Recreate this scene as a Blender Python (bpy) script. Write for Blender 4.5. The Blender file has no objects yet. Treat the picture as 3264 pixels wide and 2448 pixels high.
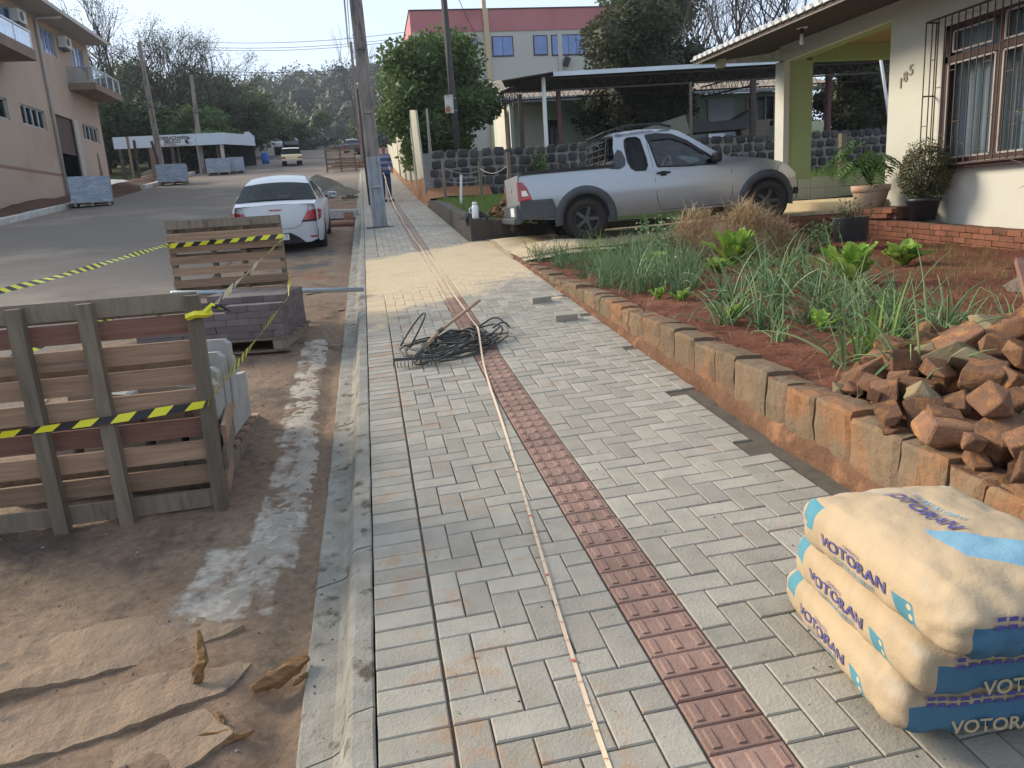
import bpy, bmesh, math, random
import numpy as np
from mathutils import Vector, Matrix, Euler
from mathutils.geometry import delaunay_2d_cdt

rnd = random.Random(7)
sc = bpy.context.scene
col = bpy.data.collections.new("place"); sc.collection.children.link(col)
R = math.radians

# ------------------------------------------------------------------ camera
cam_d = bpy.data.cameras.new("camera"); cam = bpy.data.objects.new("camera", cam_d)
sc.collection.objects.link(cam); sc.camera = cam
cam_d.sensor_width = 36.0; cam_d.lens = 26.42; cam_d.clip_start = 0.05; cam_d.clip_end = 2000
_pi, _ro, _ya = .2231, -.0654, .1691
_f = Vector((math.sin(_ya), math.cos(_ya), 0)); _r = Vector((math.cos(_ya), -math.sin(_ya), 0)); _u = Vector((0, 0, 1))
_w = _f*math.cos(_pi) - _u*math.sin(_pi); _u2 = _u*math.cos(_pi) + _f*math.sin(_pi)
_rt = _r*math.cos(_ro) + _u2*math.sin(_ro); _up = -_r*math.sin(_ro) + _u2*math.cos(_ro)
mx = Matrix((_rt, _up, -_w)).transposed().to_4x4()
cam.matrix_world = mx

# ------------------------------------------------------------------ sky, sun, exposure
SUN_EL, SUN_AZ = R(25), math.atan2(-.80, .60)      # azimuth measured from +Y towards +X
w = bpy.data.worlds.new("World"); sc.world = w; w.use_nodes = True
nt = w.node_tree; nt.nodes.clear()
sky = nt.nodes.new("ShaderNodeTexSky"); sky.sky_type = 'NISHITA'; sky.sun_disc = False
sky.sun_elevation = SUN_EL; sky.sun_rotation = SUN_AZ; sky.altitude = 500
sky.air_density = 1.0; sky.dust_density = 1.6; sky.ozone_density = 1.3
bg = nt.nodes.new("ShaderNodeBackground"); bg.inputs[1].default_value = 0.15
out = nt.nodes.new("ShaderNodeOutputWorld")
hz = nt.nodes.new('ShaderNodeHueSaturation'); hz.inputs['Saturation'].default_value = .52      # hazy morning air
nt.links.new(sky.outputs[0], hz.inputs['Color']); hm = nt.nodes.new('ShaderNodeMix'); hm.data_type = 'RGBA'; hm.inputs[0].default_value = .94; hm.inputs[7].default_value = (.88, 1.045, 1.30, 1)
nt.links.new(hz.outputs[0], hm.inputs[6]); nt.links.new(hm.outputs[2], bg.inputs[0]); nt.links.new(bg.outputs[0], out.inputs[0])
sd = bpy.data.lights.new("sun", 'SUN'); sun = bpy.data.objects.new("sun", sd); sc.collection.objects.link(sun)
sd.energy = 1.25; sd.angle = R(20); sd.color = (1.0, .88, .70)
sdir = Vector((math.sin(SUN_AZ)*math.cos(SUN_EL), math.cos(SUN_AZ)*math.cos(SUN_EL), math.sin(SUN_EL)))
sun.rotation_euler = sdir.to_track_quat('Z', 'Y').to_euler(); sun.location = sdir*80
sc.view_settings.view_transform = 'Standard'; sc.view_settings.look = 'None'
sc.view_settings.exposure = 2.42; sc.view_settings.gamma = 1; sc.view_settings.use_curve_mapping = False

# ------------------------------------------------------------------ helpers
def interp(x, xs, ys): return float(np.interp(x, xs, ys))
_ZY = [-8, 0, 2, 4.2, 5.7, 7.2, 10.2, 14, 18, 26, 40, 57, 101, 120, 150, 220]
_ZZ = [-1.87, -1.477, -1.366, -1.24, -1.11, -.97, -.70, -.38, -.03, .66, 2.1, 4.1, 9.4, 10.6, 10.0, 6.0]
_yy = np.arange(-8, 220, .5); _zz = np.interp(_yy, _ZY, _ZZ)
_zp = np.pad(_zz, 6, mode='edge'); _zz2 = np.convolve(_zp, np.ones(5)/5, 'same')[6:-6]; _zz2[:3] = _zz[:3]
def zc(y): return interp(y, _yy, _zz2)
def zwalk(x, y): return zc(y) + .029*(x + .12)
def zroad(x, y):
    off = interp(y, [0, 8, 13, 20, 32], [-.13, -.13, -.24, -.24, -.13]); k = min(1, max(0, (-x - 2.6)/1.2))
    return zc(y) + off*(1-k) - .13*k
def zwalltop(y): return interp(y, [0, 1, 2.5, 3.65, 4.27, 6.2, 11], [-1.06, -1.02, -.96, -.90, -.87, -.79, -.62])
def zsoil(x, y): return zwalltop(min(y, 11)) - .028 + (x-1.95)*.006

def new_mat(name):
    m = bpy.data.materials.new(name); m.use_nodes = True; return m
def mat(name, c, rough=.8, c2=None, scale=6, detail=4, bump=0, bscale=None, metal=0, rand=0, spec=.35, c3=None, s3=1.5, th3=.6, coat=0, stretch=None, world=False, wide=.18):
    """base colour with soft noise to c2, optional large stains c3, fine bump, per-object variation"""
    m = new_mat(name); t = m.node_tree; N = t.nodes; L = t.links; b = N["Principled BSDF"]
    b.inputs["Roughness"].default_value = rough; b.inputs["Metallic"].default_value = metal
    b.inputs["Specular IOR Level"].default_value = spec; b.inputs["Coat Weight"].default_value = coat
    if coat: b.inputs["Coat Roughness"].default_value = .06
    tc = N.new("ShaderNodeTexCoord"); co = tc.outputs["Object"]
    if world: co = N.new("ShaderNodeNewGeometry").outputs["Position"]
    if stretch:
        mp = N.new("ShaderNodeMapping"); mp.inputs["Scale"].default_value = stretch; L.new(co, mp.inputs[0]); co = mp.outputs[0]
    if rand and not world:
        oi = N.new("ShaderNodeObjectInfo"); ad = N.new("ShaderNodeVectorMath"); ad.operation = 'MULTIPLY_ADD'
        cb = N.new("ShaderNodeCombineXYZ"); 
        for i in range(3): L.new(oi.outputs["Random"], cb.inputs[i])
        L.new(cb.outputs[0], ad.inputs[0]); ad.inputs[1].default_value = (37, 53, 71); L.new(co, ad.inputs[2]); co = ad.outputs[0]
    cur = None
    def rgb(c): 
        n = N.new("ShaderNodeRGB"); n.outputs[0].default_value = (*c, 1); return n.outputs[0]
    cur = rgb(c)
    def mix(a, bcol, fac):
        mi = N.new("ShaderNodeMix"); mi.data_type = 'RGBA'; L.new(fac, mi.inputs[0]); L.new(a, mi.inputs[6]); L.new(bcol, mi.inputs[7]); return mi.outputs[2]
    def noise(sca, det, lo, hi, seed=0):
        n = N.new("ShaderNodeTexNoise"); n.inputs["Scale"].default_value = sca; n.inputs["Detail"].default_value = det
        n.inputs["Roughness"].default_value = .6; L.new(co, n.inputs["Vector"])
        mr = N.new("ShaderNodeMapRange"); mr.inputs[1].default_value = lo; mr.inputs[2].default_value = hi; L.new(n.outputs[0], mr.inputs[0]); return mr.outputs[0]
    if c2: cur = mix(cur, rgb(c2), noise(scale, detail, .5-wide, .5+wide))
    if c3: cur = mix(cur, rgb(c3), noise(s3, 5, th3, th3+.12))
    if rand:
        hs = N.new("ShaderNodeHueSaturation"); oi2 = N.new("ShaderNodeObjectInfo"); at = N.new("ShaderNodeAttribute"); at.attribute_name = "var"
        sm = N.new("ShaderNodeMath"); sm.operation = 'ADD'; L.new(oi2.outputs["Random"], sm.inputs[0]); L.new(at.outputs["Fac"], sm.inputs[1])
        fr = N.new("ShaderNodeMath"); fr.operation = 'FRACT'; L.new(sm.outputs[0], fr.inputs[0])
        mr = N.new("ShaderNodeMapRange"); mr.inputs[3].default_value = 1-rand; mr.inputs[4].default_value = 1+rand; L.new(fr.outputs[0], mr.inputs[0])
        L.new(mr.outputs[0], hs.inputs["Value"]); L.new(cur, hs.inputs["Color"]); cur = hs.outputs[0]
    L.new(cur, b.inputs["Base Color"])
    if bump:
        n = N.new("ShaderNodeTexNoise"); n.inputs["Scale"].default_value = bscale or scale*6; n.inputs["Detail"].default_value = 6; n.inputs["Roughness"].default_value = .7
        L.new(co, n.inputs["Vector"]); bp = N.new("ShaderNodeBump"); bp.inputs["Strength"].default_value = min(1, bump); bp.inputs["Distance"].default_value = .02 if bump <= 1 else .02*bump
        L.new(n.outputs[0], bp.inputs["Height"]); L.new(bp.outputs[0], b.inputs["Normal"])
    m["co"] = 0
    return m
def leafmat(name, c, c2, trans=.25, rand=.12, rough=.55):
    m = new_mat(name); t = m.node_tree; N = t.nodes; L = t.links; b = N["Principled BSDF"]
    b.inputs["Roughness"].default_value = rough; b.inputs["Specular IOR Level"].default_value = .25
    at = N.new("ShaderNodeAttribute"); at.attribute_name = "var"
    oi = N.new("ShaderNodeObjectInfo"); sm = N.new("ShaderNodeMath"); sm.operation = 'MULTIPLY_ADD'
    L.new(oi.outputs["Random"], sm.inputs[0]); sm.inputs[1].default_value = rand; L.new(at.outputs["Fac"], sm.inputs[2])
    mi = N.new("ShaderNodeMix"); mi.data_type = 'RGBA'; mi.inputs[6].default_value = (*c, 1); mi.inputs[7].default_value = (*c2, 1)
    L.new(sm.outputs[0], mi.inputs[0]); L.new(mi.outputs[2], b.inputs["Base Color"])
    tr = N.new("ShaderNodeBsdfTranslucent"); L.new(mi.outputs[2], tr.inputs[0])
    ms = N.new("ShaderNodeMixShader"); ms.inputs[0].default_value = trans
    L.new(b.outputs[0], ms.inputs[1]); L.new(tr.outputs[0], ms.inputs[2]); L.new(ms.outputs[0], N["Material Output"].inputs[0])
    return m
def glassmat(name, tint=(.6, .7, .75), rough=.02, mixv=.75):
    """thin pane: see-through tinted, with mirror reflection growing at grazing angles"""
    m = new_mat(name); t = m.node_tree; N = t.nodes; L = t.links; N.remove(N["Principled BSDF"])
    tr = N.new("ShaderNodeBsdfTransparent"); tr.inputs[0].default_value = (*tint, 1)
    gl = N.new("ShaderNodeBsdfGlossy"); gl.inputs["Roughness"].default_value = rough; gl.inputs[0].default_value = (.95, .97, 1, 1)
    lw = N.new("ShaderNodeLayerWeight"); lw.inputs[0].default_value = .5
    fr = N.new("ShaderNodeMath"); fr.operation = 'POWER'; L.new(lw.outputs["Facing"], fr.inputs[0]); fr.inputs[1].default_value = 4.5
    ma = N.new("ShaderNodeMath"); ma.operation = 'MULTIPLY_ADD'; L.new(fr.outputs[0], ma.inputs[0]); ma.inputs[1].default_value = .85; ma.inputs[2].default_value = mixv
    ms = N.new("ShaderNodeMixShader"); L.new(ma.outputs[0], ms.inputs[0]); L.new(tr.outputs[0], ms.inputs[1]); L.new(gl.outputs[0], ms.inputs[2])
    L.new(ms.outputs[0], N["Material Output"].inputs[0]); return m

class MB:
    """collects geometry for ONE mesh"""
    def __init__(s): s.v = []; s.f = []; s.var = []; s.sm = False; s.mi = []; s.cur = 0
    def add(s, vs, fs, var=0.0):
        o = len(s.v); s.v += [tuple(a) for a in vs]; s.f += [tuple(i+o for i in f) for f in fs]; s.var += [var]*len(vs); s.mi += [s.cur]*len(fs); return s
    def box(s, c, size, rot=None, var=0.0, ch=0):
        hx, hy, hz = size[0]/2, size[1]/2, size[2]/2
        if ch:
            h2 = (hx-ch, hy-ch); vs = [(-hx, -hy, -hz), (hx, -hy, -hz), (hx, hy, -hz), (-hx, hy, -hz), (-hx, -hy, hz-ch), (hx, -hy, hz-ch), (hx, hy, hz-ch), (-hx, hy, hz-ch),
                  (-h2[0], -h2[1], hz), (h2[0], -h2[1], hz), (h2[0], h2[1], hz), (-h2[0], h2[1], hz)]
            fs = [(3, 2, 1, 0), (0, 1, 5, 4), (1, 2, 6, 5), (2, 3, 7, 6), (3, 0, 4, 7), (4, 5, 9, 8), (5, 6, 10, 9), (6, 7, 11, 10), (7, 4, 8, 11), (8, 9, 10, 11)]
        else:
            vs = [(-hx, -hy, -hz), (hx, -hy, -hz), (hx, hy, -hz), (-hx, hy, -hz), (-hx, -hy, hz), (hx, -hy, hz), (hx, hy, hz), (-hx, hy, hz)]
            fs = [(3, 2, 1, 0), (4, 5, 6, 7), (0, 1, 5, 4), (1, 2, 6, 5), (2, 3, 7, 6), (3, 0, 4, 7)]
        m = rot if isinstance(rot, Matrix) else (Euler(rot).to_matrix() if rot else None)
        vs = [Vector(a) for a in vs]
        if m: vs = [m @ a for a in vs]
        c = Vector(c); return s.add([a + c for a in vs], fs, var)
    def bar(s, a, b, w, h=None, up=(0, 0, 1), var=0.0):
        a = Vector(a); b = Vector(b); d = (b-a); l = d.length
        if l < 1e-6: return s
        d.normalize(); u = Vector(up); sd_ = d.cross(u)
        if sd_.length < 1e-4: sd_ = d.cross(Vector((1, 0, 0)))
        sd_.normalize(); u = sd_.cross(d); m = Matrix((sd_, d, u)).transposed()
        return s.box((a+b)/2, (w, l, h or w), m, var)
    def tube(s, pts, r, n=6, var=0.0, cap=True):
        pts = [Vector(p) for p in pts]; k = len(pts); rs = r if isinstance(r, (list, tuple)) else [r]*k
        o = len(s.v); ref = None
        for i, p in enumerate(pts):
            d = (pts[min(i+1, k-1)] - pts[max(i-1, 0)])
            if d.length < 1e-9: d = Vector((0, 0, 1))
            d.normalize()
            if ref is None: ref = d.orthogonal()
            a = (ref - d*ref.dot(d))
            if a.length < 1e-6: a = d.orthogonal()
            a.normalize(); ref = a; b = d.cross(a)
            for j in range(n):
                t = 2*math.pi*j/n; s.v.append(tuple(p + (a*math.cos(t) + b*math.sin(t))*rs[i])); s.var.append(var)
        for i in range(k-1):
            for j in range(n):
                q = o+i*n; s.f.append((q+j, q+(j+1) % n, q+n+(j+1) % n, q+n+j)); s.mi.append(s.cur)
        if cap and n > 2:
            s.f.append(tuple(o+j for j in range(n))[::-1]); s.f.append(tuple(o+(k-1)*n+j for j in range(n))); s.mi += [s.cur]*2
        return s
    def lathe(s, prof, n=20, c=(0, 0, 0), var=0.0, caps=True):
        o = len(s.v); c = Vector(c)
        for (r, z) in prof:
            for j in range(n):
                t = 2*math.pi*j/n; s.v.append((c.x+r*math.cos(t), c.y+r*math.sin(t), c.z+z)); s.var.append(var)
        for i in range(len(prof)-1):
            for j in range(n):
                q = o+i*n; s.f.append((q+j, q+(j+1) % n, q+n+(j+1) % n, q+n+j)); s.mi.append(s.cur)
        if caps: s.f.append(tuple(o+j for j in range(n))[::-1]); s.f.append(tuple(o+(len(prof)-1)*n+j for j in range(n))); s.mi += [s.cur]*2
        return s
    def prism(s, poly, d, axis='y', c=(0, 0, 0), var=0.0):
        """extrude 2D polygon (a,b) by d along an axis: y -> (a,*,b), x -> (*,a,b), z -> (a,b,*)"""
        n = len(poly); vs = []
        for q in (0, d):
            for (a, b) in poly:
                vs.append({'y': (a, q, b), 'x': (q, a, b), 'z': (a, b, q)}[axis])
        vs = [tuple(Vector(x)+Vector(c)) for x in vs]
        fs = [tuple(range(n)), tuple(range(2*n-1, n-1, -1))] + [(i, i+n, (i+1) % n+n, (i+1) % n) for i in range(n)]
        return s.add(vs, fs, var)
    def grid(s, xs, ys, zf, var=0.0):
        o = len(s.v); nx, ny = len(xs), len(ys)
        vs = [(x, y, zf(x, y)) for y in ys for x in xs]
        return s.add(vs, [(j*nx+i, j*nx+i+1, (j+1)*nx+i+1, (j+1)*nx+i) for j in range(ny-1) for i in range(nx-1)], var)
    def shift(s, d): d = Vector(d); s.v = [tuple(Vector(a)+d) for a in s.v]; return s
    def mesh(s, name, mats, smooth=False):
        me = bpy.data.meshes.new(name); me.from_pydata(s.v, [], s.f)
        for m in (mats if isinstance(mats, (list, tuple)) else [mats]): me.materials.append(m)
        if any(s.mi): me.polygons.foreach_set("material_index", s.mi)
        if any(s.var):
            at = me.attributes.new("var", 'FLOAT', 'POINT'); at.data.foreach_set("value", s.var)
        me.update()
        if smooth: me.shade_smooth()
        return me

def thing(name, label, cat, loc=(0, 0, 0), rotz=0, group=None, rot=None):
    o = bpy.data.objects.new(name, None); o.empty_display_size = .2; col.objects.link(o)
    o.location = loc; o.rotation_euler = rot or (0, 0, rotz); tag(o, label, cat, group); return o
def tag(o, label=None, cat=None, group=None, kind=None):
    if label: o['label'] = label
    if cat: o['category'] = cat
    if group: o['group'] = group
    if kind: o['kind'] = kind
    return o
def obj(name, mb, m, parent=None, smooth=False, world=False, loc=None, rot=None):
    """ONE mesh object; world=True: geometry given in world coordinates under an unrotated parent"""
    if world and parent: mb.shift(-Vector(root_loc(parent)))
    me = mb.mesh(name, m, smooth) if isinstance(mb, MB) else mb
    o = bpy.data.objects.new(name, me); col.objects.link(o)
    if parent: o.parent = parent
    if loc: o.location = loc
    if rot: o.rotation_euler = rot
    return o
def root_loc(p):
    l = Vector(p.location)
    while p.parent: p = p.parent; l += Vector(p.location)
    return l
def inst(name, me, parent=None, loc=(0, 0, 0), rot=(0, 0, 0), scale=None):
    o = bpy.data.objects.new(name, me); col.objects.link(o); o.location = loc; o.rotation_euler = rot
    if scale: o.scale = scale if hasattr(scale, '__len__') else (scale,)*3
    if parent: o.parent = parent
    return o
def copy_tree(o, parent=None):
    c = o.copy(); col.objects.link(c); c.parent = parent
    for ch in list(o.children): copy_tree(ch, c)
    return c
def struct(name, mb, m, parent=None, smooth=False): return tag(obj(name, mb, m, parent, smooth), kind='structure')
def text_mesh(body, size, extrude=.002, align='CENTER', bold=0.0):
    cu = bpy.data.curves.new("lettering", 'FONT'); cu.body = body; cu.size = size; cu.extrude = extrude; cu.align_x = align; cu.align_y = 'CENTER'; cu.offset = bold
    cu.resolution_u = 3
    o = bpy.data.objects.new("lettering", cu); sc.collection.objects.link(o)
    dg = bpy.context.evaluated_depsgraph_get(); me = bpy.data.meshes.new_from_object(o.evaluated_get(dg)); bpy.data.objects.remove(o)
    return me
def lettering(body, size, m, parent, loc, rot, bold=0.0, extrude=.004, name='lettering', align='CENTER'):
    me = text_mesh(body, size, extrude, align, bold); me.name = name; me.materials.clear(); me.materials.append(m)
    o = bpy.data.objects.new(name, me); col.objects.link(o); o.parent = parent; o.location = loc; o.rotation_euler = rot; return o
def inside(p, poly):
    x, y = p; c = False; n = len(poly)
    for i in range(n):
        x1, y1 = poly[i]; x2, y2 = poly[(i+1) % n]
        if (y1 > y) != (y2 > y) and x < (x2-x1)*(y-y1)/(y2-y1)+x1: c = not c
    return c
def skin(outline, holes, step, fn, mb, var=0.0, flip=False):
    """fill a 2D outline (with holes) by triangles through inner grid points, mapped to 3D by fn(a,b)"""
    pts = []; ed = []
    def ring(pl):
        o = len(pts); pl2 = []
        for i, a in enumerate(pl):
            b = pl[(i+1) % len(pl)]; d = math.hypot(b[0]-a[0], b[1]-a[1]); k = max(1, int(d/step))
            for q in range(k): pl2.append((a[0]+(b[0]-a[0])*q/k, a[1]+(b[1]-a[1])*q/k))
        pts.extend(pl2); n = len(pl2); ed.extend([(o+i, o+(i+1) % n) for i in range(n)])
    ring(outline)
    for h in holes: ring(h)
    xs = [p[0] for p in outline]; ys = [p[1] for p in outline]
    x = min(xs)+step/2
    while x < max(xs):
        y = min(ys)+step/2
        while y < max(ys):
            if inside((x, y), outline) and not any(inside((x, y), h) for h in holes):
                if min(math.hypot(x-p[0], y-p[1]) for p in pts[:400]) > step*.45: pts.append((x, y))
            y += step
        x += step
    vo, _, fo, *_ = delaunay_2d_cdt([Vector(p) for p in pts], ed, [], 0, 1e-6)
    fs = []
    for f in fo:
        c = (sum(vo[i].x for i in f)/3, sum(vo[i].y for i in f)/3)
        if inside(c, outline) and not any(inside(c, h) for h in holes): fs.append(tuple(f[::-1]) if flip else tuple(f))
    return mb.add([fn(v.x, v.y) for v in vo], fs, var)
def circ(c, r, n=24, a0=0, a1=2*math.pi): return [(c[0]+r*math.cos(a0+(a1-a0)*i/n), c[1]+r*math.sin(a0+(a1-a0)*i/n)) for i in range(n)]
def frange(a, b, s):
    n = max(1, int(round((b-a)/s))); return [a+(b-a)*i/n for i in range(n+1)]
# ------------------------------------------------------------------ materials
def ground_mix(name, base, stops, rough=.95, bump=.5, bscale=30, fine=14):
    """world-position ground: base colour and a list of (colour, noise scale, threshold, width, x0,x1,y0,y1 or None) patches"""
    m = new_mat(name); t = m.node_tree; N = t.nodes; L = t.links; b = N["Principled BSDF"]; b.inputs["Roughness"].default_value = rough; b.inputs["Specular IOR Level"].default_value = .2
    g = N.new("ShaderNodeNewGeometry").outputs["Position"]; sx = N.new("ShaderNodeSeparateXYZ"); L.new(g, sx.inputs[0])
    n0 = N.new("ShaderNodeTexNoise"); n0.inputs["Scale"].default_value = fine; n0.inputs["Detail"].default_value = 8; n0.inputs["Roughness"].default_value = .75; L.new(g, n0.inputs["Vector"])
    mr = N.new("ShaderNodeMapRange"); mr.inputs[1].default_value = .3; mr.inputs[2].default_value = .7; mr.inputs[3].default_value = .62; mr.inputs[4].default_value = 1.32; L.new(n0.outputs[0], mr.inputs[0])
    cur = N.new("ShaderNodeRGB"); cur.outputs[0].default_value = (*base, 1); cur = cur.outputs[0]
    for i, (c, ns, th, wd, box) in enumerate(stops):
        n = N.new("ShaderNodeTexNoise"); n.inputs["Scale"].default_value = ns; n.inputs["Detail"].default_value = 6; n.inputs["Roughness"].default_value = .62
        ad = N.new("ShaderNodeVectorMath"); ad.operation = 'ADD'; ad.inputs[1].default_value = (13.7*i, 5.1*i, 0); L.new(g, ad.inputs[0]); L.new(ad.outputs[0], n.inputs["Vector"])
        val = n.outputs[0]
        if box:
            x0, x1, y0, y1, soft = box
            def ramp(src, a, c_):
                q = N.new("ShaderNodeMapRange"); q.inputs[1].default_value = a-soft; q.inputs[2].default_value = a+soft; q.inputs[3].default_value = 0 if c_ else 1; q.inputs[4].default_value = 1 if c_ else 0; L.new(src, q.inputs[0]); return q.outputs[0]
            acc = None
            for (s_, a, up) in ((0, x0, 1), (0, x1, 0), (1, y0, 1), (1, y1, 0)):
                r_ = ramp(sx.outputs[s_], a, up)
                if acc is None: acc = r_
                else:
                    mu = N.new("ShaderNodeMath"); mu.operation = 'MULTIPLY'; L.new(acc, mu.inputs[0]); L.new(r_, mu.inputs[1]); acc = mu.outputs[0]
            sb = N.new("ShaderNodeMath"); sb.operation = 'MULTIPLY_ADD'; L.new(acc, sb.inputs[0]); sb.inputs[1].default_value = 1.0; sb.inputs[2].default_value = -1.0
            a2 = N.new("ShaderNodeMath"); a2.operation = 'ADD'; L.new(val, a2.inputs[0]); L.new(sb.outputs[0], a2.inputs[1]); val = a2.outputs[0]
        q = N.new("ShaderNodeMapRange"); q.inputs[1].default_value = th; q.inputs[2].default_value = th+wd; L.new(val, q.inputs[0])
        mi = N.new("ShaderNodeMix"); mi.data_type = 'RGBA'; L.new(q.outputs[0], mi.inputs[0]); L.new(cur, mi.inputs[6]); mi.inputs[7].default_value = (*c, 1); cur = mi.outputs[2]
    hs = N.new("ShaderNodeHueSaturation"); L.new(mr.outputs[0], hs.inputs["Value"]); L.new(cur, hs.inputs["Color"]); L.new(hs.outputs[0], b.inputs["Base Color"])
    nb = N.new("ShaderNodeTexNoise"); nb.inputs["Scale"].default_value = bscale; nb.inputs["Detail"].default_value = 8; nb.inputs["Roughness"].default_value = .75; L.new(g, nb.inputs["Vector"])
    bp = N.new("ShaderNodeBump"); bp.inputs["Strength"].default_value = bump; bp.inputs["Distance"].default_value = .03; L.new(nb.outputs[0], bp.inputs["Height"]); L.new(bp.outputs[0], b.inputs["Normal"])
    return m
def paver_mat(name, c, cB, stain, sand=True, rand=.13):
    m = mat(name, c, .9, cB, 9, 6, .45, 90, rand=rand, spec=.2)
    t = m.node_tree; N = t.nodes; L = t.links; b = N["Principled BSDF"]; src = b.inputs["Base Color"].links[0].from_socket
    g = N.new("ShaderNodeNewGeometry").outputs["Position"]; sx = N.new("ShaderNodeSeparateXYZ"); L.new(g, sx.inputs[0])
    def mth(op, a, bb, c_=None):
        n = N.new("ShaderNodeMath"); n.operation = op
        for i, q in enumerate((a, bb, c_)):
            if q is None: continue
            if isinstance(q, (int, float)): n.inputs[i].default_value = q
            else: L.new(q, n.inputs[i])
        return n.outputs[0]
    def noise(sca, off=0, det=6):
        n = N.new("ShaderNodeTexNoise"); n.inputs["Scale"].default_value = sca; n.inputs["Detail"].default_value = det; n.inputs["Roughness"].default_value = .65
        ad = N.new("ShaderNodeVectorMath"); ad.operation = 'ADD'; ad.inputs[1].default_value = (off, off, 0); L.new(g, ad.inputs[0]); L.new(ad.outputs[0], n.inputs["Vector"]); return n.outputs[0]
    def mp(v, a, b_): 
        n = N.new("ShaderNodeMapRange"); n.inputs[1].default_value = a; n.inputs[2].default_value = b_; L.new(v, n.inputs[0]); return n.outputs[0]
    def mixc(a, c_, f):
        mi = N.new("ShaderNodeMix"); mi.data_type = 'RGBA'; L.new(f, mi.inputs[0]); L.new(a, mi.inputs[6]); mi.inputs[7].default_value = (*c_, 1); return mi.outputs[2]
    # rusty soil stains, denser beside the kerb
    near = mp(sx.outputs[0], 1.0, .0); near = mth('MULTIPLY', near, .09)
    f1 = mp(mth('ADD', noise(5.5, 3), near), .62, .74); cur = mixc(src, stain, mth('MULTIPLY', f1, .5))
    f2 = mp(noise(16, 11), .69, .73); cur = mixc(cur, (.10, .05, .03), mth('MULTIPLY', f2, .6))
    f3 = mp(noise(60, 21, 2), .70, .75); cur = mixc(cur, (.09, .085, .08), mth('MULTIPLY', f3, .7))
    if sand:   # loose sand swept over the paving
        lim0 = mth('MULTIPLY_ADD', sx.outputs[0], .85, 7.35); lim1 = mth('MULTIPLY_ADD', sx.outputs[0], .5, 12.0)
        n = noise(2.6, 31); a = mth('SUBTRACT', sx.outputs[1], lim0); a = mth('MULTIPLY_ADD', n, 3.2, mth('ADD', a, -1.6)); fa = mp(a, -.25, .5)
        bq = mth('SUBTRACT', lim1, sx.outputs[1]); bq = mth('MULTIPLY_ADD', n, 1.6, mth('ADD', bq, -.8)); fb = mp(bq, -.1, .35)
        f = mth('MULTIPLY', fa, fb); f = mth('MULTIPLY', f, mp(noise(22, 41), .25, .45)); cur = mixc(cur, (.60, .47, .30), mth('MULTIPLY', f, .95))
    if sand is not None and name.startswith('red'):      # settled dust on the older stretch of the red strip
        fd = mp(sx.outputs[1], 10.5, 13.0); cur = mixc(cur, (.27, .225, .19), mth('MULTIPLY', fd, .78))
    L.new(cur, b.inputs["Base Color"]); return m
M = {}
M['paver'] = paver_mat('grey paver concrete', (.285, .265, .225), (.355, .325, .27), (.36, .19, .09))
M['tactile'] = paver_mat('red paver concrete', (.235, .145, .118), (.285, .185, .15), (.28, .15, .09), rand=.14)
M['bed'] = paver_mat('joint sand', (.075, .066, .055), (.12, .10, .08), (.16, .09, .05))
M['kerb'] = mat('kerb concrete', (.345, .325, .28), .95, (.22, .205, .17), 7, 8, .7, 60, c3=(.10, .085, .065), s3=10, th3=.56, world=True, spec=.2)
M['kerbW'] = mat('lime washed kerb', (.60, .60, .57), .9, (.40, .38, .34), 6, 4, .3, 30, c3=(.2, .12, .08), s3=3, th3=.62)
M['road'] = ground_mix('worn asphalt', (.165, .142, .12), [((.25, .21, .17), .22, .50, .12, None), ((.175, .145, .12), .35, .46, .22, None), ((.17, .10, .065), .8, .56, .2, (-3.4, 1, 0, 40, .8)), ((.19, .12, .08), .9, .5, .25, (-12.5, -10.3, 15, 60, .8))], bump=.35, bscale=60, fine=40)
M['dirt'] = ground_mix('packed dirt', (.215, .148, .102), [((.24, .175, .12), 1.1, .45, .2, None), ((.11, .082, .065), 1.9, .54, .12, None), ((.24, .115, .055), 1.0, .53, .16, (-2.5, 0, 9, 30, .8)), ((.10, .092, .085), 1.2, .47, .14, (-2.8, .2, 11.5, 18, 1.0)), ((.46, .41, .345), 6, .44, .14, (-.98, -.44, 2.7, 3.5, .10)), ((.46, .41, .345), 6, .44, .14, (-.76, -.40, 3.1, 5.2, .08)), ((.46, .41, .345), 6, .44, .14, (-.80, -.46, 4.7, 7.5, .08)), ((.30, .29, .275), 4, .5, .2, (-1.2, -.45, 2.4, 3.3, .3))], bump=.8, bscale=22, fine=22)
M['dirtdark'] = ground_mix('dug soil', (.085, .048, .032), [((.13, .07, .045), 1.2, .5, .15, None)], bump=1, bscale=12, fine=9)
M['soil'] = ground_mix('red garden soil', (.16, .058, .034), [((.215, .088, .052), 2.2, .48, .15, None), ((.085, .034, .022), 5, .56, .1, None)], bump=1, bscale=26, fine=30)
M['sand'] = ground_mix('pale sand', (.60, .47, .30), [((.52, .40, .25), 2, .5, .2, None)], bump=.5, bscale=20, fine=60)
M['drive'] = ground_mix('sandy driveway', (.46, .36, .23), [((.36, .27, .17), 1.5, .5, .2, None), ((.56, .45, .30), 1.2, .53, .15, None)], bump=.6, bscale=20, fine=30)
M['yard'] = ground_mix('grassy ground', (.055, .085, .024), [((.10, .075, .04), .5, .52, .15, None), ((.04, .06, .02), 2.5, .5, .2, None)], bump=1, bscale=9, fine=9)
M['cement'] = mat('spilt cement', (.52, .465, .39), 1.0, (.37, .325, .27), 9, 8, 1.0, 110, world=True, spec=.15)
M['slab'] = mat('tan broken pavement', (.285, .21, .145), .95, (.21, .15, .105), 4, 8, 1.0, 22, c3=(.12, .095, .08), s3=7, th3=.60, world=True, spec=.15)
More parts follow.
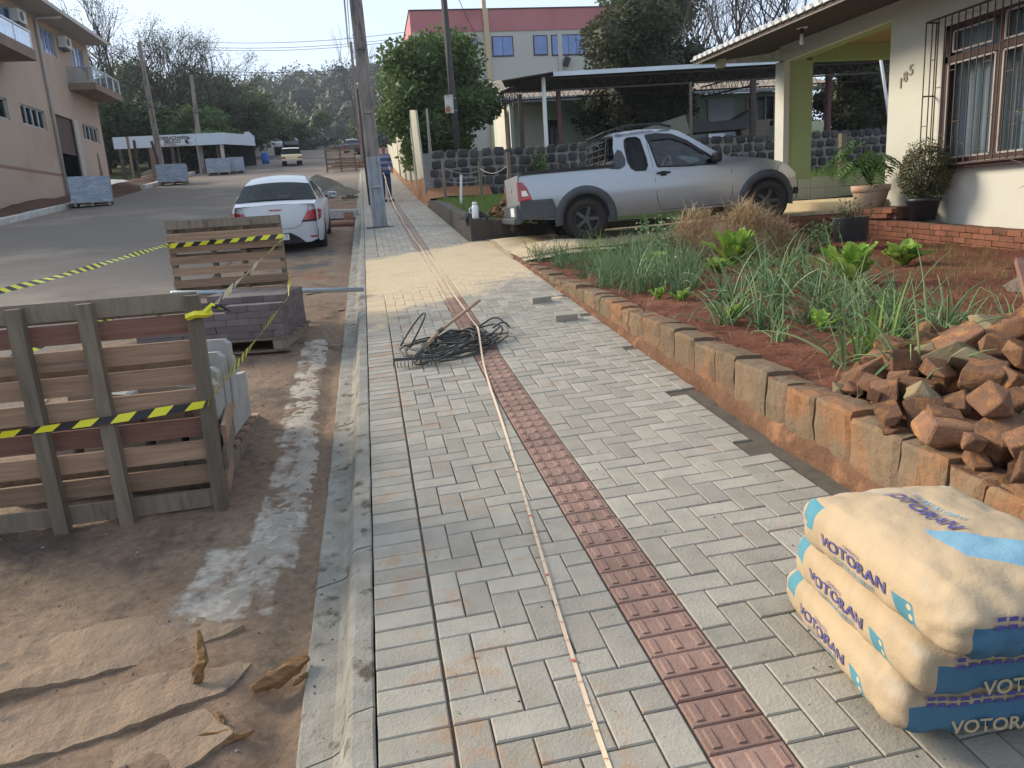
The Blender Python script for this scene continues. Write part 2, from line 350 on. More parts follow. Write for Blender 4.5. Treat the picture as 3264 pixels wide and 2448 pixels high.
M['wood'] = mat('weathered pallet wood', (.37, .235, .155), .85, (.23, .15, .10), 3.5, 6, .5, 20, rand=.28, stretch=(.7, 12, 12), c3=(.09, .075, .06), s3=1.2, th3=.60)
M['woodG'] = mat('greyed pallet wood', (.175, .145, .112), .9, (.24, .195, .145), 3, 6, .6, 22, rand=.2, stretch=(8, 8, 1.0), c3=(.05, .045, .035), s3=2, th3=.58)
M['woodR'] = mat('red stained board', (.18, .078, .055), .85, (.24, .135, .10), 3, 6, .5, 20, rand=.2, stretch=(.7, 12, 12))
M['woodO'] = mat('old grey post wood', (.20, .165, .12), .9, (.12, .095, .07), 3, 5, .5, 20, rand=.2, stretch=(8, 8, .8))
M['rot'] = mat('rotten yellow wood', (.33, .19, .075), .9, (.19, .095, .04), 14, 6, .8, 50, stretch=(1, 6, 6))
M['conc'] = mat('grey precast concrete', (.355, .35, .33), .9, (.28, .275, .26), 7, 6, .35, 60, spec=.2, rand=.05, c3=(.22, .20, .17), s3=3, th3=.62)
M['concP'] = mat('pole concrete', (.30, .265, .235), .9, (.20, .175, .155), 4, 6, .3, 30, spec=.2, stretch=(3, 3, .6), c3=(.11, .10, .10), s3=2.2, th3=.52)
M['concB'] = mat('pole concrete lower', (.34, .36, .385), .9, (.24, .25, .27), 5, 6, .3, 40, spec=.2, stretch=(3, 3, .8), c3=(.17, .15, .13), s3=3, th3=.58)
M['pav2'] = mat('dark stacked paver', (.128, .108, .108), .92, (.165, .135, .13), 12, 5, .4, 70, rand=.18, spec=.2)
M['film'] = mat('shrink wrap film', (.15, .19, .25), .28, (.30, .35, .42), 3, 5, .6, 9, spec=.6, stretch=(1, 1, 3))
M['white'] = mat('white car paint', (.50, .52, .545), .38, coat=.35, spec=.5)
M['silver'] = mat('silver car paint', (.33, .348, .375), .30, metal=.75, coat=.7, spec=.5)
M['silverw'] = mat('tailgate silver', (.30, .31, .31), .45, metal=.3, coat=.4, spec=.5)
M['cream'] = mat('cream car paint', (.58, .53, .30), .4, coat=.6)
M['plastic'] = mat('grey plastic', (.055, .060, .068), .55, (.07, .075, .085), 4, 3, .1, 60)
M['black'] = mat('black plastic', (.018, .018, .020), .5)
M['rubber'] = mat('tyre rubber', (.022, .021, .021), .85, (.04, .032, .026), 6, 4, .2, 60)
M['alloy'] = mat('wheel alloy', (.45, .46, .47), .35, metal=.8)
M['redlamp'] = mat('red lamp lens', (.42, .02, .025), .18, coat=1, c2=(.25, .008, .01), scale=8)
M['whlamp'] = mat('clear lamp lens', (.72, .68, .62), .2, coat=1)
M['glassc'] = glassmat('car glass', (.38, .46, .48), mixv=.05)
M['glassd'] = glassmat('dark car glass', (.20, .27, .28), mixv=.02)
M['seat'] = mat('seat cloth', (.07, .075, .085), .9)
M['plate'] = mat('plate white', (.72, .72, .70), .5)
M['gold'] = mat('gold emblem', (.62, .42, .16), .35, metal=.7)
M['bluep'] = mat('blue badge', (.03, .06, .35), .4)
M['wallH'] = mat('cream wall paint', (.58, .565, .49), .88, (.53, .51, .43), 1.2, 5, .12, 40, spec=.2, world=True)
M['wallG'] = mat('green wall paint', (.38, .455, .235), .88, (.34, .42, .21), 1.6, 4, .1, 40, spec=.2)
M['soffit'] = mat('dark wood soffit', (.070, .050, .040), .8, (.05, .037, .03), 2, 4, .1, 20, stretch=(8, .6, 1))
M['ceil'] = mat('porch ceiling boards', (.42, .30, .16), .8, (.36, .25, .13), 2, 4, .1, 20)
M['tileR'] = mat('white roof tile', (.66, .66, .64), .7, (.45, .44, .42), 8, 4, .2, 30, rand=.1)
M['tileW'] = mat('pale green wall tile', (.52, .55, .43), .25, (.48, .51, .40), 3, 3, rand=.05, coat=.2)
M['grout'] = mat('grout', (.25, .22, .16), .9)
M['floorY'] = mat('porch floor screed', (.55, .45, .27), .8, (.45, .36, .22), 3, 5, .2, 30)
M['brick'] = mat('red clay brick', (.24, .092, .048), .9, (.17, .072, .042), 9, 5, .6, 40, rand=.22, c3=(.10, .055, .035), s3=3, th3=.56)
M['mortar'] = mat('muddy mortar', (.12, .062, .038), .95, (.17, .09, .055), 9, 5, .8, 30)
M['ironR'] = mat('rusty brown iron', (.055, .032, .026), .7, (.09, .055, .042), 9, 4, .2, 40)
M['frameR'] = mat('maroon window frame', (.040, .014, .013), .6, (.06, .024, .022), 6, 3)
M['frameL'] = mat('bright window edge', (.36, .33, .30), .5)
M['curt'] = mat('grey curtain', (.42, .44, .45), .9, (.50, .52, .54), 2.5, 3, 0, stretch=(9, 9, .3))
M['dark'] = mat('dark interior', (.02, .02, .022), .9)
M['glassw'] = glassmat('window glass', (.75, .8, .82), mixv=.03)
M['glassb'] = mat('blue reflecting glass', (.075, .14, .33), .08, (.11, .19, .42), 1.5, 3, spec=.9, rand=.05)
M['num'] = mat('brass numeral', (.27, .235, .15), .5)
M['block'] = mat('stained stone block', (.20, .135, .082), .9, (.150, .112, .075), 3, 6, .8, 22, rand=.12, c3=(.25, .125, .062), s3=3.2, th3=.50, world=True, spec=.2)
M['blockL'] = mat('muddy footing', (.185, .10, .060), .95, (.125, .065, .04), 7, 7, 1.0, 25, c3=(.28, .15, .08), s3=6, th3=.56, world=True, spec=.15)
M['stone'] = mat('ochre broken stone', (.25, .125, .070), .88, (.165, .095, .062), 5, 6, .9, 18, rand=.4, c3=(.34, .17, .07), s3=3.5, th3=.52, spec=.2)
M['stoneG'] = mat('olive broken stone', (.19, .165, .105), .88, (.24, .19, .11), 6, 5, .6, 26, rand=.2, c3=(.28, .15, .07), s3=4, th3=.58, spec=.2)
M['basalt'] = mat('dark basalt block', (.032, .035, .042), .8, (.065, .052, .045), 4, 5, .7, 22, rand=.45, spec=.35)
M['basmort'] = mat('grey wall mortar', (.165, .155, .14), .95, (.25, .24, .225), 5, 6, .8, 18, c3=(.10, .065, .045), s3=1.2, th3=.55)
M['retain'] = mat('damp stained concrete', (.085, .070, .058), .9, (.055, .047, .040), 4, 6, .4, 30, c3=(.30, .27, .22), s3=3.2, th3=.62, stretch=(2.5, 2.5, .8), world=True)
M['clayface'] = mat('orange clay bank', (.27, .135, .062), .95, (.19, .085, .042), 1.6, 6, .9, 12, world=True)
M['fenceS'] = mat('pale cement slab', (.50, .47, .38), .9, (.40, .37, .27), 1.3, 6, .2, 20, stretch=(1, 2.5, .5), c3=(.26, .24, .17), s3=1.2, th3=.60, world=True)
M['pink'] = mat('faded red parapet', (.44, .175, .18), .85, (.39, .15, .155), .5, 5, .1, 20, c3=(.33, .12, .125), s3=.25, th3=.55)
M['beigeB'] = mat('pale grey render', (.47, .45, .42), .9, (.42, .40, .36), .5, 5, .1, 20, stretch=(1, 1, .35))
M['tanB'] = mat('tan column', (.50, .38, .24), .9)
M['wallM'] = mat('mint house paint', (.43, .51, .43), .88, (.39, .47, .39), .8, 4, .1, 20)
M['fibre'] = mat('fibre cement roof', (.30, .26, .215), .9, (.20, .17, .14), .9, 6, .3, 10, c3=(.13, .11, .095), s3=.8, th3=.56)
M['metalw'] = mat('galvanised sheet', (.50, .53, .56), .4, (.40, .43, .46), 1.2, 3, metal=.6)
M['blueW'] = mat('blue grey ribbed sheet', (.52, .60, .68), .5, (.47, .55, .63), .8, 3)
M['tanwall'] = mat('tan render', (.44, .345, .27), .9, (.40, .31, .24), .45, 5, .2, 14, c3=(.37, .275, .205), s3=.25, th3=.58)
M['tanband'] = mat('brown stripe', (.27, .165, .13), .9)
M['slabB'] = mat('balcony slab', (.235, .175, .135), .9, (.19, .14, .11), .8, 5)
M['pipeW'] = mat('grey downpipe', (.42, .39, .36), .6)
M['railm'] = mat('aluminium rail', (.55, .58, .60), .35, metal=.7)
M['gbalc'] = glassmat('balcony glass', (.75, .85, .92), mixv=.28)
M['acw'] = mat('white ac casing', (.62, .62, .60), .5)
M['shutter'] = mat('brown roller shutter', (.115, .078, .062), .6, (.09, .06, .05), 2, 3)
M['trunk'] = mat('tree bark', (.095, .072, .055), .95, (.055, .042, .034), 4, 5, .6, 10, stretch=(4, 4, 1))
M['trunkL'] = mat('pale bare branches', (.075, .060, .052), .95, (.05, .04, .036), 2, 4, .3, 6)
M['leaf1'] = leafmat('broad tree leaves', (.045, .085, .028), (.14, .20, .062))
M['leaf2'] = leafmat('dark olive leaves', (.030, .042, .020), (.085, .090, .042))
M['leafD'] = leafmat('forest leaves', (.032, .054, .022), (.095, .13, .045))
M['leafF'] = leafmat('far forest leaves', (.026, .036, .022), (.065, .075, .04))
M['onion'] = leafmat('onion leaves', (.10, .18, .080), (.24, .33, .145), .2, rough=.45)
M['grassY'] = leafmat('bright blades', (.10, .20, .035), (.22, .32, .07), .3)
M['lett'] = leafmat('lettuce leaves', (.15, .31, .035), (.32, .46, .09), .35)
M['seed'] = leafmat('thin seedlings', (.12, .15, .045), (.24, .22, .08), .25)
M['dry'] = leafmat('dry straw', (.62, .47, .28), (.38, .27, .16), .2)
M['philo'] = leafmat('glossy split leaves', (.035, .095, .022), (.11, .19, .05), .2, rough=.3)
M['bushl'] = leafmat('small bush leaves', (.045, .055, .022), (.16, .15, .065), .2)
M['grass'] = leafmat('grass blades', (.07, .13, .025), (.15, .21, .05), .3)
M['potW'] = mat('muddy white pot', (.58, .50, .40), .7, (.50, .27, .14), 3.2, 5, .1, 20, stretch=(1, 1, 1.6))
M['potB'] = mat('black plastic pot', (.022, .023, .026), .4, (.035, .036, .04), 3, 3)
M['bag'] = mat('kraft paper sack', (.56, .385, .20), .75, (.50, .335, .17), 2.5, 4, .35, 9, spec=.3)
M['inkB'] = mat('navy ink', (.075, .07, .22), .7)
M['inkT'] = mat('turquoise ink', (.02, .235, .33), .65, (.03, .28, .38), 9, 3)
M['inkD'] = mat('blue ink panel', (.012, .12, .24), .65, (.015, .15, .29), 6, 3)
M['inkL'] = mat('pale blue ink', (.13, .32, .46), .7)
M['hose'] = mat('black hose', (.035, .036, .034), .5, (.055, .055, .05), 10, 3)
M['rakeH'] = mat('rake handle wood', (.42, .28, .17), .7, (.30, .19, .115), 5, 4, stretch=(9, 9, 1))
M['iron'] = mat('grey iron', (.11, .11, .105), .6, (.07, .065, .06), 12, 4, metal=.4)
M['tape'] = mat('tailor yellow tape', (.62, .50, .33), .6, (.64, .46, .34), 1.3, 2)
M['pipeG'] = mat('galvanised pipe', (.36, .42, .47), .35, (.27, .31, .35), 5, 4, metal=.6)
M['tapeY'] = mat('barrier yellow', (.66, .62, .03), .45)
M['tapeK'] = mat('barrier black', (.018, .018, .02), .45)
M['tapeWh'] = mat('barrier reverse', (.62, .62, .58), .45)
M['thermo'] = mat('white thermos plastic', (.72, .74, .76), .35)
M['cloth'] = mat('black cloth', (.018, .018, .020), .9)
M['skin'] = mat('skin', (.30, .16, .11), .6)
M['jean'] = mat('dark jeans', (.022, .040, .105), .9, (.03, .06, .15), 8, 3)
M['wire'] = mat('dark cable', (.04, .04, .045), .6)
M['gsand'] = ground_mix('grey gravel sand', (.135, .12, .10), [((.19, .165, .135), 3, .5, .2, None)], bump=1, bscale=20, fine=20)
M['paper'] = mat('off white plastic sheet', (.58, .57, .55), .5, (.42, .41, .40), 3, 4, .8, 8)
M['redpost'] = mat('maroon painted steel', (.13, .035, .03), .6, (.09, .05, .04), 5, 4)
M['darkst'] = mat('dark rusted steel', (.045, .032, .028), .7, (.07, .045, .035), 6, 4)
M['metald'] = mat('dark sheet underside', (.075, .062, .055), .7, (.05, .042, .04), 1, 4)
M['wpost'] = mat('white pipe', (.66, .66, .64), .5)
M['boatd'] = mat('dark trailer sides', (.035, .035, .038), .6, (.055, .05, .05), 2, 3)
M['green2'] = mat('faded green side', (.155, .18, .155), .7, (.22, .21, .15), 2, 4)
M['bdrum'] = mat('blue plastic drum', (.02, .10, .35), .4)
M['acD'] = mat('ac grille', (.12, .12, .12), .6)
# ------------------------------------------------------------------ setting: terrain, road, dirt, sidewalk
def hill(x, y):
    z = zc(min(y, 118)) - .5 if y < 118 else zc(118) - .5 - (min(y, 150)-118)*.06
    if y > 130: z += 38*(1-math.cos(min(1, (y-130)/170)*math.pi))/2*(.75+.25*math.sin(x*.02+1.3))
    # ground beside the street
    if x < -13: z += .02*min(40, -x-13)
    return z
mb = MB(); xs = [-400, -300, -220, -160, -120, -90, -70, -55, -45, -36, -30, -25, -21, -18, -15, -12.4, -6, 0, 2, 5, 8, 12, 16, 20, 26, 34, 44, 60, 80, 110, 150, 200, 280, 400]
ys = frange(-30, 20, 4)+frange(22, 130, 4)+frange(136, 320, 8)+[360, 420, 520]
def zter(x, y):
    z = hill(x, max(y, -8))
    if 2 < x < 60 and 14 < y < 50: z = max(z, min(.35+.03*(y-20), 1.4)-.15) if y < 40 else z
    if x > 1.9 and y < 14: z = min(z, -1.3)
    return z - .12
mb.grid(xs, ys, zter); struct('ground', mb, M['yard'], smooth=True)

mb = MB(); ys = frange(-7, 45, .75)+frange(47, 125, 2)+frange(130, 160, 5)
mb.grid([-11.6, -9, -7, -5, -4, -3.2, -2.6], ys, lambda x, y: zroad(x, y)+.03*math.sin(math.pi*min(1, max(0, (-x-2.6)/9)))*1.5)
road = struct('road', mb, M['road'], smooth=True)
mb = MB(); ys = frange(34, 45, 1)+frange(47, 125, 2); mb.grid([-2.6, -1.5, -.38], ys, lambda x, y: zroad(x, y)+.003); struct('road_shoulder', mb, M['road'], smooth=True)
mb = MB(); ys = frange(60, 96, 4); mb.grid([-.6, 1, 3, 6, 12], ys, lambda x, y: zroad(-1, y)-.02+.0*x); struct('side_road', mb, M['road'], smooth=True)
# dirt parking strip, bumpy
from mathutils import noise as mn
def zbay(x, y):
    b = .02*mn.noise((x*1.7, y*1.7, 0))+.012*mn.noise((x*6, y*6, 3))+.006*mn.noise((x*19, y*19, 3))
    b -= .035*math.exp(-((x+.43)/.07)**2)                 # rut along the gutter edge
    return zroad(x, y) + b
mb = MB(); mb.grid(frange(-4.6, -.36, .045 if True else .1), frange(.4, 9, .05), lambda x, y: zbay(x, y)-(.06 if x < -3.2 else 0)*min(1, (-x-3.2)/.6))
struct('dirt_strip', mb, M['dirt'], smooth=True)
mb = MB(); mb.grid(frange(-3.4, -.36, .12), frange(9, 34, .15), lambda x, y: zbay(x, y)-.07*max(0, min(1, (-x-2.4)/.7)))
struct('dirt_strip', mb, M['dirt'], smooth=True)
mb = MB(); mb.grid([-7, -4.5, -2, -.3, 2.4], [-8, -3, .5], lambda x, y: zc(y)-.2); struct('dirt_strip', mb, M['dirt'])

# cement spill: thin irregular crust along the gutter
def spill():
    mb = MB(); ctr = [(2.75, -.78, .10), (3.0, -.72, .16), (3.3, -.60, .20), (3.6, -.55, .20), (4.0, -.52, .16), (4.5, -.52, .14), (5.0, -.56, .16), (5.5, -.60, .17), (6.0, -.60, .14), (6.6, -.56, .12), (7.0, -.55, .12), (7.35, -.54, .04)]
    Ys = [c[0] for c in ctr]; st = frange(2.75, 7.35, .04); n = 14; vs = []
    for y in st:
        c = interp(y, Ys, [q[1] for q in ctr]); h = interp(y, Ys, [q[2] for q in ctr])
        l = h*(1+.45*mn.noise((y*3, 1, 0))+.35*mn.noise((y*9, 1, 0))); r = h*(1+.4*mn.noise((y*3, 7, 0))+.35*mn.noise((y*10, 9, 0)))
        for i in range(n+1):
            t = i/n; x = c-l+(l+r)*t; e = min(t, 1-t)*2
            vs.append((x, y, zbay(x, y)-.013+.013*min(1, e*1.6)+.007*mn.noise((x*7, y*7, 5))+.005*mn.noise((x*26, y*26, 5))))
    fs = [(j*(n+1)+i, j*(n+1)+i+1, (j+1)*(n+1)+i+1, (j+1)*(n+1)+i) for j in range(len(st)-1) for i in range(n)]
    mb.add(vs, fs); return mb
tag(obj('spilt_cement', spill(), M['cement'], smooth=True), 'pale streak of spilt cement dried on the dirt beside the gutter', 'spilt cement')

# old tan pavement slabs by the camera
def slab(poly, th, name):
    mb = MB(); n = len(poly); out = []
    for i in range(n):
        a, b = poly[i], poly[(i+1) % n]
        k = max(1, int(math.hypot(b[0]-a[0], b[1]-a[1])/.035))
        for q in range(k):
            x = a[0]+(b[0]-a[0])*q/k; y = a[1]+(b[1]-a[1])*q/k
            out.append((x+.022*mn.noise((x*6, y*6, 1))+.014*mn.noise((x*22, y*22, 1)), y+.022*mn.noise((x*6, y*6, 4))+.014*mn.noise((x*22, y*22, 6))))
    def top(x, y): return (x, y, zroad(x, y)+th-.010+.024*mn.noise((x*3, y*3, 2))+.009*mn.noise((x*11, y*11, 2))+.004*mn.noise((x*33, y*33, 2)))
    skin(out, [], .04, top, mb)
    o = len(mb.v); m_ = len(out); vs = [top(*p) for p in out]+[(p[0], p[1], zroad(*p)-.05) for p in out]
    mb.add(vs, [(i, i+m_, (i+1) % m_+m_, (i+1) % m_) for i in range(m_)])
    return mb
slabs = [([(-2.6, 2.62), (-1.5, 2.86), (-.86, 2.86), (-.62, 2.7), (-.95, 2.58), (-1.6, 2.42), (-2.6, 2.2)], .022, 'widest tan slab of broken pavement, farthest of the four by the camera'),
         ([(-2.4, 2.12), (-1.5, 2.34), (-.9, 2.5), (-.55, 2.48), (-.62, 2.34), (-1.0, 2.2), (-1.7, 2.06), (-2.4, 1.88)], .02, 'tan slab of broken pavement between two dark soil cracks'),
         ([(-2.0, 1.80), (-1.5, 1.98), (-1.12, 2.02), (-.98, 1.92), (-1.1, 1.78), (-1.5, 1.64), (-2.0, 1.5)], .02, 'smooth tan slab of broken pavement at the lower left edge'),
         ([(-.92, 2.16), (-.66, 2.26), (-.56, 2.1), (-.70, 1.98), (-.9, 1.93)], .024, 'small tan slab of broken pavement behind the rotten wood')]
for poly, th, lab in slabs:
    tag(obj('pavement_slab', slab(poly, th, lab), M['slab']), lab, 'pavement slab', 'old pavement slabs left in the dirt')

# ------------------------------------------------------------------ kerb stones with gutter
P = .1025; X0 = -.1238; XW = X0+.203
def kerb_profile(t):  # (x, dz) from the paving outwards down to the gutter
    return [(-.128, -.10), (-.128, .0), (-.134, .004), (-.190, .002), (-.205, -.006), (-.216, -.03), (-.226, -.075), (-.24, -.108), (-.262, -.120), (-.36, -.128), (-.366, -.135), (-.366, -.24)]
kerb_root = thing('kerb', 'long row of precast concrete kerb stones with gutter between dirt and paving', 'kerb', (-.2, 1.4, zc(1.4)))
yk = .98; k = 0
while yk < 62:
    L = 1.0 if yk < 34 else 2.0
    mb = MB(); ya, yb = yk+.004, yk+L-.004; n = 10; pr = kerb_profile(0); vs = []; j = .006*rnd.uniform(-1, 1)
    for q in range(n+1):
        y = ya+(yb-ya)*q/n; e = .006 if q in (0, n) else 0
        for (x, dz) in pr:
            sk = .05*(-.128-x)/.24       # gutter ends are cut at a slant, as the joints show
            vs.append((x+.004*mn.noise((x*30, y*5, 1)), y-sk, zc(y)+dz-e+.004*mn.noise((x*25, y*7, 8))+j*.5))
    m_ = len(pr); fs = [(q*m_+i, (q+1)*m_+i, (q+1)*m_+i+1, q*m_+i+1) for q in range(n) for i in range(m_-1)]
    fs += [tuple(range(m_)), tuple(n*m_+i for i in range(m_))[::-1]]
    mb.add(vs, fs); obj('kerb_stone', mb, M['kerb'], kerb_root, world=True, smooth=False); yk += L; k += 1
mb = MB(); mb.box((0, 0, 0), (.001, .001, .001))

# ------------------------------------------------------------------ sidewalk
def walk_right(y):
    if y < 10.4: return 1.90
    if y < 12.8: return 2.10
    return 1.62
mb = MB(); ysw = frange(-1, 64, .5)
vs = []; 
for y in ysw:
    xr = 1.96 if y < 10.4 else (2.2 if y < 12.9 else 1.66)
    vs += [(X0+.002, y, zwalk(X0, y)-.011), (.9, y, zwalk(.9, y)-.011), (xr, y, zwalk(xr, y)-.011)]
mb.add(vs, [(3*i+a, 3*i+a+1, 3*i+a+4, 3*i+a+3) for i in range(len(ysw)-1) for a in (0, 1)])
walk = struct('sidewalk', mb, M['bed'])
def paver_mesh(lx, ly, ridges=False):
    mb = MB(); g = .0018; mb.box((0, 0, -.03), (lx-2*g, ly-2*g, .06), ch=.0042)
    if ridges:
        for rx in (-.070, 0, .070): 
            mb.prism([(rx-.014, 0), (rx-.009, .0045), (rx+.009, .0045), (rx+.014, 0)], ly-.036, 'y', (0, -(ly-.036)/2, 0))
    return mb.mesh('paver', M['tactile'] if ridges else M['paver'])
mH = paver_mesh(.205, P); mV = paver_mesh(P, .205); mS = paver_mesh(P, P); mT = paver_mesh(.203, P, True); mB = paver_mesh(.203, P)
bricks = []   # (x, y, mesh, kind)
y0g = 2.4494-20*P
def cell(i, j, x_, right):
    pass
nrow = int((62-y0g)/P)
for n in range(0, nrow):
    y = y0g+n*P; bricks.append((X0+.1015, y+P/2, mB, 'p'))
    yt = y+.014
    bricks.append((.7045+.1015, yt+P/2, mT, 't'))
notch = [(1.90, 5.42), (1.81, 3.40), (1.90, 7.6), (1.90, 6.66), (1.90, 4.3)]
for reg, (xa, ncol) in enumerate(((XW+.006, 6), (.910, 10))):
    for n in range(0, nrow):
        j = n-20; y = y0g+n*P; nc = ncol
        if reg == 1: nc = (9 if y < 4.25 else 10) if y < 10.3 else (11 if y < 12.8 else 7)
        for i in range(nc):
            v = (i+j+2) % 4; x = xa+i*P
            if v == 0:
                if i+1 < nc: b = (x+P, y+P/2, mH, 'p')
                else: b = (x+P/2, y+P/2, mS, 'p')
            elif v == 1: 
                if i == 0: b = (x+P/2, y+P/2, mS, 'p')
                else: continue
            elif v == 2: b = (x+P/2, y+P, mV, 'p')
            else: continue
            if reg == 1 and i >= nc-2 and any(abs(b[0]-q[0]) < .09 and abs(b[1]-q[1]) < .075 for q in notch): continue
            if abs(b[0]-.22) < .19 and abs(b[1]-17) < .2: continue
            bricks.append(b)
def visible(b):
    x, y, z = b[0], b[1], zwalk(b[0], b[1]); v = Vector((x, y, z)); d = v.dot(_w)
    if d <= .2: return False
    u = v.dot(_rt)/d*1623/1106; q = -v.dot(_up)/d*1623/829.5
    return abs(u) < 1.10 and q < 1.22

pav = sorted([b for b in bricks if b[3] == 'p' and visible(b)], key=lambda b: b[0]**2+b[1]**2)
tac = sorted([b for b in bricks if b[3] == 't' and visible(b)], key=lambda b: b[1])
def slope(y): return math.atan((zc(y+.3)-zc(y-.3))/.6)
def wear(x, y): return .004*mn.noise((x*2.2, y*2.2, 5))
for lst, lim, nm in ((pav, 298, 'paver'), (tac, 180, 'tactile_paver')):
    for b in lst[:lim]:
        inst(nm, b[2], walk, (b[0]+rnd.uniform(-.001, .001), b[1]+rnd.uniform(-.001, .001), zwalk(b[0], b[1])+wear(b[0], b[1])*.6+rnd.uniform(-.0012, .0012)),
             (slope(b[1])+rnd.uniform(-.006, .006), -.029+rnd.uniform(-.006, .006), rnd.uniform(-.006, .006)))
def bulk(lst, nm, m, ridged=False):
    mb = MB()
    for b in lst:
        x, y, me = b[0], b[1], b[2]; lx = .205 if me in (mH, mB, mT) else P; ly = .205 if me is mV else P
        rot = Euler((slope(y)+rnd.uniform(-.006, .006), -.029+rnd.uniform(-.008, .008), rnd.uniform(-.008, .008))).to_matrix()
        hx, hy = lx/2-.002, ly/2-.002; va = rnd.random(); z = zwalk(x, y)+rnd.uniform(-.002, .002)
        c = .006; vs = [Vector(q) for q in ((-hx, -hy, -.04), (hx, -hy, -.04), (hx, hy, -.04), (-hx, hy, -.04), (-hx, -hy, -c), (hx, -hy, -c), (hx, hy, -c), (-hx, hy, -c), (-hx+c, -hy+c, 0), (hx-c, -hy+c, 0), (hx-c, hy-c, 0), (-hx+c, hy-c, 0))]
        mb.add([rot @ q + Vector((x, y, z)) for q in vs], [(0, 1, 5, 4), (1, 2, 6, 5), (2, 3, 7, 6), (3, 0, 4, 7), (4, 5, 9, 8), (5, 6, 10, 9), (6, 7, 11, 10), (7, 4, 8, 11), (8, 9, 10, 11)], va)
    return tag(obj(nm, mb, m, walk), kind='stuff')
bulk(pav[298:], 'paver', M['paver']); bulk(tac[180:], 'tactile_paver', M['tactile'])

# soil trench between paving and the garden wall, clay bank, sand
mb = MB(); mb.grid([1.80, 1.86, 1.92, 1.97], frange(1.2, 10.6, .08), lambda x, y: zwalk(x, y)-.055+.02*mn.noise((x*9, y*9, 1))+.035*max(0, (x-1.88)/.09))
struct('soil_trench', mb, M['clayface'], smooth=True)
def zdrive(x, y):
    t = max(0, (x-1.95)/5.5); z = zwalk(1.95, min(max(y, 10.4), 12.8))*(1-t)+(-.29)*t
    z += .10*math.exp(-((x-2.7)/.55)**2-((y-10.95)/.6)**2)+.05*math.exp(-((x-2.2)/.5)**2-((y-12.2)/.5)**2)
    return z+.012*mn.noise((x*3, y*3, 0))
mb = MB(); mb.grid(frange(1.9, 7.6, .09), frange(10.35, 13.1, .09), lambda x, y: zdrive(x, y)-.0+.002)
struct('driveway', mb, M['drive'], smooth=True)
mb = MB()
vs = []; xs_ = frange(1.55, 3.5, .07); ys_ = frange(10.2, 12.78, .07)
def zsand(x, y):
    e = min((x-1.55)/.5, (3.5-x)/.5, (y-10.2)/.4, (12.9-y)/.35); e = max(-1, min(1, e))
    return max(zdrive(max(x, 1.95), y) if x > 1.95 else zwalk(x, y), zwalk(x, y) if x < 1.95 else -9)-.03+.04*e+.012*mn.noise((x*4, y*4, 3))+.005*mn.noise((x*14, y*14, 3))
mb.grid(xs_, ys_, zsand); tag(obj('sand_drift', mb, M['sand'], smooth=True), 'drift of pale loose sand at the mouth of the driveway behind the pickup', 'sand', kind='stuff')
mb = MB(); mb.grid(frange(-.11, 1.9, .045), frange(7.2, 12.9, .05), lambda x, y: zwalk(x, y)-.011+.013*min(1, max(0, (y-(8.2+.75*x))/.8))*min(1, max(0, (12.2+.5*x-y)/.5))+.006*mn.noise((x*1.6, y*1.6, 3))+.004*mn.noise((x*9, y*9, 3))+.002*mn.noise((x*30, y*30, 3)))
tag(obj('swept_sand', mb, M['sand'], smooth=True), 'thin layer of pale sand swept over the paving before the driveway', 'sand', kind='stuff')
# red soil bed
mb = MB(); mb.grid(frange(2.01, 7.45, .055), frange(.6, 10.9, .055), lambda x, y: zsoil(x, y)+.022*mn.noise((x*2.1, y*2.1, 1))+.018*mn.noise((x*7, y*7, 1))+.008*mn.noise((x*21, y*21, 1)))
struct('garden_soil', mb, M['soil'], smooth=True)
# loose clods and gravel crumbs
def crumbs(n, xr, yr, zf, r0, r1, m, name, label, cat):
    mb = MB()
    for _ in range(n):
        x = rnd.uniform(*xr); y = yr[0]+(yr[1]-yr[0])*rnd.random()**1.3; r = rnd.uniform(r0, r1)*rnd.uniform(.5, 1); z = zf(x, y); va = rnd.random()
        p = [Vector((rnd.uniform(.6, 1.2)*a, rnd.uniform(.6, 1.2)*b, rnd.uniform(.4, .9)*c))*r for a, b, c in ((1, 0, 0), (-1, 0, 0), (0, 1, 0), (0, -1, 0), (0, 0, 1), (0, 0, -.6))]
        mb.add([q+Vector((x, y, z+r*.25)) for q in p], [(0, 2, 4), (2, 1, 4), (1, 3, 4), (3, 0, 4), (2, 0, 5), (1, 2, 5), (3, 1, 5), (0, 3, 5)], va)
    return tag(obj(name, mb, m), label, cat, kind='stuff')
crumbs(1800, (-2.6, -.36), (1.2, 8), zbay, .002, .009, M['dirt'], 'dirt_crumbs', 'brown crumbs of earth scattered over the dirt strip', 'gravel')
crumbs(500, (-2.6, -.36), (1.2, 7), zbay, .003, .010, M['cement'], 'pale_chips', 'small pale chips scattered over the dirt strip', 'gravel')
crumbs(3500, (2.05, 6.8), (1.2, 10.3), lambda x, y: zsoil(x, y)+.01, .006, .022, M['soil'], 'soil_clods', 'small red clods on the vegetable bed', 'soil clods')
crumbs(500, (2.05, 6.0), (1.5, 8), lambda x, y: zsoil(x, y)+.012, .004, .009, M['cement'], 'soil_chips', 'tiny pale chips lying on the red soil', 'gravel')
crumbs(260, (-.1, 1.8), (1.4, 6), lambda x, y: zwalk(x, y)+.001, .0015, .006, M['dirtdark'], 'paving_crumbs', 'specks of brown soil scattered on the grey paving', 'soil crumbs')
crumbs(200, (-.35, -.25), (1.2, 12), lambda x, y: zc(y)-.125, .003, .010, M['dirtdark'], 'gutter_dirt', 'dirt crumbs lying along the gutter', 'soil crumbs')

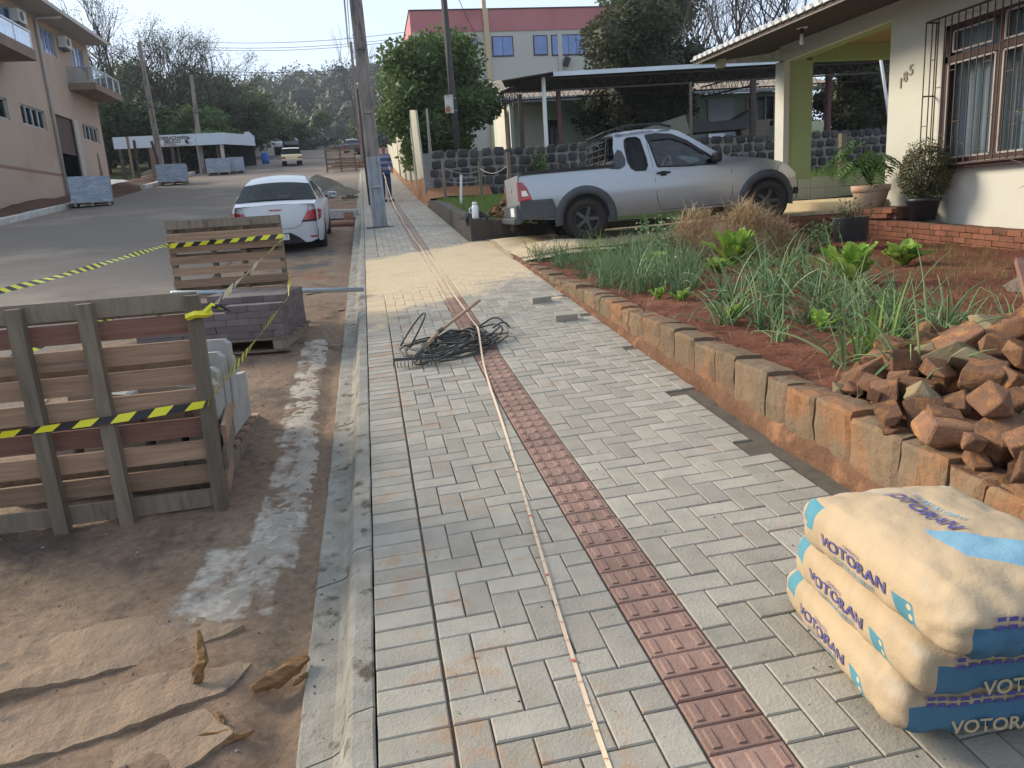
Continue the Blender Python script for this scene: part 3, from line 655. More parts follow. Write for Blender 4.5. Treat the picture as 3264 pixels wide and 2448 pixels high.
# ------------------------------------------------------------------ low garden wall of upright stone blocks
gw = thing('garden_wall', 'low muddy wall of upright stone blocks holding the red vegetable bed', 'garden wall', (2.05, 1.2, -1.2))
y = .9; k = 0
while y < 10.85:
    L = rnd.uniform(.17, .36); zt = zwalltop(y+L/2)+rnd.uniform(-.014, .014); zb = zwalk(1.95, y+L/2)-.04
    mb = MB(); n = 9; m_ = 4; xo = rnd.uniform(-.007, .007); H = zt-(zb+.06)
    # rough face: a small grid front, top
    vs = []; W = .20
    prof = [(1.955+xo, 0.0), (1.952+xo, .2), (1.951+xo, .4), (1.951+xo, .6), (1.952+xo, .8), (1.953+xo, .93), (1.961+xo, .985), (2.02+xo, 1.0), (2.12+xo, .97), (2.13+xo, 0)]
    for q in range(n+1):
        yy_ = y+.004+(L-.008)*q/n; e = .007 if q in (0, n) else 0
        for (px, t) in prof:
            vs.append((px+e*(1 if px < 2.05 else 0)+.014*mn.noise((px*9+k*.3, yy_*11, t*4))+.006*mn.noise((px*30, yy_*34, t*14)), yy_, zb+.02+(H+.04)*t-e*.5*(t > .9)+.008*mn.noise((px*14, yy_*14, k*.4))+.006*mn.noise((px*40, yy_*38, 2))))
    m_ = len(prof); fs = [(q*m_+i, q*m_+i+1, (q+1)*m_+i+1, (q+1)*m_+i) for q in range(n) for i in range(m_-1)]
    fs += [tuple(range(m_))[::-1], tuple(n*m_+i for i in range(m_))]
    mb.add(vs, fs); obj('stone_block', mb, M['block'], gw, world=True); y += L; k += 1
mb = MB(); ys_ = frange(.9, 10.9, .05); pr = [(1.93, -.03), (1.926, .02), (1.930, .08), (1.945, .11), (1.972, .13)]; vs = []
for yy_ in ys_:
    s_ = (zwalltop(yy_)-zwalk(1.95, yy_))/.32
    for (px, dz) in pr: vs.append((px+.022*mn.noise((px*20, yy_*6, 1))+.014*mn.noise((px*30, yy_*22, 1)), yy_, zwalk(1.95, yy_)-.02+dz*min(1, max(.35, s_))+.016*mn.noise((px, yy_*7, 4))+.010*mn.noise((px*9, yy_*25, 4))))
mb.add(vs, [(q*5+i, q*5+i+1, (q+1)*5+i+1, (q+1)*5+i) for q in range(len(ys_)-1) for i in range(4)])
mb.box((2.06, 5.9, -.0), (.001, .001, .001))
obj('footing', mb, M['blockL'], gw, world=True, smooth=True)
mb = MB(); vs = []
for yy_ in ys_:
    for px in (1.966, 2.10): vs.append((px, yy_, zwalltop(yy_)-.012)); vs.append((px, yy_, zwalk(1.95, yy_)-.08))
mb.add(vs, [(q*4, q*4+1, q*4+5, q*4+4) for q in range(len(ys_)-1)]+[(q*4+2, q*4, q*4+4, q*4+6) for q in range(len(ys_)-1)])
obj('mortar', mb, M['blockL'], gw, world=True)

# ------------------------------------------------------------------ loose pavers lying by the wall
for (x, y, dz, rz, lab) in ((1.62, 7.44, .06, .1, 'loose grey paver lying upside on the paving, farther of the two'), (1.66, 6.58, .06, -.12, 'loose grey paver standing proud near the wall, nearer of the two')):
    mb = MB(); mb.box((0, 0, -.03), (.20, .098, .062), ch=.004)
    o = tag(obj('loose_paver', mb, M['paver'], loc=(x, y, zwalk(x, y)+dz), rot=(slope(y), -.02, rz)), lab, 'paver', 'loose pavers on the sidewalk')
for (x, y) in ((1.92, 5.4), (1.90, 3.42)):
    pass
# ------------------------------------------------------------------ pallets, paver stack, kerb blocks
def board(parent, c, size, m, name='board', rot=None):
    mb = MB(); mb.box((0, 0, 0), size, ch=.0); 
    return obj(name, mb, m, parent, loc=c, rot=rot)
zb = zroad(-1.3, 3.85)
t = thing('upright_pallet', 'big wooden pallet standing on edge behind barrier tape, nearest the camera', 'pallet', (-1.25, 3.84, zb), R(1.5), 'wooden pallets standing on edge')
cols_ = ['wood', 'woodR', 'wood', 'wood', 'wood', 'woodR', 'wood', 'wood', 'woodG']
zz = [1.072, .955, .835, .71, .585, .445, .32, .19, .065]
for i, z in enumerate(zz):
    board(t, (-.30+rnd.uniform(-.01, .01), .03, z+rnd.uniform(-.004, .004)), (1.37, .022, .094 if i else .088), M['woodG' if i == 0 else cols_[i]], rot=(0, rnd.uniform(-.004, .004), 0))
for x in (-.76, -.385, -.085, .36):
    mb = MB(); mb.box((0, 0, .555), (.065, .062, 1.13)); obj('post', mb, M['woodO'], t, loc=(x, -.015, -.02 if x > 0 else -.02), rot=(0, .014 if x > .3 else -.015, 0))
for z in (1.05, .78, .51, .22):      # boards of the far side of the same pallet
    board(t, (-.30, .125, z), (1.36, .02, .09), M['woodG'])
# kerb blocks on a flat pallet behind it
t = thing('flat_pallet', 'low wooden pallet under the stacked concrete kerb blocks', 'pallet', (-1.44, 4.75, zb+.02), R(-2))
for i in range(8): board(t, (.58-i*.0, -.55+i*.165, .135), (.001, .001, .001), M['wood']) if False else None
for i in range(7): board(t, (-.02, -.50+i*.165, .125), (1.12, .10, .022), M['wood'])
for x in (-.5, 0, .5): board(t, (x, -.0, .065), (.085, 1.15, .09), M['woodG'], 'runner')
for i in range(5): board(t, (-.02, -.5+i*.25, .009), (1.12, .10, .018), M['woodG'])
# second pallet slung on edge against the blocks (seen as the slanted slats right of the stack)
t = thing('slatted_pallet', 'dark slatted pallet leaning against the right side of the kerb blocks', 'pallet', (-.90, 4.02, zb), 0, rot=(0, 0, R(7)))
for i in range(3): board(t, (.02+.012*i, .45, .10+i*.135), (.022, 1.05, .095), M['wood' if i != 1 else 'woodG'])
for q in range(6): board(t, (-.03, .05+q*.17, .17), (.05, .05, .34), M['woodO'], 'post')
def kerb_block(label, loc, rot, L=1.0):
    mb = MB(); pr = [(-.06, 0), (.075, 0), (.075, .12), (.055, .27), (.045, .29), (-.06, .30)]
    mb.prism(pr, L, 'x', (-L/2, 0, 0)); mb2 = mb.mesh('kerb_block', M['conc'])
    return tag(inst('kerb_block', mb2, None, loc, rot), label, 'kerb block', 'precast kerb blocks stacked behind the pallet')
ang = R(90-2); zk = zb+.165
kb = [('front left kerb block of the lower row, mostly hidden by the pallet boards', (-1.72, 4.72, zk), (0, 0, ang)),
      ('second kerb block of the lower row behind the pallet boards', (-1.54, 4.73, zk), (0, 0, ang)),
      ('third kerb block of the lower row behind the pallet boards', (-1.36, 4.74, zk), (0, 0, ang)),
      ('fourth kerb block of the lower row, with a smooth grey face', (-1.18, 4.75, zk), (0, 0, ang)),
      ('rightmost kerb block, its long pale face turned to the sidewalk', (-1.0, 4.72, zk), (0, 0, ang)),
      ('left kerb block lying flat on top of the stack', (-1.60, 4.62, zk+.375), (R(90), 0, ang)),
      ('middle kerb block lying flat on top of the stack', (-1.27, 4.66, zk+.375), (R(90), 0, ang))]
for a in kb: kerb_block(*a)
for k, (x, y, h) in enumerate(((-.865, 4.20, .22), (-.875, 4.34, .26), (-.87, 4.50, .32), (-.86, 4.66, .37))):
    mb = MB(); mb.prism([(-.10, 0), (.09, 0), (.09, h-.03), (.06, h), (-.10, h)], .11, 'y', (0, -.055, 0))
    tag(obj('kerb_end', mb, M['conc'], loc=(x-.13, y, zk+.30-.07), rot=(R(-6), 0, R(-3))), ['short tilted kerb end standing first at the right end of the stack', 'short tilted kerb end standing second at the right end of the stack', 'short tilted kerb end standing third at the right end of the stack', 'tallest tilted kerb end standing last on the stack'][k], 'kerb block', 'tilted kerb ends on the stack')

# dark paver stack on its pallet
zp = zroad(-1.4, 7.3)
t = thing('paver_pallet', 'low wooden pallet under the stack of dark pavers', 'pallet', (-1.45, 7.62, zp), R(-6))
for y in (-.5, -.25, 0, .25, .5): board(t, (0, y, .125), (1.36, .12, .022), M['woodG'])
for x in (-.6, 0, .6): board(t, (x, 0, .07), (.12, 1.1, .09), M['woodG'], 'runner')
for y in (-.48, 0, .48): board(t, (0, y, .012), (1.36, .10, .018), M['woodG'])
mb = MB(); mb.box((0, 0, .03), (.198, .098, .058), ch=.004); pm = mb.mesh('stacked_paver', M['pav2']); mb = MB(); mb.box((0, 0, .03), (.098, .198, .058), ch=.004); pm2 = mb.mesh('stacked_paver', M['pav2'])
rz = R(-6); cnt = 0
def stk(ix, iy, lay, turn):
    global cnt
    lx = -.66+ix*.101+.05; ly = -.52+iy*.101+.05
    if turn == 'x': lx += .05
    else: ly += .05
    x = -1.45+lx*math.cos(rz)-ly*math.sin(rz); y = 7.62+lx*math.sin(rz)+ly*math.cos(rz)
    o = inst('stacked_paver', pm if turn == 'x' else pm2, None, (x+rnd.uniform(-.002, .002), y+rnd.uniform(-.002, .002), zp+.138+lay*.0605), (0, 0, rz+rnd.uniform(-.01, .01)))
    tag(o, 'dark brown grey paver in the stepped stack on the low pallet', 'paver', 'dark pavers stacked on the pallet'); cnt += 1
hts = lambda ix, iy: 4 if (ix < 4) else 6
for lay in range(7):
    for ix in range(0, 13):
        for iy in range(0, 10):
            # stepped height map: high at the back right, low at the front left
            hmax = 2+(ix >= 2)+(ix >= 4)+(ix >= 7)
            if ix >= 5 and iy >= 2: hmax += 1
            if iy >= 5: hmax += 1
            hmax = min(6, hmax)
            if lay >= hmax: continue
            outer = ix in (11, 12) or iy in (0, 1) or ix == 0 or lay >= hmax-2
            if not outer: continue
            if lay % 2 == 0:
                if ix % 2 == 0 and ix < 12: stk(ix, iy, lay, 'x')
                elif ix == 12 and iy % 2 == 0: stk(ix, iy, lay, 'y')
            else:
                if ix == 0 and iy % 2 == 0: stk(ix, iy, lay, 'y')
                elif ix % 2 == 1: stk(ix, iy, lay, 'x')
# second upright pallet behind it
t = thing('upright_pallet', 'wooden pallet standing on edge behind the dark paver stack, white car beyond', 'pallet', (-1.5, 8.45, zroad(-1.5, 8.45)), R(-1.5), 'wooden pallets standing on edge')
for i, z in enumerate((1.03, .905, .79, .665, .55, .425, .30)):
    board(t, (0, -.03, z+.05+.016), (1.14+.01*(i % 2), .022, .082), M['woodG' if i in (0,) else 'wood'])
for x in (-.55, -.14, .16, .55):
    mb = MB(); mb.box((0, 0, .57), (.045, .09, 1.14)); obj('post', mb, M['woodO'], t, loc=(x, .03, 0))
for z in (1.05, .75, .45): board(t, (0, .09, z), (1.14, .02, .09), M['woodG'])
# pipe from the stack to the kerb
t = obj('steel_pipe', MB().tube([(-2.02, 8.03, -.565), (-1.1, 8.47, -.655), (-.15, 8.93, -.752)], .027, 12), M['pipeG'], smooth=True)
tag(t, 'long grey galvanised pipe lying level from the paver stack to the kerb', 'pipe')

# ------------------------------------------------------------------ barrier tape
def ribbon(name, pts, wd, label, twist=(0, 0), stripe=.075, tw=0, refl=None, n=None, slant=.045, side0=None):
    """flat printed tape of alternating yellow and black slanted stripes along a polyline"""
    P_ = [Vector(p) for p in pts]; segs = []; tot = 0
    for a, b in zip(P_[:-1], P_[1:]): segs.append((a, b, tot, (b-a).length)); tot += (b-a).length
    mb = MB()
    def at(s):
        for a, b, s0, l in segs:
            if s <= s0+l+1e-6:
                k = max(0, min(1, (s-s0)/l)); return a.lerp(b, k), (b-a).normalized()
        return P_[-1], (P_[-1]-P_[-2]).normalized()
    ns = max(2, int(tot/stripe)); nv = 4
    for i in range(ns):
        white = refl and refl[0] <= (i+.5)/ns <= refl[1]
        mb.cur = (2 if (white and i % 3) else i % 2)
        row = []
        for q in range(nv+1):
            for e in (-1, 1):
                s = (i+q/nv)*tot/ns + (e*slant/2); s = max(0, min(tot, s)); p, d = at(s)
                up = Vector((0, 0, 1)); sd_ = d.cross(up).normalized(); up = sd_.cross(d)
                th = twist[0]+(twist[1]-twist[0])*s/tot + .25*math.sin(s*5)
                ww = wd*(1-.25*abs(math.sin(s*3.1)))
                row.append(p+(up*math.cos(th)+sd_*math.sin(th))*e*ww/2)
        o = len(mb.v); mb.add(row, [(2*q, 2*q+1, 2*q+3, 2*q+2) for q in range(nv)])
    o = obj(name, mb, [M['tapeY'], M['tapeK'], M['tapeWh']]); return tag(o, label, 'barrier tape', 'yellow and black barrier tape round the building material')
ribbon('barrier_tape', [(-2.15, 3.78, -.875), (-1.64, 3.772, -.853), (-1.34, 3.772, -.842), (-.87, 3.772, -.81)], .042, 'wide striped barrier tape crossing the front of the nearest pallet', (0, 0), .085)
ribbon('barrier_tape', [(-.865, 3.78, -.81), (-.78, 6.98, -.60), (-.90, 8.40, -.50)], .045, 'thin twisted barrier tape running low from near pallet to far pallet', (.25, .7), .065)
ribbon('barrier_tape', [(-.85, 3.80, -.40), (-.905, 8.40, -.10)], .05, 'twisted barrier tape with pale back running from near post top to far pallet', (.35, .8), .07, refl=(.05, .62))
ribbon('barrier_tape', [(-2.05, 8.37, -.105), (-.90, 8.39, -.08)], .05, 'flat barrier tape stretched across the top of the far pallet', (0, 0), .075)
ribbon('barrier_tape', [(-2.06, 8.40, -.09), (-2.13, 5.8, -.22), (-2.25, 3.9, -.30)], .045, 'barrier tape running from the far pallet out over the road side', (.8, .9), .07)
ribbon('barrier_tape', [(-2.06, 8.40, -.58), (-2.12, 5.8, -.62), (-2.2, 4.4, -.66)], .045, 'low barrier tape behind the near pallet on the road side', (.5, .9), .07)
mb = MB(); mb.cur = 0
mb.tube([(-.90, 3.80, -.385), (-.855, 3.775, -.37), (-.815, 3.80, -.375), (-.81, 3.86, -.38)], .018, 5); mb.tube([(-.82, 3.80, -.37), (-.78, 3.80, -.335), (-.73, 3.80, -.36)], [.016, .012, .004], 5)
mb.cur = 1; mb.tube([(-.80, 3.80, -.34), (-.74, 3.80, -.345), (-.70, 3.80, -.375)], [.008, .012, .003], 5)
tag(obj('tape_knot', mb, [M['tapeY'], M['tapeK']]), 'knot of yellow tape tied round the right post of the near pallet', 'tape knot')

# ------------------------------------------------------------------ rotten wood by the camera
def splinter(pts, r, label, m='rot'):
    mb = MB(); P_ = [Vector(p) for p in pts]; n = 6; k = 9; vs = []
    L = (P_[-1]-P_[0]).length
    for i in range(k):
        s = i/(k-1)*(len(P_)-1); j = min(int(s), len(P_)-2); p = P_[j].lerp(P_[j+1], s-j)
        ww = r*(math.sin(math.pi*(.12+.8*i/(k-1)))**.6); d = (P_[-1]-P_[0]).normalized(); a = d.orthogonal().normalized(); b = d.cross(a)
        for q in range(n):
            th = 2*math.pi*q/n; rr = ww*rnd.uniform(.55, 1.25); v = p+(a*math.cos(th)*rr+b*math.sin(th)*rr*.8); v.z = max(v.z, zbay(v.x, v.y)-.005); vs.append(v)
    mb.add(vs, [(i*n+q, i*n+(q+1) % n, (i+1)*n+(q+1) % n, (i+1)*n+q) for i in range(k-1) for q in range(n)]+[tuple(range(n))[::-1], tuple((k-1)*n+q for q in range(n))])
    return tag(obj('rotten_wood', mb, M[m]), label, 'rotten wood', 'pieces of rotten wood on the dirt')
def gz(x, y): return zbay(x, y)
splinter([(-.72, 2.40, -1.46), (-.71, 2.44, -1.41), (-.735, 2.56, -1.36)], .028, 'pointed yellow splinter of rotten wood sticking up from the dirt')
splinter([(-.53, 2.30, -1.46), (-.44, 2.335, -1.445), (-.36, 2.42, -1.44)], .032, 'thick brown crumbling wood chunk beside the gutter')
splinter([(-.40, 2.31, -1.47), (-.36, 2.36, -1.465)], .013, 'small brown splinter tucked below the thick wood chunk')
splinter([(-.635, 2.24, -1.475), (-.60, 2.16, -1.475)], .016, 'short pale yellow splinter between the upright one and the flat ones')
splinter([(-.67, 2.13, -1.48), (-.60, 2.12, -1.475), (-.53, 2.10, -1.48)], .018, 'ragged flat splinter of brown wood lying crosswise')
splinter([(-.64, 2.06, -1.485), (-.56, 2.09, -1.48), (-.50, 2.12, -1.48)], .010, 'thin splinter lowest in the picture')
splinter([(-.685, 2.20, -1.48), (-.675, 2.27, -1.475)], .012, 'dull brown splinter standing just below the upright yellow one')

# ------------------------------------------------------------------ rake, hose, measuring tape
t = thing('rake', 'iron garden rake with a worn wooden handle lying across the hose coil', 'rake', (.27, 5.74, zwalk(.27, 5.74)))
mb = MB(); mb.tube([(-.02, .0, .07), (.20, .50, .165), (.70, 1.50, .29)], [.016, .015, .016], 8); obj('handle', mb, M['rakeH'], t, smooth=True)
mb = MB(); mb.tube([(-.03, -.02, .066), (.08, .24, .117)], [.021, .017], 8); obj('socket', mb, M['iron'], t, smooth=True); mb = MB(); mb.tube([(.19, .48, .162), (.24, .59, .174)], [.020, .020], 8); obj('ferrule', mb, M['iron'], t, smooth=True)
mb = MB(); mb.bar((-.20, .01, .055), (.15, -.045, .055), .012, .022); mb.tube([(-.03, -.02, .06), (-.05, -.02, .055)], .012, 6); obj('head', mb, M['iron'], t)
for i in range(13):
    k = i/12; x = -.195+.34*k; y = .008-.052*k
    mb = MB(); mb.tube([(x, y, .05), (x-.006, y-.035, .045), (x-.008, y-.06, .028), (x-.004, y-.068, .004)], [.0055, .005, .0045, .002], 5); obj('tine', mb, M['iron'], t, smooth=True)
def coil():
    mb = MB(); pts = []; r2 = random.Random(3); cx, cy = .63, 6.12
    for k in range(16*14):
        th = k/14*2*math.pi; lo = k/(16*14); a = .30+.11*math.sin(lo*17)+.04*math.sin(lo*51); b = .19+.07*math.sin(lo*13+1)
        ox = .09*math.sin(lo*23)-.04; oy = .12*math.sin(lo*19+2); ph = .42+.5*math.sin(lo*11)
        X = a*math.cos(th); Y = b*math.sin(th); x = cx+ox+X*math.cos(ph)-Y*math.sin(ph); y = cy+oy+X*math.sin(ph)*1.25+Y*math.cos(ph)
        r = math.hypot(X/a, Y/b); z = zwalk(x, y)+.012+.055*abs(math.sin(lo*29))*(.5+.5*math.cos(th*1.0+lo*9))+.02*math.sin(th*2+lo*31)**2
        pts.append((x, y, z))
    mb.tube(pts, .0072, 6)
    z = zwalk(.3, 6.1); mb.tube([(.30+.17*math.sin(a)-.10, 6.15+.16*math.cos(a), z+.02+.29*max(0, math.sin((a+.35)/3.6*math.pi))) for a in [i*.2-.3 for i in range(18)]], .008, 6)
    mb.tube([(.95+.17*math.cos(a), 6.55+.20*math.sin(a), zwalk(.95, 6.5)+.02+.07*math.sin(a*1.5)**2) for a in [i*.25-1.6 for i in range(22)]], .008, 6)
    mb.tube([(.7, 5.98, z+.05), (.9, 6.1, z+.10), (1.02, 6.35, z+.12), (1.06, 6.5, z+.06)], .008, 6)
    return mb
tag(obj('hose', coil(), M['hose'], smooth=True), 'tangled coil of black garden hose lying on the paving', 'hose')
pts = [(.45, 1.50), (.455, 1.62), (.49, 2.12), (.55, 2.95), (.65, 4.30), (.70, 5.0), (.745, 5.6), (.80, 6.2), (.84, 6.7), (.85, 7.6), (.84, 8.84), (.80, 11), (.78, 13.07), (.75, 15.96), (.74, 17.5), (.76, 19), (.75, 20.5)]
mb = MB(); ys_ = frange(1.45, 20.6, .12); row = []
for y in ys_:
    x = interp(y, [p[1] for p in pts], [p[0] for p in pts])+.006*math.sin(y*2.1); z = zwalk(x, y)+.006+.004*math.sin(y*3)+.10*math.exp(-((y-6.15)/.45)**2)
    tw = .25*math.sin(y*1.7)+.5*math.exp(-((y-6.5)/.3)**2); row += [(x-.0068*math.cos(tw), y, z-.0068*math.sin(tw)), (x+.0068*math.cos(tw), y, z+.0068*math.sin(tw))]
# lifted to the hand of the person
for s in range(1, 9): 
    k = s/8; x = .75-.16*k; y = 20.6+4.35*k; z = zwalk(.75, 20.6)+.01+(1.30-.02)*k**1.6*.72+.36*k; row += [(x-.010, y, z), (x+.010, y, z+.004)]
mb.add(row, [(2*i, 2*i+1, 2*i+3, 2*i+2) for i in range(len(row)//2-1)])
t = tag(obj('measuring_tape', mb, M['tape']), 'long yellow surveying tape pulled along the paving up to the man', 'measuring tape')
mb = MB()
for k in range(24):
    y = 1.5+k*.1; x = interp(y, [p[1] for p in pts], [p[0] for p in pts])+.006*math.sin(y*2.1); z = zwalk(x, y)+.0085+.004*math.sin(y*3)
    mb.box((x, y, z), (.012 if k % 5 else .016, .0022 if k % 5 else .012, .0006))
obj('mark', mb, mat('tape red print', (.45, .12, .08), .7), t)

# ------------------------------------------------------------------ cement sacks
def bag_material():
    m = mat('printed kraft sack', (.42, .32, .205), .85, (.35, .265, .17), 2.5, 4, .5, 4.5, c3=(.37, .31, .235), s3=5, th3=.56, spec=.3); t = m.node_tree; N = t.nodes; L = t.links; b = N["Principled BSDF"]
    cur = b.inputs["Base Color"].links[0].from_socket
    co = N.new("ShaderNodeTexCoord").outputs["Object"]; sx = N.new("ShaderNodeSeparateXYZ"); L.new(co, sx.inputs[0]); X, Y, Z = sx.outputs
    def mth(op, a, bb):
        n = N.new("ShaderNodeMath"); n.operation = op
        for i, q in enumerate((a, bb)):
            if isinstance(q, (int, float)): n.inputs[i].default_value = q
            else: L.new(q, n.inputs[i])
        return n.outputs[0]
    def lt(a, v): return mth('LESS_THAN', a, v)
    def gt(a, v): return mth('GREATER_THAN', a, v)
    def AND(*a):
        r = a[0]
        for q in a[1:]: r = mth('MULTIPLY', r, q)
        return r
    def put(cur, f, c, k=.92):
        mi = N.new("ShaderNodeMix"); mi.data_type = 'RGBA'; L.new(mth('MULTIPLY', f, k), mi.inputs[0]); L.new(cur, mi.inputs[6]); mi.inputs[7].default_value = (*c, 1); return mi.outputs[2]
    T = (.045, .21, .285); D = (.028, .125, .215)
    cur = put(cur, AND(lt(Y, -.262), lt(Z, .118), gt(X, -.196)), D)                      # end panel
    cur = put(cur, AND(lt(X, -.15), gt(Y, .235), lt(Y, .315), gt(Z, .095), lt(Z, .160)), T)  # far upper corner block
    cur = put(cur, AND(lt(X, -.15), gt(mth('ADD', Y, mth('MULTIPLY', Z, -.35)), -.225), lt(mth('ADD', Y, mth('MULTIPLY', Z, -.35)), -.155), gt(Z, .022), lt(Z, .098)), T)
    cur = put(cur, AND(gt(Z, .135), lt(mth('ADD', Y, mth('MULTIPLY', X, .6)), -.09), gt(mth('ADD', Y, mth('MULTIPLY', X, .6)), -.24), gt(X, -.10)), (.13, .32, .45), .85)  # top panel
    for (yy_, zz_) in ((-.178, .085), (-.184, .062), (-.190, .040)):
        dy = mth('ADD', Y, -yy_); dz = mth('ADD', Z, -zz_); r = mth('ADD', mth('MULTIPLY', dy, dy), mth('MULTIPLY', dz, dz)); cur = put(cur, AND(lt(X, -.15), lt(r, .00006)), (.58, .42, .23))
    L.new(cur, b.inputs["Base Color"]); return m
M['sack'] = bag_material()
BA, BB, BH = .235, .345, .093
def bagpt(p, seed, n=5.0):
    """map a point of the unit cube surface to a plump sack"""
    x, y, z = p; r = ((abs(x)**10+abs(y)**10)**.5+abs(z)**5)**.2; x, y, z = x/r, y/r, z/r
    puff = 1+.0*(1-x*x)*(1-y*y); zz_ = z*BH*(.80+.26*(1-x**4)*(1-y**4)) + BH
    X = x*BA*(1-.05*z*z); Y = y*BB*(1-.03*z*z)
    v = Vector((X*3.2, Y*3.2, zz_*5+seed)); w_ = mn.noise(v)*.008 + mn.noise(v*2.7)*.006 + abs(mn.noise(v*3.1+Vector((9, 0, 0))))*.014 - abs(mn.noise(v*6.5))*.006
    if abs(x) > .85 and abs(y) < .75: w_ *= .25
    cr = .006*math.sin(x*16+seed+7*mn.noise(v))*max(0, abs(y)-.55)*2+.0025*math.sin(y*19+5*mn.noise(v*1.5))*max(0, abs(x)-.6)*2
    d = Vector((x, y*.4, z)).normalized()
    return Vector((X, Y, zz_)) + d*(w_+cr)
def sack(label, loc, rz, seed):
    mb = MB(); n = [34, 50, 16]
    def face(ax, sgn):
        a, b = [i for i in range(3) if i != ax]; na, nb = n[a], n[b]; vs = []
        for j in range(nb+1):
            for i in range(na+1):
                p = [0, 0, 0]; p[ax] = sgn; p[a] = -1+2*i/na; p[b] = -1+2*j/nb; vs.append(bagpt(p, seed))
        fs = [(j*(na+1)+i, j*(na+1)+i+1, (j+1)*(na+1)+i+1, (j+1)*(na+1)+i) for j in range(nb) for i in range(na)]
        if (sgn < 0) != (ax == 1): fs = [f[::-1] for f in fs]
        mb.add(vs, fs)
    for ax in range(3):
        for s_ in (-1, 1): face(ax, s_)
    me = mb.mesh('sack', M['sack']); bm = bmesh.new(); bm.from_mesh(me); bmesh.ops.remove_doubles(bm, verts=bm.verts, dist=1e-5); bm.to_mesh(me); bm.free(); me.shade_smooth()
    t = thing('cement_sack', label, 'cement sack', loc, rz, 'stacked cement sacks'); inst('sack', me, t)
    def side(body, size, m, yc, z0, bold=0.0):          # lettering printed on the left side
        me2 = text_mesh(body, size, 0, 'CENTER', bold); me2.materials.append(M[m]); bm = bmesh.new(); bm.from_mesh(me2)
        bmesh.ops.subdivide_edges(bm, edges=[e for e in bm.edges if e.calc_length() > .02], cuts=2)
        for v in bm.verts:
            Y = yc - v.co.x; Z = z0 + v.co.y; q = bagpt((-1, Y/BB, (Z-BH)/BH*.90), seed); v.co = q + Vector((-.0035, 0, 0))
        bm.to_mesh(me2); bm.free(); inst('lettering', me2, t)
    side('VOTORAN', .060, 'inkB', .045, .088, .0008); side('TODAS AS OBRAS', .022, 'inkL', .045, .046, .0003); side('CIMENTO', .018, 'inkB', .05, .122)
    def top(body, size, m, c, rot, bold=0.0):
        me2 = text_mesh(body, size, 0, 'CENTER', bold); me2.materials.append(M[m]); bm = bmesh.new(); bm.from_mesh(me2)
        bmesh.ops.subdivide_edges(bm, edges=[e for e in bm.edges if e.calc_length() > .02], cuts=2)
        for v in bm.verts:
            X = c[0]+v.co.x*math.cos(rot)-v.co.y*math.sin(rot); Y = c[1]+v.co.x*math.sin(rot)+v.co.y*math.cos(rot); q = bagpt((X/BA, Y/BB, 1), seed); v.co = q + Vector((0, 0, .0035))
        bm.to_mesh(me2); bm.free(); inst('lettering', me2, t)
    if seed < 2:
        top('VOTORAN', .062, 'inkB', (-.03, .09), R(-90), .0012); top('TODAS AS OBRAS', .026, 'inkL', (.025, .09), R(-90))
    # stamped text block and end lettering
    for z0 in (.118, .100):
        mb = MB()
        for k in range(9): 
            q = bagpt((-.62+.12*k, -1, (z0-BH)/BH*.9), seed); mb.box((q.x, q.y-.003, z0+.02), (.020, .001, .010))
        obj('print', mb, M['inkB'], t)
    me2 = text_mesh('VOTORAN', .05, 0, 'CENTER', .001); me2.materials.append(mat('kraft letter', (.42, .33, .2), .8)); 
    o = inst('lettering', me2, t, (.03, -BB-.006, .055), (R(90), 0, 0))
    return t
zs = zwalk(1.35, 1.7)
sack('bottom cement sack of the stack, resting on the grey paving', (1.40, 1.72, zs+.0), R(-8), 5.1)
sack('middle cement sack squeezed between the other two', (1.385, 1.645, zs+.162), R(-5), 3.3)
sack('top cement sack of the stack, with its printed upper face showing', (1.355, 1.54, zs+.325), R(-3), 1.2)

# ------------------------------------------------------------------ broken stones
def stone_mesh(seed, m):
    r2 = random.Random(seed); bm = bmesh.new(); pts = []
    for k in range(8):
        v = Vector(((k & 1)*2-1, (k >> 1 & 1)*2-1, (k >> 2)*2-1)); v = Vector((v.x*r2.uniform(.55, 1.1)*.42, v.y*r2.uniform(.45, 1.1)*.30, v.z*r2.uniform(.35, 1.0)*.24)); pts.append(bm.verts.new(v))
    for k in range(3):
        v = Vector((r2.gauss(0, 1), r2.gauss(0, 1), r2.gauss(0, 1))).normalized(); pts.append(bm.verts.new(Vector((v.x*.48, v.y*.36, v.z*.27))))
    g = bmesh.ops.convex_hull(bm, input=pts); bmesh.ops.delete(bm, geom=[v for v in bm.verts if not v.link_faces], context='VERTS')
    bmesh.ops.dissolve_limit(bm, angle_limit=R(16), verts=bm.verts, edges=bm.edges)
    bmesh.ops.bevel(bm, geom=list(bm.edges), offset=.018, segments=1, affect='EDGES')
    bmesh.ops.triangulate(bm, faces=[f for f in bm.faces if len(f.verts) > 4])
    me = bpy.data.meshes.new('broken_stone'); bm.to_mesh(me); bm.free(); me.materials.append(m); return me
SM = [stone_mesh(40+i, M['stone']) for i in range(9)]; SG = [stone_mesh(70+i, M['stoneG']) for i in range(3)]
def hpile(x, y):
    d = math.hypot((x-3.35)/1.42, (y-2.5)/1.3); return .54*max(0, 1-d)**.95
r3 = random.Random(11); placed = []; tries = 0
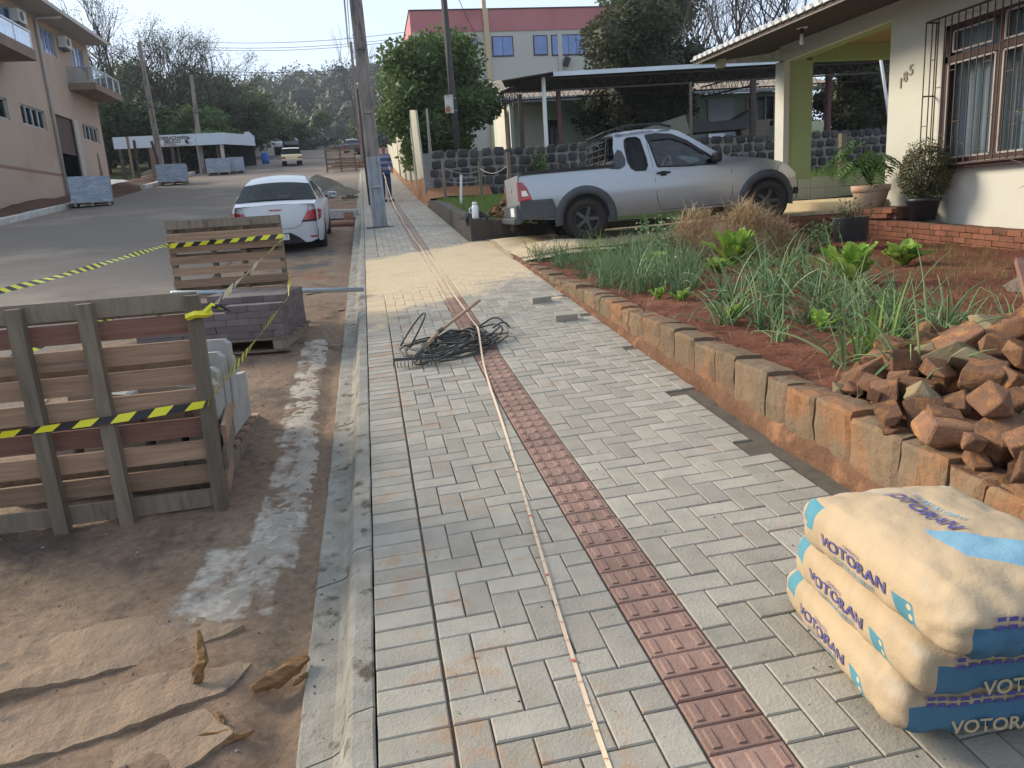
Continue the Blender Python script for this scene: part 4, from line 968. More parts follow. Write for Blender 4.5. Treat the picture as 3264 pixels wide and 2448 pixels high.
while len(placed) < 290 and tries < 20000:
    tries += 1; x = r3.uniform(1.98, 4.3); y = r3.uniform(1.25, 3.7); h = hpile(x, y)
    if h <= 0.0 or (x < 2.15 and y > 2.75): continue
    z = zsoil(x, y)+h*r3.uniform(.55 if r3.random() < .3 else .92, 1.0); s = r3.uniform(.14, .27) if h > .05 else r3.uniform(.08, .14)
    if any((x-a)**2+(y-b)**2+(z-c)**2 < (.33*(s+q))**2 for a, b, c, q in placed): continue
    placed.append((x, y, z, s))
placed += [(1.98, 2.62, -.90, .12), (2.06, 2.42, -.88, .15), (2.0, 2.2, -.90, .12), (2.10, 2.05, -.87, .17), (1.99, 1.92, -.91, .15), (2.08, 1.72, -.88, .17), (2.15, 2.3, -.80, .17), (2.2, 2.72, -.86, .13), (2.12, 2.9, -.90, .10)]
for k, (x, y, z, s) in enumerate(placed):
    g = r3.random() < .14; me = r3.choice(SG if g else SM)
    o = inst('broken_stone', me, None, (x, y, z+s*.12), (r3.uniform(-.6, .6), r3.uniform(-.6, .6), r3.uniform(0, 6.28)), (s*1.25, s*1.25, s*1.25))
    tag(o, 'greyish olive broken stone among the ochre ones on the garden heap' if g else 'ochre broken building stone in the heap on the garden corner', 'stone', 'broken stones heaped in the garden')
mb = MB(); mb.box((0, 0, 0), (.035, .60, .05)); tag(obj('wooden_lath', mb, M['woodO'], loc=(2.72, 2.72, -.50), rot=(R(24), R(8), R(-40))), 'rough grey wooden lath lying across the top of the stone heap', 'wooden lath')
mb = MB(); mb.box((0, 0, 0), (.06, .75, .03)); tag(obj('wooden_lath', mb, M['woodR'], loc=(2.98, 3.0, -.52), rot=(R(20), R(12), R(-32))), 'dark brown board leaning steeply behind the stone heap', 'board')
# ------------------------------------------------------------------ vegetables
def blade(mb, base, ang, lean, L, wd, droop, n=6, flat=False, var=0.0, kink=None):
    """thin curved leaf from base; hollow round (onion) or flat"""
    p = Vector(base); d = Vector((math.cos(ang)*math.sin(lean), math.sin(ang)*math.sin(lean), math.cos(lean))); pts = [p.copy()]; s = L/n
    for i in range(n):
        d = (d + Vector((math.cos(ang)*droop*.5, math.sin(ang)*droop*.5, -droop*(i/n)*1.4))).normalized()
        if kink is not None and i == kink: d = (d+Vector((math.cos(ang), math.sin(ang), -1.6))).normalized()
        p = p + d*s; pts.append(p.copy())
    if flat:
        sd_ = Vector((-math.sin(ang), math.cos(ang), 0)); vs = []
        for i, q in enumerate(pts):
            k = i/n; w_ = wd*(min(1, .5+k*2) if k < .5 else 1)*(1-k**2.2); vs += [q-sd_*w_/2, q+sd_*w_/2]
        mb.add(vs, [(2*i, 2*i+1, 2*i+3, 2*i+2) for i in range(n)], var)
    else: mb.tube(pts, [wd*.5*(1-(i/n)**2*.88) for i in range(n+1)], 4, var, cap=False)
def onion_mesh(seed, nb=14, L=.34, lean=.45, droop=.12, wd=.0095, flat=False, spread=.02, m='onion', n=7):
    r2 = random.Random(seed); mb = MB()
    for _ in range(nb):
        a = r2.uniform(0, 6.28); 
        blade(mb, (r2.gauss(0, spread), r2.gauss(0, spread), -.01), a, abs(r2.gauss(0, lean)), L*r2.uniform(.45, 1.1), wd*r2.uniform(.7, 1.2), droop*r2.uniform(.1, 2.4), n, flat, r2.random()**1.5, kink=(r2.choice([3, 4, 5]) if r2.random() < .33 else None))
    return mb.mesh('leaves', M[m])
ON = [onion_mesh(i, 12+2*i, .38) for i in range(5)]; OD = [onion_mesh(20+i, 34, .40, .33, .09, .006, spread=.05) for i in range(4)]
OS = [onion_mesh(40+i, 7, .30, .5, .15, .007, spread=.012) for i in range(3)]; GR = onion_mesh(60, 46, .42, .40, .16, .014, True, .03, 'grassY')
def onion(me, x, y, s, label, group=None, dz=0):
    o = inst('onion_plant', me, None, (x, y, zsoil(x, y)+dz), (0, 0, rnd.uniform(0, 6.28)), s); return tag(o, label, 'onion plant', group)
r4 = random.Random(5)
G1 = 'green onions growing in the red vegetable bed'
# dense clumps at the far left corner of the bed
pts = []
for _ in range(900):
    if len(pts) >= 80: break
    y = r4.uniform(6.6, 10.6); x = 2.22+r4.random()*min(2.2, .55+(y-6.2)*.42)
    if all((x-a)**2+(y-b)**2 > .024 for a, b in pts): pts.append((x, y))
for (x, y) in pts: onion(r4.choice(OD), x, y, r4.uniform(.85, 1.25), 'dense clump of tall green onions at the driveway end of the bed', 'dense onion clumps by the driveway')
pts = []
for _ in range(2000):
    if len(pts) >= 40: break
    y = r4.uniform(3.0, 7.0); x = 2.42+r4.random()*(.8+.34*(y-3)); 
    if all((x-a)**2+(y-b)**2 > .05 for a, b in pts) and not (y < 3.7 and x > 2.5): pts.append((x, y))
for (x, y) in pts: onion(r4.choice(ON), x, y, r4.uniform(1.2, 1.75), 'bluish green onion plant with bent hollow leaves in the near rows', G1)
for k, (x, y) in enumerate(((3.45, 3.95), (3.75, 3.9), (3.15, 3.75), (3.05, 4.3), (4.0, 4.2), (2.62, 3.25))):
    onion(OS[k % 3], x, y, 1.45, ['thin spreading onion standing alone in front of the seedlings', 'lone onion nearest the palm trunk side with drooping leaves', 'small onion just beyond the stone heap', 'slender onion with a dry tip among the bare soil', 'small onion plant at the right edge of the bed', 'onion with leaves lying on the soil beside the stone heap'][k])
tag(inst('grass_clump', GR, None, (2.58, 3.55, zsoil(2.58, 3.55)), (0, 0, .4), 1.25), 'bright green clump of broad grass blades growing nearest the low wall', 'grass clump')
tag(inst('grass_clump', GR, None, (2.78, 9.3, zsoil(2.78, 9.3)), (0, 0, 2.4), 1.3), 'tall bright grass clump in front of the rear wheel of the pickup', 'grass clump')
tag(inst('grass_clump', GR, None, (3.6, 9.7, zsoil(3.6, 9.7)), (0, 0, 1.4), 1.1), 'grass clump beside the flowering weed below the pickup door', 'grass clump')
def lettuce(seed, n, L, W, up, m='lett'):
    r2 = random.Random(seed); mb = MB()
    for k in range(n):
        a = r2.uniform(0, 6.28); e = up+r2.uniform(-.35, .25); l = L*r2.uniform(.6, 1.1); w_ = W*r2.uniform(.7, 1.1); va = r2.random()
        d = Vector((math.cos(a)*math.cos(e), math.sin(a)*math.cos(e), math.sin(e))); sd_ = Vector((-math.sin(a), math.cos(a), 0)); nrm = sd_.cross(d); N_ = 7; vs = []
        for i in range(N_+1):
            s = i/N_; c = d*l*s - Vector((0, 0, 1))*l*.16*s**2.5; w2 = w_*math.sin(math.pi*min(1, s*.9+.06))**.7*(.35 if s < .2 else 1)
            for q in (-1, -.5, 0, .5, 1): vs.append(c + sd_*w2*q/2 + nrm*(-abs(q)*w2*.18) + nrm*.012*math.sin(s*14+q*5+k)*abs(q))
        mb.add(vs, [(i*5+q, i*5+q+1, (i+1)*5+q+1, (i+1)*5+q) for i in range(N_) for q in range(4)], va)
    return mb.mesh('leaves', M[m], True)
LT = [lettuce(1, 26, .24, .085, 1.15), lettuce(2, 32, .18, .08, .95), lettuce(3, 7, .13, .06, 1.1)]
for (x, y, s, mi, lab) in ((4.15, 6.05, 1.35, 0, 'tall pale green lettuce with upright leaves in the middle of the bed'), (5.3, 6.9, 1.35, 1, 'round bushy bright green lettuce by the brick edging'), (4.0, 8.0, 1.5, 0, 'broad leafy green vegetable in front of the straw heap'), (3.15, 8.3, 1.1, 1, 'leafy green vegetable half hidden among the onions'), (3.6, 7.6, .9, 1, 'low green leafy plant left of the broad one'),
                           (2.42, 6.25, .95, 2, 'small light green seedling near the wall, farther of the pair'), (2.52, 6.0, 1.0, 2, 'small light green seedling near the wall, nearer of the pair'), (2.50, 5.05, 1.1, 2, 'light green seedling below the leaning onions'), (2.85, 4.45, 1.2, 2, 'small green leaf rosette between two onions'), (3.4, 3.65, 1.1, 2, 'pale leaf rosette just behind the stone heap')):
    tag(inst('leafy_vegetable', LT[mi], None, (x, y, zsoil(x, y)-.005), (0, 0, x*7), s*(1.45 if mi < 2 else 1.25)), lab, 'vegetable', 'leafy vegetables in the bed')
# seedlings: fine green hair over the bed (nobody could count them)
def strands(n, area, zf, L, wd, m, name, label, cat, lean=.25, clump=None, droop=.06, seg=2, kind='stuff', seed=1):
    r2 = random.Random(seed); mb = MB()
    for _ in range(n):
        for _t in range(20):
            x = r2.uniform(area[0], area[1]); y = r2.uniform(area[2], area[3])
            if clump is None or mn.noise((x*clump[0], y*clump[0], 2.2)) > clump[1]: break
        else: continue
        blade(mb, (x, y, zf(x, y)), r2.uniform(0, 6.28), abs(r2.gauss(0, lean)), L*r2.uniform(.5, 1.2), wd, droop, seg, True, r2.random())
    return tag(obj(name, mb, M[m]), label, cat, kind=kind)
strands(2600, (3.3, 6.8, 4.2, 8.2), lambda x, y: zsoil(x, y)-.005, .075, .0055, 'seed', 'seedlings', 'thin yellow green seedlings sprouting over the red bed', 'seedlings', clump=(1.6, -.02), seed=4)
strands(1500, (3.0, 5.4, 7.0, 9.4), lambda x, y: zsoil(x, y)-.005, .09, .006, 'grassY', 'ground_cover', 'low bright green growth before the straw heap', 'ground cover', clump=(1.3, 0), seed=5)
strands(260, (2.1, 4.6, 2.8, 8.5), lambda x, y: zsoil(x, y)+.004, .10, .004, 'dry', 'dry_stalks', 'dry stalks scattered on the red soil', 'dry stalks', lean=1.4, seed=6)
# weeds with upright stems
def weed(seed, n, L, lm, leafs=8, ls=.03):
    r2 = random.Random(seed); mb = MB()
    for _ in range(n):
        a = r2.uniform(0, 6.28); le = abs(r2.gauss(0, .3)); l = L*r2.uniform(.5, 1.1); b = Vector((r2.gauss(0, .08), r2.gauss(0, .08), 0)); d = Vector((math.cos(a)*math.sin(le), math.sin(a)*math.sin(le), math.cos(le)))
        mb.tube([b, b+d*l*.5, b+d*l+Vector((0, 0, -.01))], [.003, .0025, .001], 3, .2, False)
        for k in range(leafs):
            p = b+d*l*r2.uniform(.2, 1); q = Vector((r2.gauss(0, 1), r2.gauss(0, 1), r2.gauss(.4, .6))).normalized(); s_ = q.orthogonal().normalized(); z_ = ls*r2.uniform(.5, 1.2)
            mb.add([p, p+q*z_*.5+s_*z_*.3, p+q*z_, p+q*z_*.5-s_*z_*.3], [(0, 1, 2, 3)], r2.random())
    return mb.mesh('leaves', M[lm])
W1 = weed(1, 26, .50, 'onion', 14, .05); W2 = weed(2, 14, .25, 'onion', 10, .04)
tag(inst('flowering_weed', W1, None, (3.55, 9.0, zsoil(3.5, 9)), (0, 0, 0), 1.15), 'tall leafy weed with tiny pink flowers below the pickup door', 'weed')
tag(inst('flowering_weed', W1, None, (5.45, 8.6, zsoil(5.5, 8.6)), (0, 0, 2), .8), 'weed with small white flowers right of the straw heap', 'weed')
tag(inst('small_weed', W2, None, (4.75, 4.75, zsoil(4.7, 4.7)), (0, 0, 0), .6), 'small dark green sprig alone near the palm trunk', 'weed')
tag(inst('small_weed', W2, None, (2.9, 7.7, zsoil(2.9, 7.7)), (0, 0, 1), 1.1), 'low weed between the onion clumps and the lettuce', 'weed')
# straw heap
r2 = random.Random(9); mb = MB()
cx, cy = 4.5, 9.1
for _ in range(8200):
    a = r2.uniform(0, 6.28); rr = math.sqrt(r2.random()); x = cx+rr*math.cos(a)*1.0; y = cy+rr*math.sin(a)*.62; h = .70*(1-rr**2)*(.8+.5*mn.noise((x*2.2, y*2.2, 4)))
    zz_ = zsoil(x, y)+h*r2.uniform(.7, 1.05); aa = r2.uniform(0, 6.28)
    blade(mb, (x, y, zz_), aa, 1.1+r2.gauss(0, .35), r2.uniform(.10, .34), .0075, r2.uniform(.1, .45), 4, True, r2.random())
mb.add([(cx+math.cos(i/18*6.28)*(.98*k), cy+math.sin(i/18*6.28)*(.60*k), zsoil(cx, cy)-.03+.48*(1-k*k)) for k in (1, .75, .5, .25, .02) for i in range(18)], [(k*18+i, k*18+(i+1) % 18, (k+1)*18+(i+1) % 18, (k+1)*18+i) for k in range(4) for i in range(18)], .9)
tag(obj('straw_heap', mb, M['dry']), 'big heap of dry pulled straw at the back of the bed before the pickup', 'straw heap')
# ------------------------------------------------------------------ the cream house on the right
HX = 7.5
hs = thing('house', 'cream house with barred window, open porch and white roof tiles on the right', 'house', (HX, 8.0, -.6))
def W(name, mb, m, parent=hs, smooth=False): return obj(name, mb, M[m] if isinstance(m, str) else m, parent, smooth, world=True)
wy0, wy1, wz0, wz1 = 6.55, 9.20, .27, 1.97      # window opening
mb = MB()
mb.box((HX+.08, (wy1+10.25)/2, .95), (.16, 10.25-wy1, 3.3))
mb.box((HX+.08, (4+wy0)/2, .95), (.16, wy0-4, 3.3))
mb.box((HX+.08, (wy0+wy1)/2, (-.7+wz0)/2), (.16, wy1-wy0, wz0+.7)); mb.box((HX+.08, (wy0+wy1)/2, (wz1+2.6)/2), (.16, wy1-wy0, 2.6-wz1))
W('front_wall', mb, 'wallH')
mb = MB(); mb.box((HX+3.5, 3.98, .95), (7, .16, 3.3)); mb.box((HX+3.6, 10.17, .95), (6.9, .14, 3.3)); W('side_wall', mb, 'wallH')
# porch: beam over the open front, column, north beam, floor, tiled parapet
mb = MB(); mb.box((HX+.06, 11.76, 2.465), (.12, 3.02, .31)); W('front_beam', mb, 'wallH')
mb = MB(); mb.box((HX+.20, 11.73, 2.43), (.156, 2.94, .26)); W('beam_inner_face', mb, 'wallG')
mb = MB(); mb.box((HX+.055, 13.25, 1.08), (.11, .30, 2.50)); W('column_facing', mb, 'wallH')
mb = MB(); mb.box((HX+.36, 13.30, 1.30), (.50, .24, 2.06)); W('column', mb, 'wallG')
mb = MB(); mb.box((HX+3.8, 13.30, 2.46), (6.4, .22, .26)); W('side_beam', mb, 'wallG')
mb = MB(); mb.box((HX+3.5, 11.8, 2.605), (7.0, 3.3, .02)); W('porch_ceiling', mb, 'ceil')
mb = MB(); mb.box((HX+3.6, 11.8, -.28), (7.0, 3.1, .34)); W('porch_floor', mb, 'floorY')
mb = MB(); mb.box((HX+.02, 11.8, -.30), (.20, 3.3, .30)); W('porch_step', mb, 'floorY')
mb = MB(); mb.box((HX+2.6, 13.30, .09), (5.2, .19, .40)); par = W('parapet', mb, 'grout')
mbt = MB(); mbt.box((0, 0, 0), (.293, .012, .193)); tm = mbt.mesh('wall_tile', M['tileW'])
for i in range(9):
    for j in range(2):
        inst('wall_tile', tm, par, (HX+.02+.15+i*.30-HX, 13.196-8.0, -.10+.10+j*.20-.0+.0+.6-.0), (0, 0, 0))
mb = MB(); mb.box((HX+2.6, 13.30, .300), (5.2, .21, .02)); W('parapet_cap', mb, 'wallG')
mb = MB(); mb.box((HX+3.2, 11.7, 1.2), (.1, 3.0, 2.7)) if False else None
# roof: soffit, tiles along the eave
E0, E1 = 6.18, 15.0
def zsof(x, y): return 2.60-(HX-x)*.12-.02*(13.2-y)
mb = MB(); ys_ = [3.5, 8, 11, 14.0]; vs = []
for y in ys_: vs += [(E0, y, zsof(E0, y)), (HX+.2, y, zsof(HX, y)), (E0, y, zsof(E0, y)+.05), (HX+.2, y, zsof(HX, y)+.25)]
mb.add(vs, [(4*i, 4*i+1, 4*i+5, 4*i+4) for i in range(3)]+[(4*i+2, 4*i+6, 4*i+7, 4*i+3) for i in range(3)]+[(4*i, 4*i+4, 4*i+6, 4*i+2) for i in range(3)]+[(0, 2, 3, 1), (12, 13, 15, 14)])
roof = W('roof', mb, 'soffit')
mb = MB(); vs = [(E0, y, zsof(E0, y)+.06) for y in (3.5, 14.0)]+[(HX+4, y, 3.55) for y in (3.5, 14.0)]+[(HX+8, y, 2.5) for y in (3.5, 14.0)]
mb.add(vs, [(0, 2, 3, 1), (2, 4, 5, 3)]); mb.add([(E0+.1, 14.0, zsof(E0, 14)), (HX+4, 14.0, 3.5), (HX+8, 14, 2.5)], [(0, 1, 2)]); W('roof_deck', mb, 'tileR')
y = 3.6; k = 0
mbt = MB(); n = 7; vs = []
for q in range(2):
    for i in range(n+1):
        a = math.pi*i/n; vs.append((-.03+q*.40, .072*math.cos(a), .075*math.sin(a)+q*.075))
for i in range(n+1):
    a = math.pi*i/n; vs.append((-.03, .052*math.cos(a), .055*math.sin(a)))
mbt.add(vs, [(i, i+1, i+n+2, i+n+1) for i in range(n)]+[(2*n+2+i, 2*n+3+i, i+1, i) for i in range(n)]); mbt.add([(-.028, .052*math.cos(math.pi*i/n), .055*math.sin(math.pi*i/n)) for i in range(n+1)], [tuple(range(n+1))])
tt = mbt.mesh('roof_tile', M['tileR'])
mbt = MB(); mbt.prism([(-.05, .012), (0, -.004), (.05, .012), (.05, .028), (0, .012), (-.05, .028)], .4, 'x', (-.045, 0, 0)); tt2 = mbt.mesh('roof_tile', M['tileR'])
while y < 14.0:
    for me, dy, dz in ((tt, 0, .055), (tt2, .10, .052)):
        o = inst('roof_tile', me, roof, (E0-HX-.01, y+dy-8.0, zsof(E0, y+dy)+dz+.6), (rnd.uniform(-.03, .03), 0, rnd.uniform(-.03, .03)), 1.0)
    y += .205; k += 1
mb = MB(); mb.bar((E0+.02, 3.5, zsof(E0, 3.5)+.03), (E0+.02, 14.0, zsof(E0, 14)+.03), .035, .075); W('fascia', mb, 'pipeW')
mb = MB(); mb.box((E0+.45, 13.8, zsof(E0+.45, 13.8)-.07), (.14, .14, .16)); W('eave_bracket', mb, 'wallH')
# lamp under the soffit
lp = thing('porch_lamp', 'bare bulb lamp holder hanging under the dark soffit', 'lamp', (6.75, 11.3, zsof(6.75, 11.3)))
mb = MB(); mb.lathe([(.085, -.001), (.085, -.018), (.03, -.022)], 16); obj('rose', mb, M['wpost'], lp, True)
mb = MB(); mb.lathe([(.035, -.02), (.032, -.06), (.020, -.075), (.016, -.11)], 12); obj('holder', mb, M['black'], lp, True)
mb = MB(); mb.lathe([(.018, -.10), (.026, -.11), (.028, -.16), (.022, -.185), (.034, -.205), (.034, -.225), (.02, -.245), (.004, -.25)], 12); obj('bulb', mb, M['plate'], lp, True)
# house number
for ch, y, z in (('1', 9.99, 1.445), ('8', 9.90, 1.515), ('5', 9.79, 1.585)):
    o = lettering(ch, .19, M['num'], hs, (-.008, y-8.0, z+.6-.03), (R(90), 0, R(-90)), .002, .006, 'house_number')
# window with maroon frame, curtain, bars
win = W('window', (lambda mb: (mb.box((HX+.07, wy1-.03, (wz0+wz1)/2), (.10, .06, wz1-wz0)), mb.box((HX+.07, wy0+.03, (wz0+wz1)/2), (.10, .06, wz1-wz0)), mb.box((HX+.07, (wy0+wy1)/2, wz1-.03), (.10, wy1-wy0, .06)),
     mb.box((HX+.07, (wy0+wy1)/2, wz0+.03), (.10, wy1-wy0, .06)), mb.box((HX+.06, (wy0+wy1)/2, 1.56), (.08, wy1-wy0, .075)), [mb.box((HX+.06, y, (wz0+wz1)/2), (.085, .07, wz1-wz0)) for y in (8.30, 7.45)], mb)[-1])(MB()), 'frameR')
mb = MB()
for (ya, yb, za, zb_) in ((8.36, 9.12, .34, 1.50), (7.51, 8.24, .34, 1.50), (6.6, 7.39, .34, 1.50), (8.42, 9.06, 1.64, 1.88), (7.51, 8.24, 1.62, 1.92), (6.6, 7.39, 1.62, 1.92)):
    for (c, s_) in (((0, ya, (za+zb_)/2), (.02, .022, zb_-za)), ((0, yb, (za+zb_)/2), (.02, .022, zb_-za)), ((0, (ya+yb)/2, za), (.02, yb-ya, .022)), ((0, (ya+yb)/2, zb_), (.02, yb-ya, .022))): mb.box((HX+.022, c[1], c[2]), s_)
W('sash', mb, 'frameL', win) if False else obj('sash', mb.shift((-HX, -8.0, .6)), M['frameL'], win)
mb = MB(); mb.box((.065, (wy0+wy1)/2-8, (wz0+wz1)/2+.6), (.006, wy1-wy0-.1, wz1-wz0-.1)); obj('pane', mb, M['glassw'], win)
mb = MB(); ys_ = frange(wy0, wy1, .025); vs = []
for y in ys_: 
    dx = .03*math.sin(y*42)+.02*math.sin(y*17); vs += [(.20+dx, y-8, wz0+.6), (.20+dx, y-8, wz1+.58)]
mb.add(vs, [(2*i, 2*i+1, 2*i+3, 2*i+2) for i in range(len(ys_)-1)]); obj('curtain', mb, M['curt'], win, True)
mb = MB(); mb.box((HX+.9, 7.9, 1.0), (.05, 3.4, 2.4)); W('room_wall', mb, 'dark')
mb = MB(); mb.box((HX-.05, (wy0+wy1)/2, wz0-.045), (.16, wy1-wy0+.10, .05)); W('window_sill', mb, 'frameR')
gr = thing('window_grille', 'rusty brown steel security bars standing proud of the house window', 'window grille', (HX-.17, 7.88, wz0))
gx = -.0; y = wy1+.13; yb0, yb1 = 6.4, wy1+.13
for z in (1.78, -.02): mb = MB(); mb.bar((0, yb0-7.88, z), (0, yb1-7.88, z), .022); obj('rail', mb, M['ironR'], gr)
k = 0
while y > yb0:
    mb = MB(); mb.box((0, y-7.88, .88), (.011, .011, 1.80)); obj('bar', mb, M['ironR'], gr)
    if k % 2 == 1 or True:
        z = [.50, 1.30, .95, .35, 1.12][k % 5]; mb = MB(); mb.box((0, y-.055-7.88, z), (.009, .11, .009)); obj('cross_bar', mb, M['ironR'], gr)
    y -= .112; k += 1
for z in (1.78, .88, -.02): mb = MB(); mb.bar((0, yb1-7.88, z), (.17, yb1-7.88, z), .018); obj('bracket', mb, M['ironR'], gr)
mb = MB(); mb.box((.15, yb1-7.88, .88), (.011, .011, 1.80)); obj('bar', mb, M['ironR'], gr)

# ------------------------------------------------------------------ brick edging
bmesh_ = MB(); bmesh_.box((0, 0, 0), (.10, .192, .058), ch=.004); bk = bmesh_.mesh('brick', M['brick'])
ed = thing('brick_edging', 'long low edging of three courses of red bricks before the house wall', 'brick edging', (6.92, 7.2, -.62))
mb = MB(); mb.prism([(5.2, -.82), (10.0, -.70), (10.0, -.385), (5.2, -.655)], .085, 'x', (6.935, 0, 0)); obj('mortar', mb, M['mortar'], ed, world=True)
for c in range(4):
    for i in range(24):
        y = 5.25+i*.20+(c % 2)*.10; zt = -.405+(y-10)*.048 - c*.066
        inst('brick', bk, ed, (6.92+rnd.uniform(-.003, .003)+.045-6.92, y-7.2, zt-.03+.62+rnd.uniform(-.003, .003)), (rnd.uniform(-.015, .015)+.048, rnd.uniform(-.03, .03), rnd.uniform(-.02, .02)))
ed2 = thing('brick_edging', 'short brick edging running from the clay pot towards the pickup', 'brick edging', (6.1, 10.3, -.5))
mb = MB(); mb.box((6.1, 10.36, -.46), (1.75, .08, .30)); obj('mortar', mb, M['mortar'], ed2, world=True)
for c in range(3):
    for i in range(9): inst('brick', bk, ed2, (-.83+i*.20+(c % 2)*.10, 0, .14-c*.066), (0, rnd.uniform(-.02, .02), R(90)+rnd.uniform(-.02, .02)))
ed3 = thing('brick_edging', 'stepped brick planter end behind the clay pot against the house', 'brick edging', (7.2, 9.75, -.35))
mb = MB(); mb.box((7.2, 9.70, -.33), (.48, .9, .16)); obj('mortar', mb, M['mortar'], ed3, world=True)
for c in range(2):
    for i in range(4): inst('brick', bk, ed3, (-.27, -.42+i*.20+(c % 2)*.1, .055-c*.066), (0, 0, rnd.uniform(-.02, .02)))
mb = MB(); mb.grid(frange(6.96, 7.5, .09), frange(5.0, 10.3, .1), lambda x, y: -.45+(y-10)*.048+.012*mn.noise((x*5, y*5, 0))); struct('planting_strip', mb, M['soil'], smooth=True)

# ------------------------------------------------------------------ pots and their plants
def pot(name, label, loc, prof, m, n=24):
    t = thing(name, label, 'plant pot', loc); mb = MB(); mb.lathe(prof, n); obj('pot_body', mb, m, t, True); return t
pW = pot('plant_pot', 'big white plant pot stained with orange mud at the house corner', (7.05, 9.93, -.30), [(.17, 0), (.235, .26), (.24, .27), (.255, .275), (.265, .36), (.25, .365), (.235, .33), (.01, .33)], M['potW'])
mb = MB(); mb.lathe([(.235, .332), (.1, .345), (.01, .345)], 16); obj('soil', mb, M['soil'], pW)
pB = pot('plant_pot', 'black plastic pot of the round shrub against the house wall', (7.18, 9.02, -.44), [(.15, 0), (.20, .24), (.215, .245), (.215, .29), (.195, .29), (.18, .25), (.01, .25)], M['potB'])
pC = pot('plant_pot', 'low black bucket planter standing in the bed before the bricks', (5.95, 8.75, -.62), [(.196, 0), (.198, .005), (.207, .15), (.209, .155), (.216, .295), (.217, .30), (.205, .30), (.204, .295), (.20, .26), (.01, .26)], M['potB'])
# philodendron
def philo():
    r2 = random.Random(2); mb = MB(); st = MB()
    spec = [(2.9, .55, .62), (3.4, .35, .55), (3.9, .9, .5), (2.4, .9, .60), (4.5, .6, .5), (3.1, 1.1, .45), (5.2, .95, .45), (2.0, .55, .55), (1.2, .9, .40), (3.7, .15, .55), (.3, 1.0, .35), (2.7, 1.25, .62), (4.2, .15, .45), (3.3, .75, .72)]
    for (a, e, L) in spec:
        e = min(1.4, e+.3)
        d = Vector((math.cos(a)*math.cos(e), math.sin(a)*math.cos(e), math.sin(e))); b = Vector((0, 0, .02)); tip = b+d*L; mid = b+d*L*.5+Vector((0, 0, .06))
        st.tube([b, mid, tip], [.014, .011, .008], 6)
        fd = (Vector((math.cos(a), math.sin(a), 0))*.8+Vector((0, 0, -.35))).normalized(); sd_ = Vector((-math.sin(a), math.cos(a), 0)); l = .34; va = r2.random()
        for k in range(7):       # lobes of the leaf
            s = k/6; base = tip+fd*l*s*.8-Vector((0, 0, .10*s*s))
            for q in (-1, 1):
                ln = .20*math.sin(math.pi*(.18+.72*s)); dr = (sd_*q+fd*(.35+.5*s)+Vector((0, 0, -.25))).normalized(); nn = fd*.013
                mid_ = base+dr*ln*.6+Vector((0, 0, .01)); mb.add([base-nn, base+nn, mid_+nn*1.1, base+dr*ln+Vector((0, 0, -.02)), mid_-nn*1.1], [(0, 1, 2, 3, 4)], min(1, va*.8+.2*r2.random()))
        mb.add([tip, tip+sd_*.02+fd*l*.4, tip+fd*l, tip-sd_*.02+fd*l*.4], [(0, 1, 2, 3)], va)
    return mb, st
t = thing('philodendron', 'large split leaf philodendron growing in the white clay stained pot', 'potted plant', (7.05, 9.93, .04)); a, b = philo()
obj('leaves', a, M['philo'], t); obj('stems', b, M['philo'], t, True)
mb = MB(); r2 = random.Random(4)
for _ in range(6500):
    v = Vector((r2.gauss(0, 1), r2.gauss(0, 1), r2.gauss(0, 1))).normalized(); rr = r2.uniform(.5, 1)**.5; p = Vector((v.x*.33*rr, v.y*.33*rr, .34+v.z*.36*rr)); p += Vector((0, 0, .10 if v.z > .6 and r2.random() < .2 else 0))
    q = Vector((r2.gauss(0, 1), r2.gauss(0, 1), r2.gauss(0, 1))).normalized(); s_ = q.orthogonal().normalized(); L = .035*r2.uniform(.6, 1.2)
    mb.add([p, p+q*L*.5+s_*L*.35, p+q*L, p+q*L*.5-s_*L*.35], [(0, 1, 2, 3)], r2.random())
t = thing('potted_shrub', 'round twiggy olive green shrub growing in the black pot by the wall', 'potted plant', (7.18, 9.02, -.18)); obj('leaves', mb, M['bushl'], t)
mb = MB()
for _ in range(70):
    v = Vector((r2.gauss(0, 1), r2.gauss(0, 1), r2.gauss(.5, .8))).normalized(); mb.tube([(0, 0, -.02), (v.x*.17, v.y*.17, .25+v.z*.05), (v.x*.30, v.y*.30, .34+v.z*.38)], [.006, .004, .002], 3, 0, False)
obj('stems', mb, M['trunkL'], t)
t = thing('potted_seedlings', 'thin pale weeds growing in the low black bucket planter', 'potted plant', (5.95, 8.75, -.36)); inst('leaves', weed(7, 26, .22, 'bushl', 9, .035), t, (0, 0, 0), (0, 0, 0), 1.2)
for k, (x, y, h) in enumerate(((6.3, 10.1, .35), (6.75, 10.2, .30), (5.6, 10.1, .3))):
    tag(inst('twiggy_weed', weed(9+k, 9, h, 'bushl', 4, .02), None, (x, y, zsoil(x, min(y, 10.5))+.1)), ['thin dry weed beside the white pot', 'wispy weed just left of the white pot', 'wispy weed between straw heap and brick edging'][k], 'weed')

